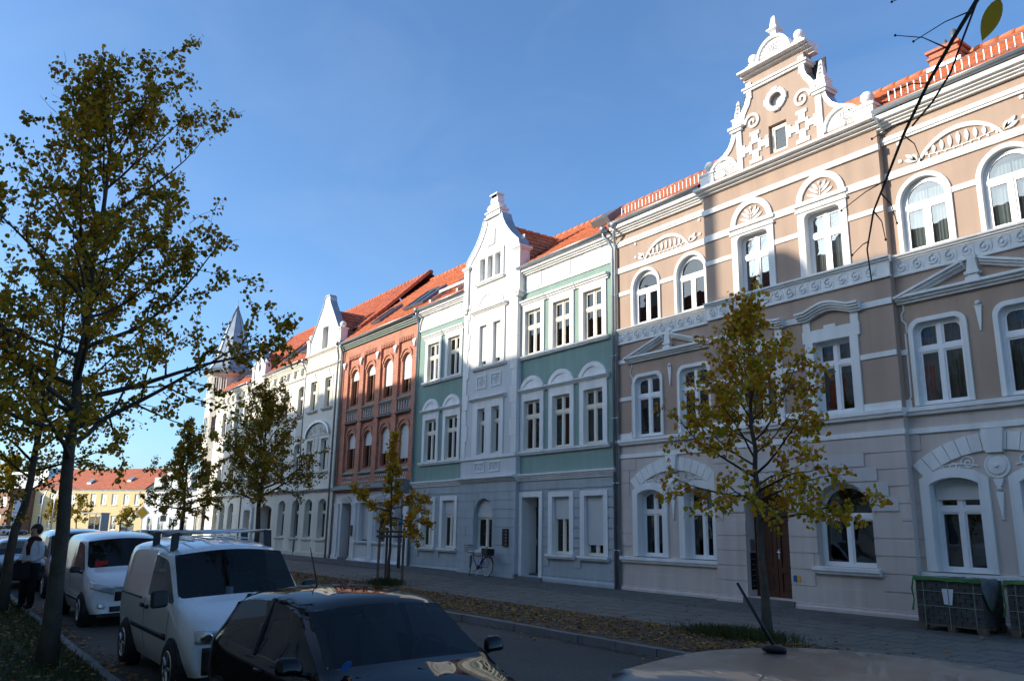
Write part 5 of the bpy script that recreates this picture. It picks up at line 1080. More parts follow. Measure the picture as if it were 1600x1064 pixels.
# bus shelter, signs, lamps, flag
bs = thing('bus_shelter', 'glazed bus shelter with dark end panel in front of yellow house', 'shelter', (-107.6, 17.2, 0), ang, off=False)
MB().box(-1.5, 1.5, -.7, .7, 2.9, 3.05).build('roof', 'zincd', bs); MB().box(1.35, 1.5, -.6, .6, .1, 2.9).build('end_panel', 'zincd', bs)
for x in (-1.45, -.5, .45): MB().box(x - .04, x + .04, .55, .63, .0, 2.9).build('post', 'zincd', bs)
for x in (-1.4, -.45, .5): MB().box(x, x + .88, .58, .6, .35, 2.6).build('pane', 'glass', bs)
MB().box(-1.2, 1.0, .2, .5, .45, .52).build('bench', 'wood', bs)
ps = thing('priority_sign', 'yellow and white diamond priority sign on grey post', 'road sign', (-77, 16.0, -.02), 0, off=False)
MB().tube([(0, 0, 0), (0, 0, 3.2)], .035, 8).build('post', 'zinc', ps)
rot = lambda g: [g.v.__setitem__(i, (p[0] * math.cos(.35) + p[1] * math.sin(.35) * 1, p[1] * math.cos(.35) - p[0] * math.sin(.35) * -1, p[2])) for i, p in enumerate(g.v)]
def diam(r, y0, y1, m, par, nm):
    g = MB(); g.box(-r, r, y0, y1, -r, r); c, s_ = math.cos(math.pi / 4), math.sin(math.pi / 4)
    g.v = [(x * c - z * s_, y, x * s_ + z * c) for x, y, z in g.v]; a = R(62); g.v = [(x * math.cos(a) - y * math.sin(a), x * math.sin(a) + y * math.cos(a), z + 2.85) for x, y, z in g.v]; return g.build(nm, m, par)
diam(.42, -.06, -.04, 'paper', ps, 'plate'); diam(.33, -.064, -.06, 'yellow', ps, 'yellow_field')
for nm, lab, x, y, zz in (('round_sign', 'round dark sign with small plate on thin post beside priority sign', -76.3, 17.6, 3.1),):
    o = thing(nm, lab, 'road sign', (x, y, -.02), R(62), off=False); MB().tube([(0, 0, 0), (0, 0, zz + .3)], .03, 8).build('post', 'zinc', o); MB().lathe([(.3, 0), (.3, .02)], (0, -.05, zz), 16, 'y').build('plate', 'zincd', o); MB().box(-.25, .25, -.06, -.04, zz - .95, zz - .45).build('small_plate', 'zincd', o)
fl = thing('banner_flag', 'tall white advertising banner flag before the brown brick building', 'flag', (-101.5, 8.3, 0), 0, off=False)
MB().tube([(0, 0, -.1), (0, 0, 4.4)], .04, 6).build('pole', 'alu', fl)
g = MB(); vs = [(.05 + .0 * j, .08 + .95 * j / 6 + .0, 1.7 + 2.6 * i / 10) for i in range(11) for j in range(7)]; vs = [(x + .06 * math.sin(y * 5 + z * 2), y, z) for x, y, z in vs]; g.add(vs, [(i * 7 + j, i * 7 + j + 1, (i + 1) * 7 + j + 1, (i + 1) * 7 + j) for i in range(10) for j in range(6)]).build('banner', 'whitecloth', fl, True, False)
for x, y, h_, lab in ((-104, 11.2, 6.0, 'curved white street lamp post next to the banner flag'), (-118, 14.0, 6.2, 'street lamp post before the yellow house corner')):
    o = thing('street_lamp', lab, 'street lamp', (x, y, 0), 0, off=False); P = [(0, 0, -.1), (0, 0, h_ * .75), (.1, .3, h_ * .92), (.3, 1.0, h_), (.5, 1.8, h_ + .05)]; MB().tube(P, [.08, .07, .06, .05, .04], 8).build('post', 'alu', o, True); g = MB(); g.ball((.55, 2.0, h_ + .02), .2, 10, 6, sz=.4); g.build('lamp_head', 'alu', o)
tl = thing('traffic_light', 'traffic light with red lamp lit by the brick building', 'traffic light', (-96, 6.2, 0), R(80), off=False)
MB().tube([(0, 0, -.1), (0, 0, 4.8)], .06, 8).build('pole', 'zincd', tl); MB().box(-.16, .16, -.25, -.05, 3.9, 4.8).build('housing', 'black', tl)
M['redlit'] = mat('red_signal_lamp', (.8, .02, .01), .3); pr = M['redlit'].node_tree.nodes['Principled BSDF']; pr.inputs['Emission Color'].default_value = (1, .05, .02, 1); pr.inputs['Emission Strength'].default_value = 1.2
for i, mm_ in enumerate(('redlit', 'black', 'black')): MB().lathe([(.11, 0), (.1, .03)], (0, -.25, 4.6 - .28 * i), 12, 'y').build('lens', mm_, tl)

# ================================================================ trees
def leafmesh(pos, nrm, size, rs, hang=.5):
    """heart shaped folded leaves: two quads each"""
    n = len(pos); d = rs.normal(size=(n, 3)); d[:, 2] -= hang * 2; d /= np.linalg.norm(d, axis=1)[:, None]
    q = rs.normal(size=(n, 3)); s = np.cross(d, q); s /= np.linalg.norm(s, axis=1)[:, None]; u = np.cross(s, d)
    L = size * rs.uniform(.65, 1.2, n)[:, None]
    pts = [(0, 0, 0), (.30, .48, .1), (.75, .36, .08), (1.05, 0, 0), (.75, -.36, .08), (.30, -.48, .1)]
    v = np.stack([pos + d * L * a + s * L * b + u * L * c for a, b, c in pts], 1).reshape(-1, 3)
    b = np.arange(n)[:, None] * 6
    f = np.concatenate([b + np.array([0, 1, 2, 3]), b + np.array([0, 3, 4, 5])], 1).reshape(-1, 4)
    return v, f
def np_mesh(name, v, f, m, parent=None, kind=None):
    me = bpy.data.meshes.new(name); n = len(v); k = len(f)
    me.vertices.add(n); me.vertices.foreach_set('co', np.ascontiguousarray(v, dtype=np.float32).ravel()); me.loops.add(k * 4); me.loops.foreach_set('vertex_index', np.ascontiguousarray(f, dtype=np.int32).ravel())
    me.polygons.add(k); me.polygons.foreach_set('loop_start', np.arange(0, 4 * k, 4, dtype=np.int32)); me.update(calc_edges=True); me.validate()
    me.materials.append(M[m]); o = bpy.data.objects.new(name, me); C.objects.link(o); o.parent = parent
    if kind: o['kind'] = kind
    return o
def tree(name, label, loc, h, r0, crown0, spread, seed, nl, leafn, lsize, lm, lean=(0, 0), prof=None, sub=6, top=.97, group=None, bark='bark', elev=(20, 68), twig=1., clump=.0, wob=.03, leafz=None, jit=.06):
    rs = np.random.RandomState(seed); t = thing(name, label, 'tree', loc, 0, group, off=False)
    N = 14; tp = []; off = np.zeros(2)
    for i in range(N + 1):
        f_ = i / N; off = off + rs.normal(0, wob, 2) * (f_ > .1); tp.append(np.array([lean[0] * f_ + off[0], lean[1] * f_ + off[1], h * f_ * top - (.15 if i == 0 else 0)]))
    tr = [r0 * (1.35 if i == 0 else 1.08 if i == 1 else 1) * (1 - .93 * (i / N) ** .85) + .006 for i in range(N + 1)]
    MB().tube(tp, tr, 10).build('trunk', bark, t, True)
    def tpos(f_): k = f_ * N; i = min(int(k), N - 1); return tp[i] + (tp[i + 1] - tp[i]) * (k - i)
    br = MB(); ends = []
    prof = prof or (lambda s: math.sin(math.pi * min(1, .22 + .78 * s)) ** .75)
    for k in range(nl):
        s_ = (k + rs.uniform(0, .9)) / nl; f_ = crown0 + (.97 - crown0) * s_ ** 1.05; az = k * 2.399 + rs.uniform(-.5, .5); e0 = R(elev[0] + (elev[1] - elev[0]) * s_ + rs.uniform(-10, 10))
        L = spread * prof(s_) * rs.uniform(.72, 1.12); p = tpos(f_); rad = max(.008, r0 * .42 * (L / spread) * (1 - .5 * s_)); P = [p]; rr = [rad]; d = np.array([math.cos(az) * math.cos(e0), math.sin(az) * math.cos(e0), math.sin(e0)])
        for q in range(7):
            d = d + rs.normal(0, .10, 3) + np.array([0, 0, .05]); d /= np.linalg.norm(d); P.append(P[-1] + d * L / 7); rr.append(rad * (1 - (q + 1) / 7.6))
        br.tube(P, rr, 5, False); limbs = [(P, rr, L)]
        for j in range(sub):
            ft = .22 + .76 * (j + rs.uniform(0, 1)) / sub; i = min(6, int(ft * 7)); p2 = P[i] + (P[i + 1] - P[i]) * (ft * 7 - i); dd = (P[i + 1] - P[i]) / np.linalg.norm(P[i + 1] - P[i])
            sd_ = np.cross(dd, rs.normal(size=3)); sd_ /= np.linalg.norm(sd_); d2 = dd * .6 + sd_ * .8 + np.array([0, 0, .12]); d2 /= np.linalg.norm(d2); L2 = L * .42 * (1.15 - .6 * ft) * rs.uniform(.6, 1.3) * twig
            Q = [p2]; r2 = max(.004, rr[i] * .5)
            for q in range(4): d2 = d2 + rs.normal(0, .16, 3); d2 /= np.linalg.norm(d2); Q.append(Q[-1] + d2 * L2 / 4)
            br.tube(Q, [r2, r2 * .75, r2 * .5, r2 * .35, .002], 4, False)
            for q in range(1, 5):
                a = Q[q]; ends.append((Q[q - 1], a, 1.0))
                if rs.rand() < .85:
                    d3 = d2 + rs.normal(0, .7, 3); d3 /= np.linalg.norm(d3); b_ = a + d3 * L2 * rs.uniform(.2, .5); br.tube([a, (a + b_) / 2 + rs.normal(0, .02, 3), b_], [.0045, .0035, .002], 3, False); ends.append((a, b_, 1.6))
        ends.append((P[6], P[7], 1.2))
    br.build('branches', 'barkd' if bark == 'bark' else bark, t, True, False)
    w = np.array([np.linalg.norm(b_ - a) * c for a, b_, c in ends]) * rs.uniform(1 - clump, 1 + clump, len(ends)); 
    if leafz: w *= np.array([leafz(((a + b_) / 2)) for a, b_, c in ends])
    w = np.clip(w, 0, None); ix = rs.choice(len(ends), leafn, p=w / w.sum()); A_ = np.array([e[0] for e in ends]); B__ = np.array([e[1] for e in ends]); tt = rs.rand(leafn)[:, None]
    pos = A_[ix] + (B__[ix] - A_[ix]) * tt + rs.normal(0, jit, (leafn, 3))
    v, f = leafmesh(pos, None, lsize, rs); np_mesh('crown', v, f, lm, t)
    return t
gzs = gz
tree('linden_tree', 'large linden with brown green leaves on the grass by the white vans', (-13.0, 1.72, .14), 8.3, .115, .34, 2.95, 11, 34, 20000, .066, 'leafA', (-.1, -.1), sub=8, elev=(10, 66), clump=.8, prof=lambda s: 1.06 - .45 * s, jit=.045)
tree('linden_tree', 'dark leaning linden further along the grass verge behind the first one', (-20.9, 1.75, .14), 7.8, .11, .30, 2.6, 12, 26, 11000, .07, 'leafA', (.9, .35), sub=7, elev=(12, 74), clump=.5)
tree('young_linden', 'yellow leaved young linden standing before the beige gabled house', (-9.78, 12.85, .16), 6.2, .085, .34, 2.35, 23, 32, 5400, .09, 'leafB', (-.1, .1), sub=6, elev=(12, 72), clump=.6, prof=lambda s: 1.0 - .62 * s, twig=.95)
tree('staked_sapling', 'slim yellow green sapling held by three wooden stakes', (-24.7, 12.9, .16), 5.3, .05, .40, 1.15, 31, 22, 3600, .085, 'leafB', (0, 0), sub=5, elev=(-8, 55), clump=.5, prof=lambda s: (.35 + 1.0 * (s < .2)) * (1.05 - .75 * s), wob=.02)
tree('broad_street_tree', 'broad olive brown tree on the pavement before the white corner house', (-37.3, 12.7, .22), 7.3, .14, .36, 3.1, 41, 30, 15000, .09, 'leafC', (.1, .1), sub=7, elev=(10, 76), clump=.4, prof=lambda s: 1.05 - .5 * s)
tree('slender_street_tree', 'pointed olive green tree beside the turret of the corner house', (-50.6, 12.7, .22), 7.8, .13, .30, 2.7, 42, 30, 11000, .11, 'leafC', (.1, .1), sub=6, elev=(6, 74), clump=.4, prof=lambda s: 1.08 - .85 * s)
k = 0
for (x, y, h_, sp, n, lab) in ((-123, 17.5, 5.2, 2.6, 1500, 'small half bare tree before the yellow house by the bus shelter'), (-131, 15.5, 4.8, 2.0, 1100, 'thin small tree before the corner of yellow house'), (-116, 22.3, 3.6, 2.0, 1300, 'low round tree before the orange garage door of yellow house'), (-126, 11.0, 4.6, 1.6, 2200, 'dense dark little tree at the edge of brick building')):
    tree('small_square_tree', lab, (x, y, -.05), h_, .1, .35, sp, 60 + k, 14, n, .2, 'leafC', sub=5, elev=(15, 60)); k += 1
for (x, y, h_, lab) in ((-205, 6, 15, 'tall autumn tree rising behind the brown brick building'), (-215, 16, 16.5, 'yellowing tall tree behind the grey metal block'), (-198, -3, 15, 'dark green tall tree behind left end of brick building')):
    tree('background_tree', lab, (x, y, -.1), h_, .3, .25, 6.5, 70 + k, 20, 5200, .55, 'leafC' if k % 2 else 'leafA', sub=6, elev=(15, 75)); k += 1
# overhanging branch of a tree that stands to the right of the camera
ob_t = thing('overhanging_tree', 'dark bare twigs with one hanging leaf reaching in from a tree beside the camera', 'tree', (1.2, 2.0, .12), 0, off=False)
MB().tube([(0, 0, -.2), (.02, .02, 1.2), (.0, .05, 2.6), (-.05, .1, 4.2), (-.1, .1, 5.6)], [.14, .12, .11, .09, .05], 10).build('trunk', 'bark', ob_t, True)
def loc_(p, o=(1.2, 2.0, .12)): return (p[0] - o[0], p[1] - o[1], p[2] - o[2])
main = [(1.16, 2.08, 4.9), (.5, 2.45, 5.05), (-.3, 2.75, 4.8), (-.85, 2.92, 4.35), (-1.128, 2.926, 3.959), (-1.211, 2.871, 3.806), (-1.318, 2.866, 3.669), (-1.429, 2.866, 3.503), (-1.498, 2.837, 3.334), (-1.548, 2.815, 3.214), (-1.589, 2.817, 3.069), (-1.6, 2.849, 2.95)]
g = MB(); g.tube([loc_(p) for p in main], [.035, .03, .022, .015, .0095, .0082, .007, .006, .005, .004, .0032, .0023], 6)
def tw(a, b, k=.002): g.tube([loc_(a), loc_(((a[0] + b[0]) / 2 + .01, (a[1] + b[1]) / 2, (a[2] + b[2]) / 2 + .012)), loc_(b)], [k + .0012, k, k * .8], 5); g.ball(loc_(b), .005, 6, 4)
for a, b in (((-1.15, 2.9, 3.9), (-1.30, 2.75, 3.79)), ((-1.318, 2.866, 3.669), (-1.43, 2.8, 3.66)), ((-1.40, 2.866, 3.55), (-1.52, 2.8, 3.50)), ((-1.43, 2.866, 3.50), (-1.40, 2.92, 3.40)), ((-1.5, 2.837, 3.33), (-1.63, 2.73, 3.22)), ((-1.52, 2.83, 3.28), (-1.49, 2.87, 3.16)), ((-1.548, 2.815, 3.214), (-1.53, 2.85, 3.10)), ((-1.24, 2.87, 3.78), (-1.35, 2.72, 3.83)), ((-1.0, 2.93, 4.05), (-1.32, 2.66, 3.93)), ((-1.58, 2.817, 3.1), (-1.63, 2.78, 3.05))): tw(a, b)
fork = [(-1.14, 2.92, 3.93), (-1.20, 2.93, 3.83), (-1.27, 2.95, 3.72), (-1.34, 2.93, 3.62), (-1.40, 2.88, 3.53)]; g.tube([loc_(p) for p in fork], .004, 5)
side = [(-.3, 2.75, 4.8), (-.75, 2.8, 4.4), (-1.0, 2.95, 4.06), (-1.02, 3.02, 3.95)]; g.tube([loc_(p) for p in side], [.012, .008, .004, .002], 5)
stem = [(-.9, 2.9, 4.3), (-1.02, 2.86, 4.0), (-1.045, 2.88, 3.885)]; g.tube([loc_(p) for p in stem], .002, 4)
g.build('limb', 'barkd', ob_t, True, False)
a = Vector((-1.045, 2.88, 3.885)); b = Vector((-1.10, 2.83, 3.72)); d = (b - a); u = d.normalized(); s_ = u.cross(Vector((.6, -.75, .1))).normalized(); n_ = u.cross(s_); L = d.length; vs = []; K = 10
for i in range(K + 1):
    t = i / K; w_ = .029 * (math.sin(math.pi * min(1, t * 1.02) ** .72)) ** .9 + .0008
    c = a + d * t + n_ * .012 * math.sin(t * 3)
    vs += [tuple(loc_(c - s_ * w_ + n_ * w_ * .3)), tuple(loc_(c)), tuple(loc_(c + s_ * w_ + n_ * w_ * .3))]
MB().add(vs, [(3 * i + k, 3 * i + k + 1, 3 * i + k + 4, 3 * i + k + 3) for i in range(K) for k in range(2)]).build('leaf', 'leafA', ob_t, True, False)
for dx, dy, hh in ((.5, -.6, 1.4), (.3, .5, 1.2), (.8, 0., 1.6)): MB().tube([(0, .05, 3.6 + .5 * dx), (dx * .6, dy * .6, 4.4 + dx * .5), (dx * 1.5, dy * 1.5, 4.6 + hh)], [.05, .035, .01], 6).build('limb', 'bark', ob_t, True)

# ================================================================ vehicles
from mathutils.bvhtree import BVHTree
HATCH = dict(st=[(-2.0, .10, [(.60, .34), (.70, .45), (.73, .62), (.72, .80), (.70, .86), (.62, .92), (.5, .95), (0, .97)]), (-1.88, .08, [(.76, .22), (.82, .42), (.83, .65), (.80, .88), (.77, .94), (.68, 1.02), (.60, 1.05), (0, 1.08)]),
 (-1.45, .03, [(.78, .2), (.84, .42), (.855, .68), (.83, .92), (.80, .97), (.66, 1.27), (.57, 1.34), (0, 1.39)]), (-1.12, 0, [(.78, .18), (.85, .42), (.86, .68), (.83, .90), (.80, .945), (.65, 1.32), (.555, 1.40), (0, 1.445)]), (-.52, 0, [(.78, .18), (.85, .42), (.86, .68), (.83, .89), (.80, .93), (.65, 1.35), (.555, 1.42), (0, 1.465)]),
 (-.42, 0, [(.78, .18), (.85, .42), (.86, .68), (.83, .89), (.80, .93), (.65, 1.35), (.555, 1.42), (0, 1.465)]), (.14, .03, [(.78, .18), (.85, .42), (.86, .67), (.83, .875), (.80, .92), (.66, 1.31), (.59, 1.385), (0, 1.435)]), (.30, .06, [(.78, .18), (.85, .42), (.86, .67), (.83, .875), (.80, .915), (.685, 1.25), (.615, 1.315), (0, 1.365)]),
 (.98, .16, [(.78, .18), (.85, .42), (.855, .65), (.825, .86), (.80, .905), (.765, .935), (.71, .955), (0, .985)]), (1.10, .17, [(.78, .18), (.85, .42), (.855, .65), (.82, .84), (.78, .88), (.72, .905), (.62, .92), (0, .955)]), (1.45, .18, [(.77, .2), (.84, .42), (.84, .62), (.79, .78), (.72, .82), (.64, .845), (.5, .86), (0, .885)]),
 (1.80, .2, [(.72, .22), (.80, .4), (.79, .56), (.73, .68), (.65, .72), (.56, .745), (.42, .76), (0, .78)]), (2.02, .25, [(.6, .25), (.68, .38), (.66, .48), (.6, .58), (.54, .61), (.46, .63), (.34, .64), (0, .65)])],
 side=[(2, 3), (3, 4), (4, 5), (5, 6), (6, 7), (7, 8)], ws=(7, 8), rear=(1, 2), axle=(-1.24, 1.25), wr=.30, track=.74)
VAN = dict(st=[(-2.2, .04, [(.74, .34), (.80, .5), (.82, .75), (.81, 1.02), (.79, 1.08), (.72, 1.55), (.64, 1.68), (0, 1.72)]), (-2.12, .02, [(.80, .25), (.87, .45), (.885, .74), (.87, 1.02), (.85, 1.08), (.765, 1.62), (.685, 1.75), (0, 1.80)]), (-1.3, 0, [(.80, .22), (.885, .44), (.90, .74), (.885, 1.02), (.865, 1.08), (.775, 1.63), (.69, 1.76), (0, 1.815)]),
 (-.35, 0, [(.80, .22), (.885, .44), (.90, .74), (.885, 1.02), (.865, 1.07), (.775, 1.62), (.69, 1.755), (0, 1.815)]), (-.22, 0, [(.80, .22), (.885, .44), (.90, .74), (.885, 1.02), (.865, 1.07), (.775, 1.61), (.69, 1.75), (0, 1.81)]), (.50, .05, [(.80, .22), (.885, .44), (.90, .74), (.88, 1.01), (.86, 1.06), (.775, 1.56), (.71, 1.69), (0, 1.765)]), (.62, .08, [(.80, .22), (.885, .44), (.90, .74), (.88, 1.01), (.86, 1.06), (.785, 1.50), (.73, 1.62), (0, 1.70)]),
 (1.28, .22, [(.80, .22), (.885, .44), (.90, .74), (.875, .99), (.855, 1.04), (.835, 1.07), (.79, 1.10), (0, 1.14)]), (1.40, .22, [(.80, .22), (.885, .44), (.90, .73), (.87, .96), (.84, 1.01), (.78, 1.04), (.7, 1.06), (0, 1.10)]), (1.78, .2, [(.79, .24), (.88, .44), (.89, .70), (.84, .87), (.78, .92), (.7, .95), (.56, .97), (0, 1.0)]),
 (2.06, .2, [(.76, .26), (.85, .42), (.85, .62), (.79, .77), (.72, .82), (.63, .845), (.5, .86), (0, .88)]), (2.18, .24, [(.68, .28), (.77, .42), (.77, .56), (.71, .68), (.64, .72), (.56, .74), (.44, .75), (0, .76)])],
 side=[(4, 5), (5, 6), (6, 7)], ws=(6, 7), rear=None, axle=(-1.33, 1.35), wr=.32, track=.78)
def car(name, label, spec, loc, paint, yaw=0, roll=0., pitch=0., group=None, sc=(1, 1, 1), cat='car', rim='alu', quick=False):
    T = thing(name, label, cat, loc, yaw, group, off=False); T.rotation_euler = (roll, pitch, yaw); T.scale = sc
    st = spec['st']; nS = len(st); V = {}; verts = []
    def vid(i, j, s):
        if j == 7: s = 1
        k = (i, j, s)
        if k not in V:
            x, bow, P = st[i]; y, z = P[j]; V[k] = len(verts); verts.append((x - (bow if x > 0 else -bow) * (y / .9) ** 2, y * s, z))
        return V[k]
    faces = []; 
    for s in (1, -1):
        for i in range(nS - 1):
            for j in range(7):
                f = [vid(i, j, s), vid(i + 1, j, s), vid(i + 1, j + 1, s), vid(i, j + 1, s)]
                tag_ = 'body'
                if j == 4 and (i, i + 1) in spec['side']: tag_ = ('side', i, s)
                if j == 6 and (i, i + 1) == spec['ws']: tag_ = ('ws', 0, 0)
                if spec['rear'] and j == 6 and (i, i + 1) == spec['rear']: tag_ = ('rear', 0, 0)
                faces.append((f[::-1] if s > 0 else f, tag_))
    for i, fl_ in ((0, 1), (nS - 1, -1)):
        for j in range(7):
            f = [vid(i, j, 1), vid(i, j + 1, 1), vid(i, j + 1, -1), vid(i, j, -1)]
            if j == 6: f = [f[0], f[1], f[3]]
            faces.append((f[::-1] if fl_ > 0 else f, 'body'))
    groups = {}
    for f, t_ in faces: groups.setdefault(t_, []).append(f)
    # join neighbouring side panes split only by a station
    sideg = {}
    for t_ in list(groups):
        if t_ != 'body' and t_[0] == 'side':
            i, s = t_[1], t_[2]; k = i
            while (k - 1, k) in spec['side'] and not (name != 'white_van' and False): k -= 1
            sideg.setdefault((k, s), []).extend(groups.pop(t_))
    corners = set()
    for fs in list(sideg.values()) + [v for k, v in groups.items() if k != 'body']:
        cnt = {}
        for f in fs:
            for i in f: cnt[i] = cnt.get(i, 0) + 1
        corners |= {i for i, c in cnt.items() if c == 1}
    def mk(nm, fs, m, par, lvl=2):
        used = sorted({i for f in fs for i in f}); mp = {a_: b_ for b_, a_ in enumerate(used)}
        o = MB().add([verts[i] for i in used], [tuple(mp[i] for i in f) for f in fs]).build(nm, m, par, True, False)
        cr = o.data.attributes.new('crease_vert', 'FLOAT', 'POINT')
        for i in used: cr.data[mp[i]].value = 1. if i in corners else 0.
        md = o.modifiers.new('sub', 'SUBSURF'); md.levels = lvl; md.render_levels = lvl; return o
    body = mk('body', groups['body'], paint, T, 2 if quick else 3)
    mk('windshield', groups[('ws', 0, 0)], 'cglass', T, 3)
    if ('rear', 0, 0) in groups: mk('rear_window', groups[('rear', 0, 0)], 'cglass', T, 3)
    for k_, fs in sideg.items(): mk('side_window', fs, 'cglass', T, 3)
    # wheels
    wr = spec['wr']
    for ax in spec['axle']:
        for s in (1, -1):
            y = spec['track'] * s + .06 * s
            MB().lathe([(wr + .05, -.16), (wr + .05, .012)] if s < 0 else [(wr + .05, .16), (wr + .05, -.012)], (ax, y - .055 * s * -1, wr - .02), 24, 'y').build('wheel_arch', 'black', T)
            g = MB(); pr = [(wr * .62, -.09), (wr * .9, -.1), (wr, -.07), (wr, .07), (wr * .9, .1), (wr * .62, .09)]; g.lathe(pr, (ax, y + .005 * s, wr), 28, 'y'); w_ = g.build('wheel', 'rubber', T, True)
            g = MB(); o_ = .098 * s; g.lathe([(wr * .64, -o_ + .01 * s), (wr * .6, -o_), (wr * .54, -o_ + .03 * s), (wr * .1, -o_ + .025 * s), (.01, -o_ + .0)], (ax, y + .006 * s, wr), 24, 'y')
            for q in range(5): a_ = q * math.tau / 5; g.tube([(ax + wr * .12 * math.cos(a_), y + .1 * s, wr + wr * .12 * math.sin(a_)), (ax + wr * .56 * math.cos(a_), y + .1 * s, wr + wr * .56 * math.sin(a_))], .02, 5)
            g.build('rim', rim, w_)
    MB().box(st[1][0] + .1, st[-2][0] - .1, -.7, .7, .2, .5).build('underbody', 'black', T)  # dark box added to block light through the open underside
    bpy.context.view_layer.update(); dg = bpy.context.evaluated_depsgraph_get(); e = body.evaluated_get(dg); me = e.to_mesh(); bv = BVHTree.FromPolygons([v.co.copy() for v in me.vertices], [tuple(p.vertices) for p in me.polygons]); e.to_mesh_clear()
    def front(y, z, off):
        h = bv.ray_cast(Vector((4, y, z)), Vector((-1, 0, 0)))
        return (h[0].x + off, y, z) if h[0] else (st[-1][0] - .3, y, z)
    def sidep(x, z, s, off):
        h = bv.ray_cast(Vector((x, 2 * s, z)), Vector((0, -s, 0)))
        return (x, h[0].y + off * s, z) if h[0] else (x, .8 * s, z)
    def patch(nm, pts_fn, n, m_, mat_, par=T, th=.012):
        vs = [pts_fn(i / n, j / m_, th) for i in range(n + 1) for j in range(m_ + 1)] + [pts_fn(i / n, j / m_, -.02) for i in range(n + 1) for j in range(m_ + 1)]; K = (n + 1) * (m_ + 1); idx = lambda i, j: i * (m_ + 1) + j
        fs = [(idx(i, j), idx(i + 1, j), idx(i + 1, j + 1), idx(i, j + 1)) for i in range(n) for j in range(m_)]
        ed = [idx(i, 0) for i in range(n + 1)] + [idx(n, j) for j in range(1, m_ + 1)] + [idx(i, m_) for i in range(n - 1, -1, -1)] + [idx(0, j) for j in range(m_ - 1, 0, -1)]
        fs += [(ed[q], ed[(q + 1) % len(ed)], K + ed[(q + 1) % len(ed)], K + ed[q]) for q in range(len(ed))]
        return MB().add(vs, fs).build(nm, mat_, par, True)
    def blob(t0, t1, c, hy, hz, p=3.):      # square to superellipse
        a_, b_ = 2 * t0 - 1, 2 * t1 - 1; r_ = max(abs(a_), abs(b_)); 
        if r_ < 1e-6: return c
        q = (abs(a_ / r_) ** p + abs(b_ / r_) ** p) ** (1 / p); return (c[0] + hy * a_ / q, c[1] + hz * b_ / q)
    T['_'] = 0; del T['_']
    return T, front, sidep, patch, blob, body
def cabin(T, xs, seatz, ym=.36, dash=(.9, .92), steer=(.62, .36, .92)):
    MB().box(dash[0] - .25, dash[0] + .15, -.68, .68, .55, dash[1] - .06).build('dashboard', 'seat', T)
    for x in xs:
        for y in (-ym, ym):
            g = MB(); g.hexa([(x - .25, y - .24, .35), (x + .28, y - .24, .35), (x + .28, y + .24, .35), (x - .25, y + .24, .35), (x - .25, y - .24, seatz - .4), (x + .28, y - .24, seatz - .42), (x + .28, y + .24, seatz - .42), (x - .25, y + .24, seatz - .4)])
            g.hexa([(x - .28, y - .23, seatz - .4), (x - .12, y - .23, seatz - .4), (x - .12, y + .23, seatz - .4), (x - .28, y + .23, seatz - .4), (x - .40, y - .18, seatz + .16), (x - .30, y - .18, seatz + .16), (x - .30, y + .18, seatz + .16), (x - .40, y + .18, seatz + .16)])
            g.hexa([(x - .42, y - .12, seatz + .2), (x - .34, y - .12, seatz + .2), (x - .34, y + .12, seatz + .2), (x - .42, y + .12, seatz + .2), (x - .45, y - .10, seatz + .38), (x - .38, y - .10, seatz + .38), (x - .38, y + .10, seatz + .38), (x - .45, y + .10, seatz + .38)]); g.build('seat', 'seat', T)
    c = Vector(steer); P = [c + Vector((.06 * math.sin(t) * -1, .18 * math.cos(t), .17 * math.sin(t))) for t in np.linspace(0, math.tau, 21)]; g = MB(); g.tube(P, .015, 6, False); g.tube([c, c + Vector((.2, 0, -.08))], .03, 6); g.tube([c + Vector((0, -.17, 0)), c + Vector((0, .17, 0))], .018, 5); g.build('steering_wheel', 'black', T)
def mirror(T, x, y, z, m, s):
    g = MB(); q = lambda a, b, c: (x + a, y + b * s, z + c)
    g.hexa([q(-.05, -.01, -.07), q(.06, -.03, -.06), q(.05, .17, -.055), q(-.05, .19, -.06), q(-.06, .0, .07), q(.03, -.01, .06), q(.02, .16, .06), q(-.06, .18, .075)]); o = g.build('wing_mirror', m, T, True); b = o.modifiers.new('b', 'BEVEL'); b.width = .035; b.segments = 3
    g = MB(); g.tube([q(.0, -.12, -.085), q(0, .02, -.05)], .025, 6); g.build('mirror_arm', 'black', o)
def ztilt(y): return gz(-12, y)
# black hatchback
T, fr, sp, pt, bl, bd = car('parked_hatchback', 'black hatchback with fallen leaves at its windscreen between white van and silver car', HATCH, (-6.95, 3.42, -.0), 'carblack', roll=R(1.5))
cabin(T, (-.1, -.72), .93); [MB().tube([(-.47, .79 * q_, .90), (-.47, .715 * q_, 1.12), (-.47, .61 * q_, 1.36)], .045, 6).build('door_pillar', 'black', T) for q_ in (1, -1)]
for s in (1, -1):
    mirror(T, .72, .86 * s, .98, 'carblack', s)
    pt('headlight', lambda a, b, o, s=s: fr(*bl(a, b, (.52 * s, .60), .16, .06), o), 8, 4, 'lens')
    pt('door_handle', lambda a, b, o, s=s: sp(-.32 + .16 * a, .80 + .03 * b, s, o + .012), 4, 2, 'carblack')
pt('grille', lambda a, b, o: fr(-.45 + .9 * a, .36 + .12 * b, o), 10, 3, 'black')
MB().tube([(-1.05, 0, 1.42), (-1.28, 0, 1.78)], [.01, .004], 6).build('antenna', 'black', T)
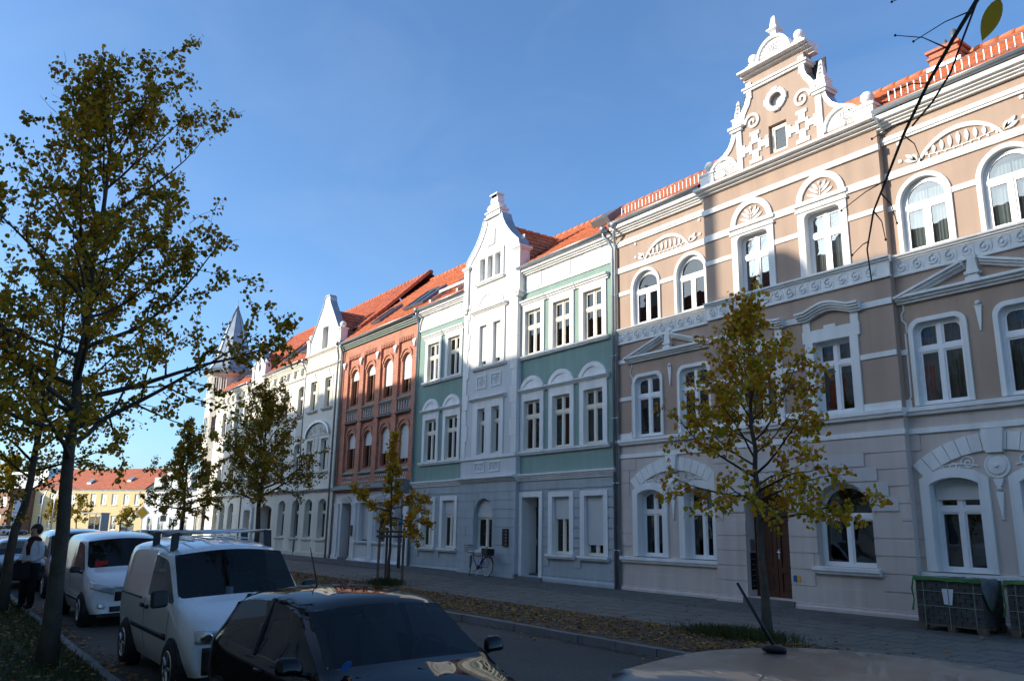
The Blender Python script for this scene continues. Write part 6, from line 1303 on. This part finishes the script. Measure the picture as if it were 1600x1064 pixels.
for i, (x, y) in enumerate(((1.06, -.62), (1.07, -.5), (1.08, -.42), (1.10, -.1), (1.12, .0), (1.1, .22))):
    g = MB(); z = .93 - .04 * abs(y); g.add([(x - .05, y - .03, z), (x, y - .055, z + .012), (x + .05, y, z - .005), (x, y + .04, z + .02)], [(0, 1, 2, 3)]); lo = g.build('windscreen_leaf', 'litter'); lo.parent = T
MB().lathe([(.045, 0), (.045, .003)], (0, 0, 0), 16).build('windscreen_sticker', 'bluep', T).matrix_local = Matrix.Translation((1.0, -.60, .99)) @ Euler((0, R(-58), R(14))).to_matrix().to_4x4()
# silver car, only the roof in view
T, fr, sp, pt, bl, bd = car('parked_saloon', 'beige silver car roof with short aerial in the street gutter', HATCH, (-1.45, 3.38, .03), 'carsilver', roll=R(1.5), sc=(1.06, 1.04, 1.0))
cabin(T, (-.1, -.72), .93); [MB().tube([(-.47, .79 * q_, .90), (-.47, .715 * q_, 1.12), (-.47, .61 * q_, 1.36)], .045, 6).build('door_pillar', 'black', T) for q_ in (1, -1)]
for s in (1, -1): mirror(T, .72, .86 * s, .98, 'carsilver', s)
g = MB(); g.ball((-1.0, .0, 1.445), .045, 12, 6, sz=.5); g.v = [(-1.0 + (x + 1.0) * 1.5, y * .7, z) for x, y, z in g.v]; g.tube([(-1.0, 0, 1.46), (-1.18, 0, 1.73)], [.009, .007], 6); g.build('antenna', 'black', T, True)
# small van with roof bars
T, fr, sp, pt, bl, bd = car('delivery_van', 'white van with two roof bars and dark plastic bumper', VAN, (-12.35, 3.72, -.01), 'carwhite', roll=R(2.6), cat='van')
cabin(T, (.2,), 1.15, .4, (1.15, 1.08), (.95, .38, 1.08))
for s in (1, -1):
    g = MB(); g.hexa([(.98, .9 * s, 1.0), (1.1, .9 * s, 1.02), (1.1, 1.1 * s, 1.0), (.98, 1.1 * s, 1.0), (.96, .9 * s, 1.22), (1.06, .9 * s, 1.22), (1.06, 1.1 * s, 1.22), (.96, 1.1 * s, 1.22)]); o = g.build('wing_mirror', 'black', T); bvl = o.modifiers.new('b', 'BEVEL'); bvl.width = .035; bvl.segments = 3
    hl = pt('headlight', lambda a, b, o, s=s: fr((.36 + .42 * a) * s, .63 + .02 * a + (.15 + .0 * a) * b, o + .004), 10, 5, 'lens')
    for cy, rr in ((.47, .066), (.66, .066)): pt('reflector', lambda a, b, o, s=s, cy=cy, rr=rr: fr(*bl(a, b, (cy * s, .715), rr, rr, 2.), o + .012), 6, 6, 'chrome', hl)
    pt('indicator', lambda a, b, o, s=s: fr(*bl(a, b, (.56 * s, .655), .025, .022, 2.), o + .016), 4, 4, 'orange', hl)
    pt('side_moulding', lambda a, b, o, s=s: sp(-1.0 + 2.0 * a, .60 + .07 * b, s, o + .008), 12, 2, 'black')
    for x in (-.38, -.10): pt('door_handle', lambda a, b, o, s=s, x=x: sp(x - .1 + .17 * a, .90 + .05 * b, s, o + .015), 4, 2, 'black')
    pt('door_seam', lambda a, b, o, s=s: sp(-.28 + .008 * a, .35 + .68 * b, s, o - .009), 1, 12, 'black'); pt('door_seam', lambda a, b, o, s=s: sp(1.05 + .008 * a, .35 + .6 * b, s, o - .009), 1, 12, 'black')
    pt('sliding_rail', lambda a, b, o, s=s: sp(-2.0 + 1.5 * a, 1.0 + .025 * b, s, o - .005), 10, 1, 'black')
pt('bumper', lambda a, b, o: fr(-.70 + 1.4 * a, .30 + .30 * b, o + .02), 20, 5, 'black'); pt('grille', lambda a, b, o: fr(-.34 + .68 * a, .64 + .11 * b, o), 12, 3, 'black'); pt('number_plate', lambda a, b, o: fr(-.26 + .52 * a, .42 + .11 * b, o + .03), 6, 2, 'paper')
for x in (-.85, .22):
    g = MB(); g.tube([(x, -.70, 1.90), (x, .70, 1.90)], .02, 8); bar = g.build('roof_bar', 'alu', T, True)
    for s in (1, -1): g = MB(); g.hexa([(x - .055, .62 * s, 1.70), (x + .055, .62 * s, 1.70), (x + .055, .70 * s, 1.66), (x - .055, .70 * s, 1.66), (x - .03, .60 * s, 1.915), (x + .03, .60 * s, 1.915), (x + .03, .70 * s, 1.90), (x - .03, .70 * s, 1.90)]); g.build('bar_foot', 'black', bar)
for y in (-.42, -.14, .14, .42): MB().tube([(-2.0, y, 1.80 - .08 * y * y), (-.8, y, 1.822 - .08 * y * y), (.3, y, 1.80 - .08 * y * y)], .012, 5).build('roof_rib', 'carwhite', T, True)
MB().lathe([(.05, 0), (.05, .12)], (.98, -.1, 1.08), 12).build('cup', 'paper', T); MB().box(.92, 1.05, .12, .34, 1.08, 1.10).build('papers', 'paper', T)
# second van
T, fr, sp, pt, bl, bd = car('delivery_van', 'white van with red notice in windscreen parked behind the van with roof bars', VAN, (-20.1, 3.85, 0), 'carwhite', roll=R(2.2), cat='van')
cabin(T, (.2,), 1.15, .4, (1.15, 1.08), (.95, .38, 1.08))
for s in (1, -1):
    mirror(T, 1.02, .92 * s, 1.08, 'black', s)
    pt('headlight', lambda a, b, o, s=s: fr((.42 + .4 * a) * s, .62 + .12 * a + (.13) * b, o + .004), 10, 4, 'lens')
    pt('side_moulding', lambda a, b, o, s=s: sp(-1.0 + 2.0 * a, .45 + .06 * b, s, o + .008), 12, 2, 'black'); pt('fog_lamp', lambda a, b, o, s=s: fr(*bl(a, b, (.62 * s, .42), .08, .05), o + .012), 6, 4, 'lens')
    pt('door_seam', lambda a, b, o, s=s: sp(-.28 + .008 * a, .35 + .68 * b, s, o - .009), 1, 12, 'black')
pt('grille', lambda a, b, o: fr(-.40 + .8 * a, .50 + .18 * b, o + .004), 16, 4, 'black'); pt('lower_grille', lambda a, b, o: fr(-.48 + .96 * a, .30 + .10 * b, o + .004), 12, 3, 'black')
MB().box(1.12, 1.125, -.66, -.42, 1.11, 1.24).build('notice', 'redl', T); MB().tube([(.35, -.1, 1.80), (.2, -.1, 2.0)], [.01, .004], 6).build('antenna', 'black', T)
car('parked_van', 'dark blue van parked behind the second white van', VAN, (-27.2, 4.0, 0), 'carblue', roll=R(2), quick=True, cat='van')
car('parked_car', 'dark grey car facing the street behind the standing person', HATCH, (-31.5, 3.0, 0), 'cargrey', roll=R(1), quick=True)
far_cars = [(-84, 17.5, 'carblack', 'black distant car parked before the white town house door'), (-88, 19.5, 'cargrey', 'dark grey distant car parked behind the black one'), (-93, 21.5, 'carsilver', 'silver distant car before the green roofed town house'), (-80, 20.5, 'cargrey', 'dark distant car near the turret corner'), (-97, 24.0, 'carblack', 'black distant car before the low white house'), (-132, 7.5, 'carsilver', 'silver distant car below the banner flag'), (-135, 9.5, 'carwhite', 'white distant car before the brown brick building'), (-137, 11.5, 'carblue', 'blue distant car at the edge of brick building')]
base_far = None
for x, y, m_, lab in far_cars:
    if base_far is None: c_, *_ = car('distant_car', lab, HATCH, (x, y, -.1), m_, yaw=R(215), quick=True, group='cars parked around the crossing'); base_far = c_; continue
    c_ = copy_tree(base_far); c_.location = (x, y, -.1); c_.rotation_euler = (0, 0, R(215 if x > -110 else 110)); c_['label'] = lab
    for ch in c_.children:
        if ch.name.startswith('body'):
            ch.data = ch.data.copy(); ch.data.materials[0] = M[m_]

# ================================================================ bicycle leaning at the green house
bk = thing('bicycle', 'blue step through bicycle with front basket and rear crate at the green house wall', 'bicycle', (-25.15, 16.72, gz(-25.15, 16.7)), 0, off=False); bk.rotation_euler = (R(-5), 0, R(2))
def wheel(cx, yaw=0.):
    g = MB(); P = [Vector((.335 * math.cos(t), 0, .335 * math.sin(t))) for t in np.linspace(0, math.tau, 33)]; rz_ = Matrix.Rotation(yaw, 3, 'Z'); f_ = lambda p: tuple(rz_ @ Vector(p) + Vector((cx, 0, .35)))
    g.tube([f_(p) for p in P], .018, 6, False); w_ = g.build('wheel', 'rubber', bk, True); g = MB()
    for q in range(14): t = q * math.tau / 14; g.tube([f_((0, .02 * (-1) ** q, 0)), f_((.325 * math.cos(t), 0, .325 * math.sin(t)))], .0022, 3)
    g.tube([f_((.315 * math.cos(t), 0, .315 * math.sin(t))) for t in np.linspace(0, math.tau, 33)], .009, 5, False); g.tube([f_((0, -.05, 0)), f_((0, .05, 0))], .025, 8); g.build('spokes', 'alu', w_)
    g = MB(); K = [f_((.37 * math.cos(t), yy, .37 * math.sin(t))) for t in np.linspace(R(20), R(190) if cx < 0 else R(170), 15) for yy in (-.025, .025)]; g.add(K, [(2 * i, 2 * i + 1, 2 * i + 3, 2 * i + 2) for i in range(14)]); g.build('mudguard', 'black', bk, True, False)
wheel(-.53, R(-32)); wheel(.53)
g = MB(); g.tube([(-.42, 0, .84), (-.33, 0, .56), (-.12, 0, .34), (.05, 0, .30)], .024, 8); g.tube([(.05, 0, .30), (.17, 0, .62), (.22, 0, .86)], .019, 8); g.build('frame', 'bluebike', bk, True)
g = MB(); g.tube([(.05, .04, .30), (.53, .05, .35)], .011, 6); g.tube([(.05, -.04, .30), (.53, -.05, .35)], .011, 6); g.tube([(.17, 0, .62), (.53, .05, .35)], .009, 6); g.tube([(.17, 0, .62), (.53, -.05, .35)], .009, 6); g.build('chain_stays', 'bluebike', bk)
g = MB(); g.tube([(-.42, 0, .86), (-.47, .04, .62), (-.53, .05, .35)], .013, 6); g.tube([(-.47, -.04, .62), (-.53, -.05, .35)], .013, 6); g.build('fork', 'alu', bk)
g = MB(); g.tube([(-.42, 0, .82), (-.39, 0, 1.04)], .014, 6); g.tube([(-.22, -.30, 1.05), (-.34, -.22, 1.07), (-.42, -.05, 1.06), (-.40, .08, 1.06), (-.24, .27, 1.07), (-.12, .32, 1.05)], .012, 6); g.build('handlebar', 'alu', bk)
for p, q in (((-.22, -.30, 1.05), (-.12, -.35, 1.04)), ((-.12, .32, 1.05), (-.02, .34, 1.04))): MB().tube([p, q], .019, 6).build('grip', 'black', bk)
g = MB(); g.ball((.24, 0, .93), .13, 12, 6, sz=.4); g.v = [(x, y * .75, z) for x, y, z in g.v]; g.build('saddle', 'black', bk, True)
g = MB()
for z, s_ in ((.82, .8), (.90, .88), (.98, .95), (1.05, 1.0)): P = [(-.62 - .16 * s_, -.17 * s_), (-.62 + .14 * s_, -.17 * s_), (-.62 + .14 * s_, .17 * s_), (-.62 - .16 * s_, .17 * s_)]; g.tube([(x, y, z) for x, y in P + P[:1]], .005, 4)
for i in range(12):
    t = i / 12 * 4; k_ = int(t); fr_ = t - k_; Q = [(-.16, -.17), (.14, -.17), (.14, .17), (-.16, .17), (-.16, -.17)]; x = Q[k_][0] + (Q[k_ + 1][0] - Q[k_][0]) * fr_; y = Q[k_][1] + (Q[k_ + 1][1] - Q[k_][1]) * fr_; g.tube([(-.62 + x * .8, y * .8, .82), (-.62 + x, y, 1.05)], .004, 4)
g.build('front_basket', 'black', bk)
g = MB(); g.box(.30, .66, -.16, .16, .76, .98); g.build('rear_crate', 'black', bk); g = MB(); g.box(.22, .72, -.06, .06, .74, .76); g.tube([(.55, .06, .75), (.53, .05, .38)], .006, 5); g.tube([(.55, -.06, .75), (.53, -.05, .38)], .006, 5); g.build('luggage_rack', 'black', bk)
g = MB(); g.tube([(.05, -.08, .30), (.05, .08, .30)], .03, 8); g.lathe([(.09, -.01), (.09, .01)], (.05, -.06, .30), 16, 'y'); g.tube([(.05, -.09, .30), (-.06, -.09, .17), (-.06, -.17, .17)], .012, 5); g.tube([(.05, .09, .30), (.16, .09, .43), (.16, .17, .43)], .012, 5); g.build('crank', 'black', bk); MB().tube([(.1, -.05, .28), (.16, -.20, .0)], .01, 5).build('kickstand', 'alu', bk)

# ================================================================ pallets of paving bricks
def pallet(lab, x0, y0, nx, ny, nz, paper):
    z0 = gz(x0, y0) + .0; P = thing('paver_pallet', lab, 'pallet', (x0, y0, z0), 0, off=False); bw_, bd_, bh_ = .205, .205, .082
    for x in (0, nx * bw_ / 2 - .07, nx * bw_ - .14):
        for y in (0, ny * bd_ - .14): MB().box(x, x + .14, y, y + .14, .0, .1).build('block', 'wood', P)
    for y in (0, ny * bd_ / 2 - .06, ny * bd_ - .12): MB().box(-.02, nx * bw_ + .02, y, y + .12, .1, .13).build('board', 'wood', P)
    b0 = None
    for k in range(nz):
        for i in range(nx + (k % 2)):
            for j in range(ny):
                if 0 < i < nx - 1 and 0 < j < ny - 1: continue
                xa = i * bw_ - (bw_ / 2 if k % 2 else 0); xb = xa + bw_; xa, xb = max(xa, 0), min(xb, nx * bw_)
                sx = (xb - xa) / bw_
                if b0 is None:
                    g = MB(); e_ = .006; g.hexa([(0.003, .003, .002), (bw_ - .003, .003, .002), (bw_ - .003, bd_ - .003, .002), (.003, bd_ - .003, .002), (.003 + e_, .003 + e_, bh_ - .002), (bw_ - .003 - e_, .003 + e_, bh_ - .002), (bw_ - .003 - e_, bd_ - .003 - e_, bh_ - .002), (.003 + e_, bd_ - .003 - e_, bh_ - .002)]); b0 = g.build('paving_brick', 'paver', P); b0.location = (xa, j * bd_, .13 + k * bh_)
                else: inst(b0, P, (xa, j * bd_ + rng.uniform(-.004, .004), .13 + k * bh_), (0, 0, 0), (sx, 1, 1))
    Wx, Wy, Hz = nx * bw_, ny * bd_, .13 + nz * bh_
    rs = np.random.RandomState(5); n = 16; m_ = 10
    vs = [(-.02 + (Wx + .04) * i / n, -.02 + (Wy + .04) * j / m_, Hz + .012 + .02 * rs.rand()) for i in range(n + 1) for j in range(m_ + 1)]
    MB().add(vs, [(i * (m_ + 1) + j, (i + 1) * (m_ + 1) + j, (i + 1) * (m_ + 1) + j + 1, i * (m_ + 1) + j + 1) for i in range(n) for j in range(m_)]).build('top_sheet', 'film', P, True, False)
    g = MB(); pts = [(-.03 + (Wx + .06) * i / 20, -.03 - .01 * rs.rand(), Hz - .015 - .03 * rs.rand()) for i in range(21)]
    for a_, b_ in zip(pts[:-1], pts[1:]): g.add([a_, b_, (b_[0], b_[1] + .02, Hz + .035), (a_[0], a_[1] + .02, Hz + .035)], [(0, 1, 2, 3)])
    g.build('green_edge', 'wrap', P, True, False)
    pts = [(Wx + .02 + .01 * rs.rand(), -.03 + (Wy * .8) * i / 8, Hz - .06 - .42 * math.sin(math.pi * (i + 1) / 9) - .06 * rs.rand()) for i in range(9)]; g = MB()
    for a_, b_ in zip(pts[:-1], pts[1:]): g.add([a_, b_, (Wx + .01, b_[1], Hz + .03), (Wx + .01, a_[1], Hz + .03)], [(0, 1, 2, 3)])
    g.build('loose_film', 'film', P, True, False)
    g = MB()
    for a_, b_ in zip(pts[:-1], pts[1:]): g.add([(a_[0] + .012, a_[1], a_[2] - .02), (b_[0] + .012, b_[1], b_[2] - .02), (b_[0] + .012, b_[1], b_[2] + .03), (a_[0] + .012, a_[1], a_[2] + .03)], [(0, 1, 2, 3)])
    g.build('film_edge', 'wrap', P, True, False)
    for f_ in (.12, .5, .88): g = MB(); x = Wx * f_; g.box(x, x + .012, -.012, -.006, .05, Hz); g.build('strap', 'greenw', P)
    for zz in (.45, .72): MB().box(-.008, Wx + .008, -.016, -.012, zz, zz + .012).build('strap', 'greenw', P)
    if paper: MB().add([(Wx * .44, -.03, .50), (Wx * .56, -.03, .49), (Wx * .60, -.035, .78), (Wx * .42, -.03, .78)], [(0, 1, 2, 3)]).build('delivery_note', 'paper', P); MB().box(Wx * .512, Wx * .52, -.04, -.032, .5, .78).build('note_fold', 'zincd', P)
    MB().tube([(-.02, -.02, Hz), (-.05, -.04, Hz - .2), (-.03, -.03, Hz - .4), (-.06, -.05, Hz - .6)], [.012, .02, .012, .025], 5).build('film_tail', 'wrap', P)
    return P
pallet('pallet of grey paving bricks with delivery note and green film on top', -8.62, 15.95, 6, 4, 10, True)
pallet('pallet of grey paving bricks without note next to the labelled one', -7.05, 16.15, 6, 4, 10, False)

# ================================================================ stakes, sign post, person
sk = thing('stake_frame', 'three round wooden stakes with cross rails round the sapling', 'tree stakes', (-24.7, 12.9, gz(-24.7, 12.9)), 0, off=False)
tri_ = [(.48 * math.cos(R(a)), .48 * math.sin(R(a))) for a in (40, 165, 285)]
for x, y in tri_: MB().tube([(x, y, -.1), (x * 1.02, y * .98, 1.78)], .045, 8).build('stake', 'wood', sk)
for i in range(3):
    (x0, y0), (x1, y1) = tri_[i], tri_[(i + 1) % 3]; d = Vector((x1 - x0, y1 - y0)).normalized() * .1
    for z in (1.50, 1.66): MB().tube([(x0 - d.x, y0 - d.y, z), (x1 + d.x, y1 + d.y, z)], .038, 8).build('rail', 'wood', sk)
po = thing('sign_post', 'grey steel post with blue sticker before the brick house', 'post', (-30.4, 16.3, gz(-30.4, 16.3)), 0, off=False); MB().tube([(0, 0, -.1), (0, 0, 3.6)], .07, 12).build('post', 'zincd', po, True); MB().tube([(0, 0, 1.7), (0, 0, 2.0)], .073, 12).build('sticker', 'bluep', po, True)
MB().box(-.02, .02, -.35, .35, 3.0, 3.6).build('plate', 'zincd', po)
def person(lab, loc, rz):
    P = thing('person', lab, 'person', loc, rz, off=False)
    J = {'pel': ((0, 0, .93), .15), 'wai': ((.0, 0, 1.10), .125), 'che': ((.01, 0, 1.30), .155), 'shl': ((0, 0, 1.42), .10), 'nk': ((.01, 0, 1.50), .055), 'hd0': ((.03, 0, 1.56), .075), 'hd1': ((.035, .0, 1.66), .095), 'hd2': ((.02, 0, 1.74), .075),
         'ls': ((0, .17, 1.40), .065), 'le': ((.02, .23, 1.13), .048), 'lw': ((.22, .15, 1.02), .036), 'lh': ((.29, .10, 1.03), .034), 'rs': ((0, -.17, 1.40), .065), 're': ((.0, -.25, 1.13), .048), 'rw': ((.2, -.2, 1.0), .036), 'rh': ((.28, -.17, 1.0), .034),
         'lhp': ((0, .09, .86), .10), 'lk': ((.03, .10, .49), .068), 'la': ((-.01, .11, .10), .045), 'lt': ((.14, .12, .035), .035), 'rhp': ((0, -.09, .86), .10), 'rk': ((.02, -.11, .49), .068), 'ra': ((-.03, -.13, .10), .045), 'rt': ((.12, -.15, .035), .035)}
    E = [('pel', 'wai'), ('wai', 'che'), ('che', 'shl'), ('shl', 'nk'), ('nk', 'hd0'), ('hd0', 'hd1'), ('hd1', 'hd2'), ('shl', 'ls'), ('ls', 'le'), ('le', 'lw'), ('lw', 'lh'), ('shl', 'rs'), ('rs', 're'), ('re', 'rw'), ('rw', 'rh'), ('pel', 'lhp'), ('lhp', 'lk'), ('lk', 'la'), ('la', 'lt'), ('pel', 'rhp'), ('rhp', 'rk'), ('rk', 'ra'), ('ra', 'rt')]
    for h, s in (('lh', 1), ('rh', -1)):      # fingers and thumb
        b_ = Vector(J[h][0])
        for i in range(4):
            f1 = b_ + Vector((.05 - .006 * abs(i - 1.3), .0, .025 - .018 * i)); f2 = f1 + Vector((.035, -.008 * s, -.016)); J[h + 'f%d' % i] = (tuple(f1), .010); J[h + 'g%d' % i] = (tuple(f2), .008); E += [(h, h + 'f%d' % i), (h + 'f%d' % i, h + 'g%d' % i)]
        J[h + 't'] = (tuple(b_ + Vector((.025, -.035 * s, .03))), .011); E.append((h, h + 't'))
    names = list(J); me = bpy.data.meshes.new('body'); me.from_pydata([J[n][0] for n in names], [(names.index(a_), names.index(b_)) for a_, b_ in E], []); o = bpy.data.objects.new('body', me); C.objects.link(o); o.parent = P
    md = o.modifiers.new('skin', 'SKIN'); o.modifiers.new('sub', 'SUBSURF').render_levels = 2
    for i, n in enumerate(names): me.skin_vertices[0].data[i].radius = (J[n][1], J[n][1])
    me.skin_vertices[0].data[0].use_root = True; me.materials.append(M['skin'])
    def cloth(nm, m_, prof, c=(0, 0), sy=1.35):
        g = MB(); n = 16; vs = [(c[0] + ox + r * math.cos(q * math.tau / n), c[1] + r * sy * math.sin(q * math.tau / n), z) for r, z, ox in prof for q in range(n)]; g.add(vs, [(i * n + q, i * n + (q + 1) % n, (i + 1) * n + (q + 1) % n, (i + 1) * n + q) for i in range(len(prof) - 1) for q in range(n)]); return g.build(nm, m_, P, True, False)
    cloth('top', 'whitecloth', [(.15, .98, 0), (.148, 1.08, .0), (.15, 1.2, .01), (.155, 1.3, .01), (.135, 1.40, 0), (.09, 1.47, .0)])
    for s in (1, -1):
        MB().tube([(0, .15 * s, 1.42), (.0, .20 * s, 1.3), (.01, .24 * s, 1.13), (.12, .19 * s, 1.06), (.2, .17 * s, 1.02)], [.085, .075, .065, .055, .05], 10).build('sleeve', 'whitecloth', P, True)
        MB().tube([(0, .09 * s, .98), (.0, .09 * s, .82), (.03, .105 * s, .49), (.0, .115 * s, .09)], [.125, .115, .088, .075], 12).build('trouser_leg', 'darkcloth', P, True)
        g = MB(); g.ball((.05, .12 * s, .05), .09, 10, 6, sz=.6); g.v = [(.05 + (x - .05) * 1.5, .12 * s + (y - .12 * s) * .6, z) for x, y, z in g.v]; g.build('shoe', 'black', P, True)
    g = MB(); g.tube([(.09 * math.cos(t), .10 * math.sin(t), 1.49 + .02 * math.sin(2 * t)) for t in np.linspace(0, math.tau, 17)], .055, 8, False); g.tube([(.12, .03, 1.47), (.17, .02, 1.32), (.16, .03, 1.15)], [.06, .055, .04], 8); g.build('scarf', 'scarf', P, True)
    g = MB(); g.ball((-.0, 0, 1.70), .125, 16, 10, sz=1.05); g.v = [(x - .02, y, z + .01) for x, y, z in g.v if True]; g.f = [f for f in g.f if sum(g.v[i][0] for i in f) / len(f) < .055 or sum(g.v[i][2] for i in f) / len(f) > 1.755]; g.build('hair', 'hair', P, True, False)
    g = MB(); g.ball((.125, 0, 1.655), .022, 8, 6, sz=1.3)
    g.build('nose', 'skin', P, True)
    for s in (1, -1): MB().ball((.112, .035 * s, 1.685), .012, 8, 6).build('eye', 'hair', P, True)
    MB().box(.112, .122, -.025, .025, 1.612, 1.62).build('mouth', 'scarf', P)
    g = MB(); g.hexa([(.16, -.26, .62), (.34, -.24, .62), (.34, .2, .62), (.16, .2, .62), (.18, -.24, 1.04), (.30, -.24, 1.04), (.30, .18, 1.04), (.18, .18, 1.04)]); jk = g.build('folded_jacket', 'darkcloth', P); b_ = jk.modifiers.new('b', 'BEVEL'); b_.width = .05; b_.segments = 3
    return P
person('person in white top and dark scarf holding a dark jacket on the grass', (-21.6, 2.28, gz(-22, 2.15)), R(-50))

# ================================================================ litter and grass
rs = np.random.RandomState(3)
def scatter(n, fx, fy, size, name, label, dz=.012, m_='litter'):
    x = fx(n); y = fy(n, x); pos = np.stack([x, y, [gz(a_, b_) + dz for a_, b_ in zip(x, y)]], 1); v, f = leafmesh(pos, None, size, rs, 0)
    v = v.reshape(-1, 6, 3); v[:, :, 2] = pos[:, 2][:, None] + (v[:, :, 2] - pos[:, 2][:, None]) * .25 + .01; v = v.reshape(-1, 3)
    o = np_mesh(name, v, f, m_, None, 'stuff'); tag(o, label, 'leaves'); return o
scatter(8500, lambda n: rs.uniform(-44, -5, n), lambda n, x: 10.42 + 2.1 * rs.beta(1.2, 1.2, n), .085, 'fallen_leaves', 'brown and yellow fallen leaves on the soil verge along the road')
scatter(3800, lambda n: rs.uniform(-26, -6, n), lambda n, x: np.where(rs.rand(n) < .45, 2.28 + .5 * rs.rand(n) ** 2, -.6 + 2.8 * rs.rand(n)), .075, 'fallen_leaves', 'fallen leaves on the dark grass under the lindens', .03)
scatter(160, lambda n: rs.uniform(-30, -5, n), lambda n, x: rs.uniform(12.6, 17, n), .07, 'fallen_leaves', 'few scattered leaves on the paved footway')
scatter(420, lambda n: rs.uniform(-40, -6, n), lambda n, x: 10.2 - .7 * rs.rand(n) ** 2.2, .075, 'fallen_leaves', 'leaves blown along the gutter of the far kerb')
scatter(520, lambda n: rs.uniform(-36, -6, n), lambda n, x: 12.5 + 1.1 * rs.rand(n) ** 2.2, .075, 'fallen_leaves', 'leaves spilling from the verge over the pavement edge')
def blades(n, fx, fy, hgt, name, label):
    x = fx(n); y = fy(n, x); z = np.array([gz(a_, b_) for a_, b_ in zip(x, y)]); h = hgt * rs.uniform(.5, 1.2, n); a_ = rs.uniform(0, 6.28, n); l = rs.normal(0, .35, (n, 2)) * h[:, None]; w_ = .006 * rs.uniform(.7, 1.5, n)
    dx, dy = np.cos(a_) * w_, np.sin(a_) * w_
    v = np.stack([np.stack([x - dx, y - dy, z - .01], 1), np.stack([x + dx, y + dy, z - .01], 1), np.stack([x + dx * .6 + l[:, 0] * .5, y + dy * .6 + l[:, 1] * .5, z + h * .6], 1), np.stack([x + l[:, 0], y + l[:, 1], z + h], 1)], 1).reshape(-1, 3)
    o = np_mesh(name, v, np.arange(4 * n).reshape(n, 4), 'grass', None, 'stuff'); tag(o, label, 'grass')
blades(26000, lambda n: -5 - 26 * rs.rand(n) ** 1.3, lambda n, x: rs.uniform(-1.0, 2.2, n), .09, 'grass', 'dark grass of the verge below the lindens')
blades(3600, lambda n: rs.normal(-10.15, .5, n), lambda n, x: 12.45 + rs.normal(0, .22, n), .15, 'grass', 'tuft of grass round the foot of the young linden')
blades(1500, lambda n: rs.normal(-24.3, .35, n), lambda n, x: 12.6 + rs.normal(0, .2, n), .2, 'grass', 'weeds round the stakes of the sapling')
blades(5000, lambda n: rs.uniform(-40, -6, n), lambda n, x: 10.45 + 2.0 * rs.rand(n), .05, 'grass', 'sparse grass blades on the leafy soil verge')
for ob in list(C.objects):
    for k_ in ('label', 'category'):
        if ob.parent and k_ in ob and k_ == 'category': del ob[k_]
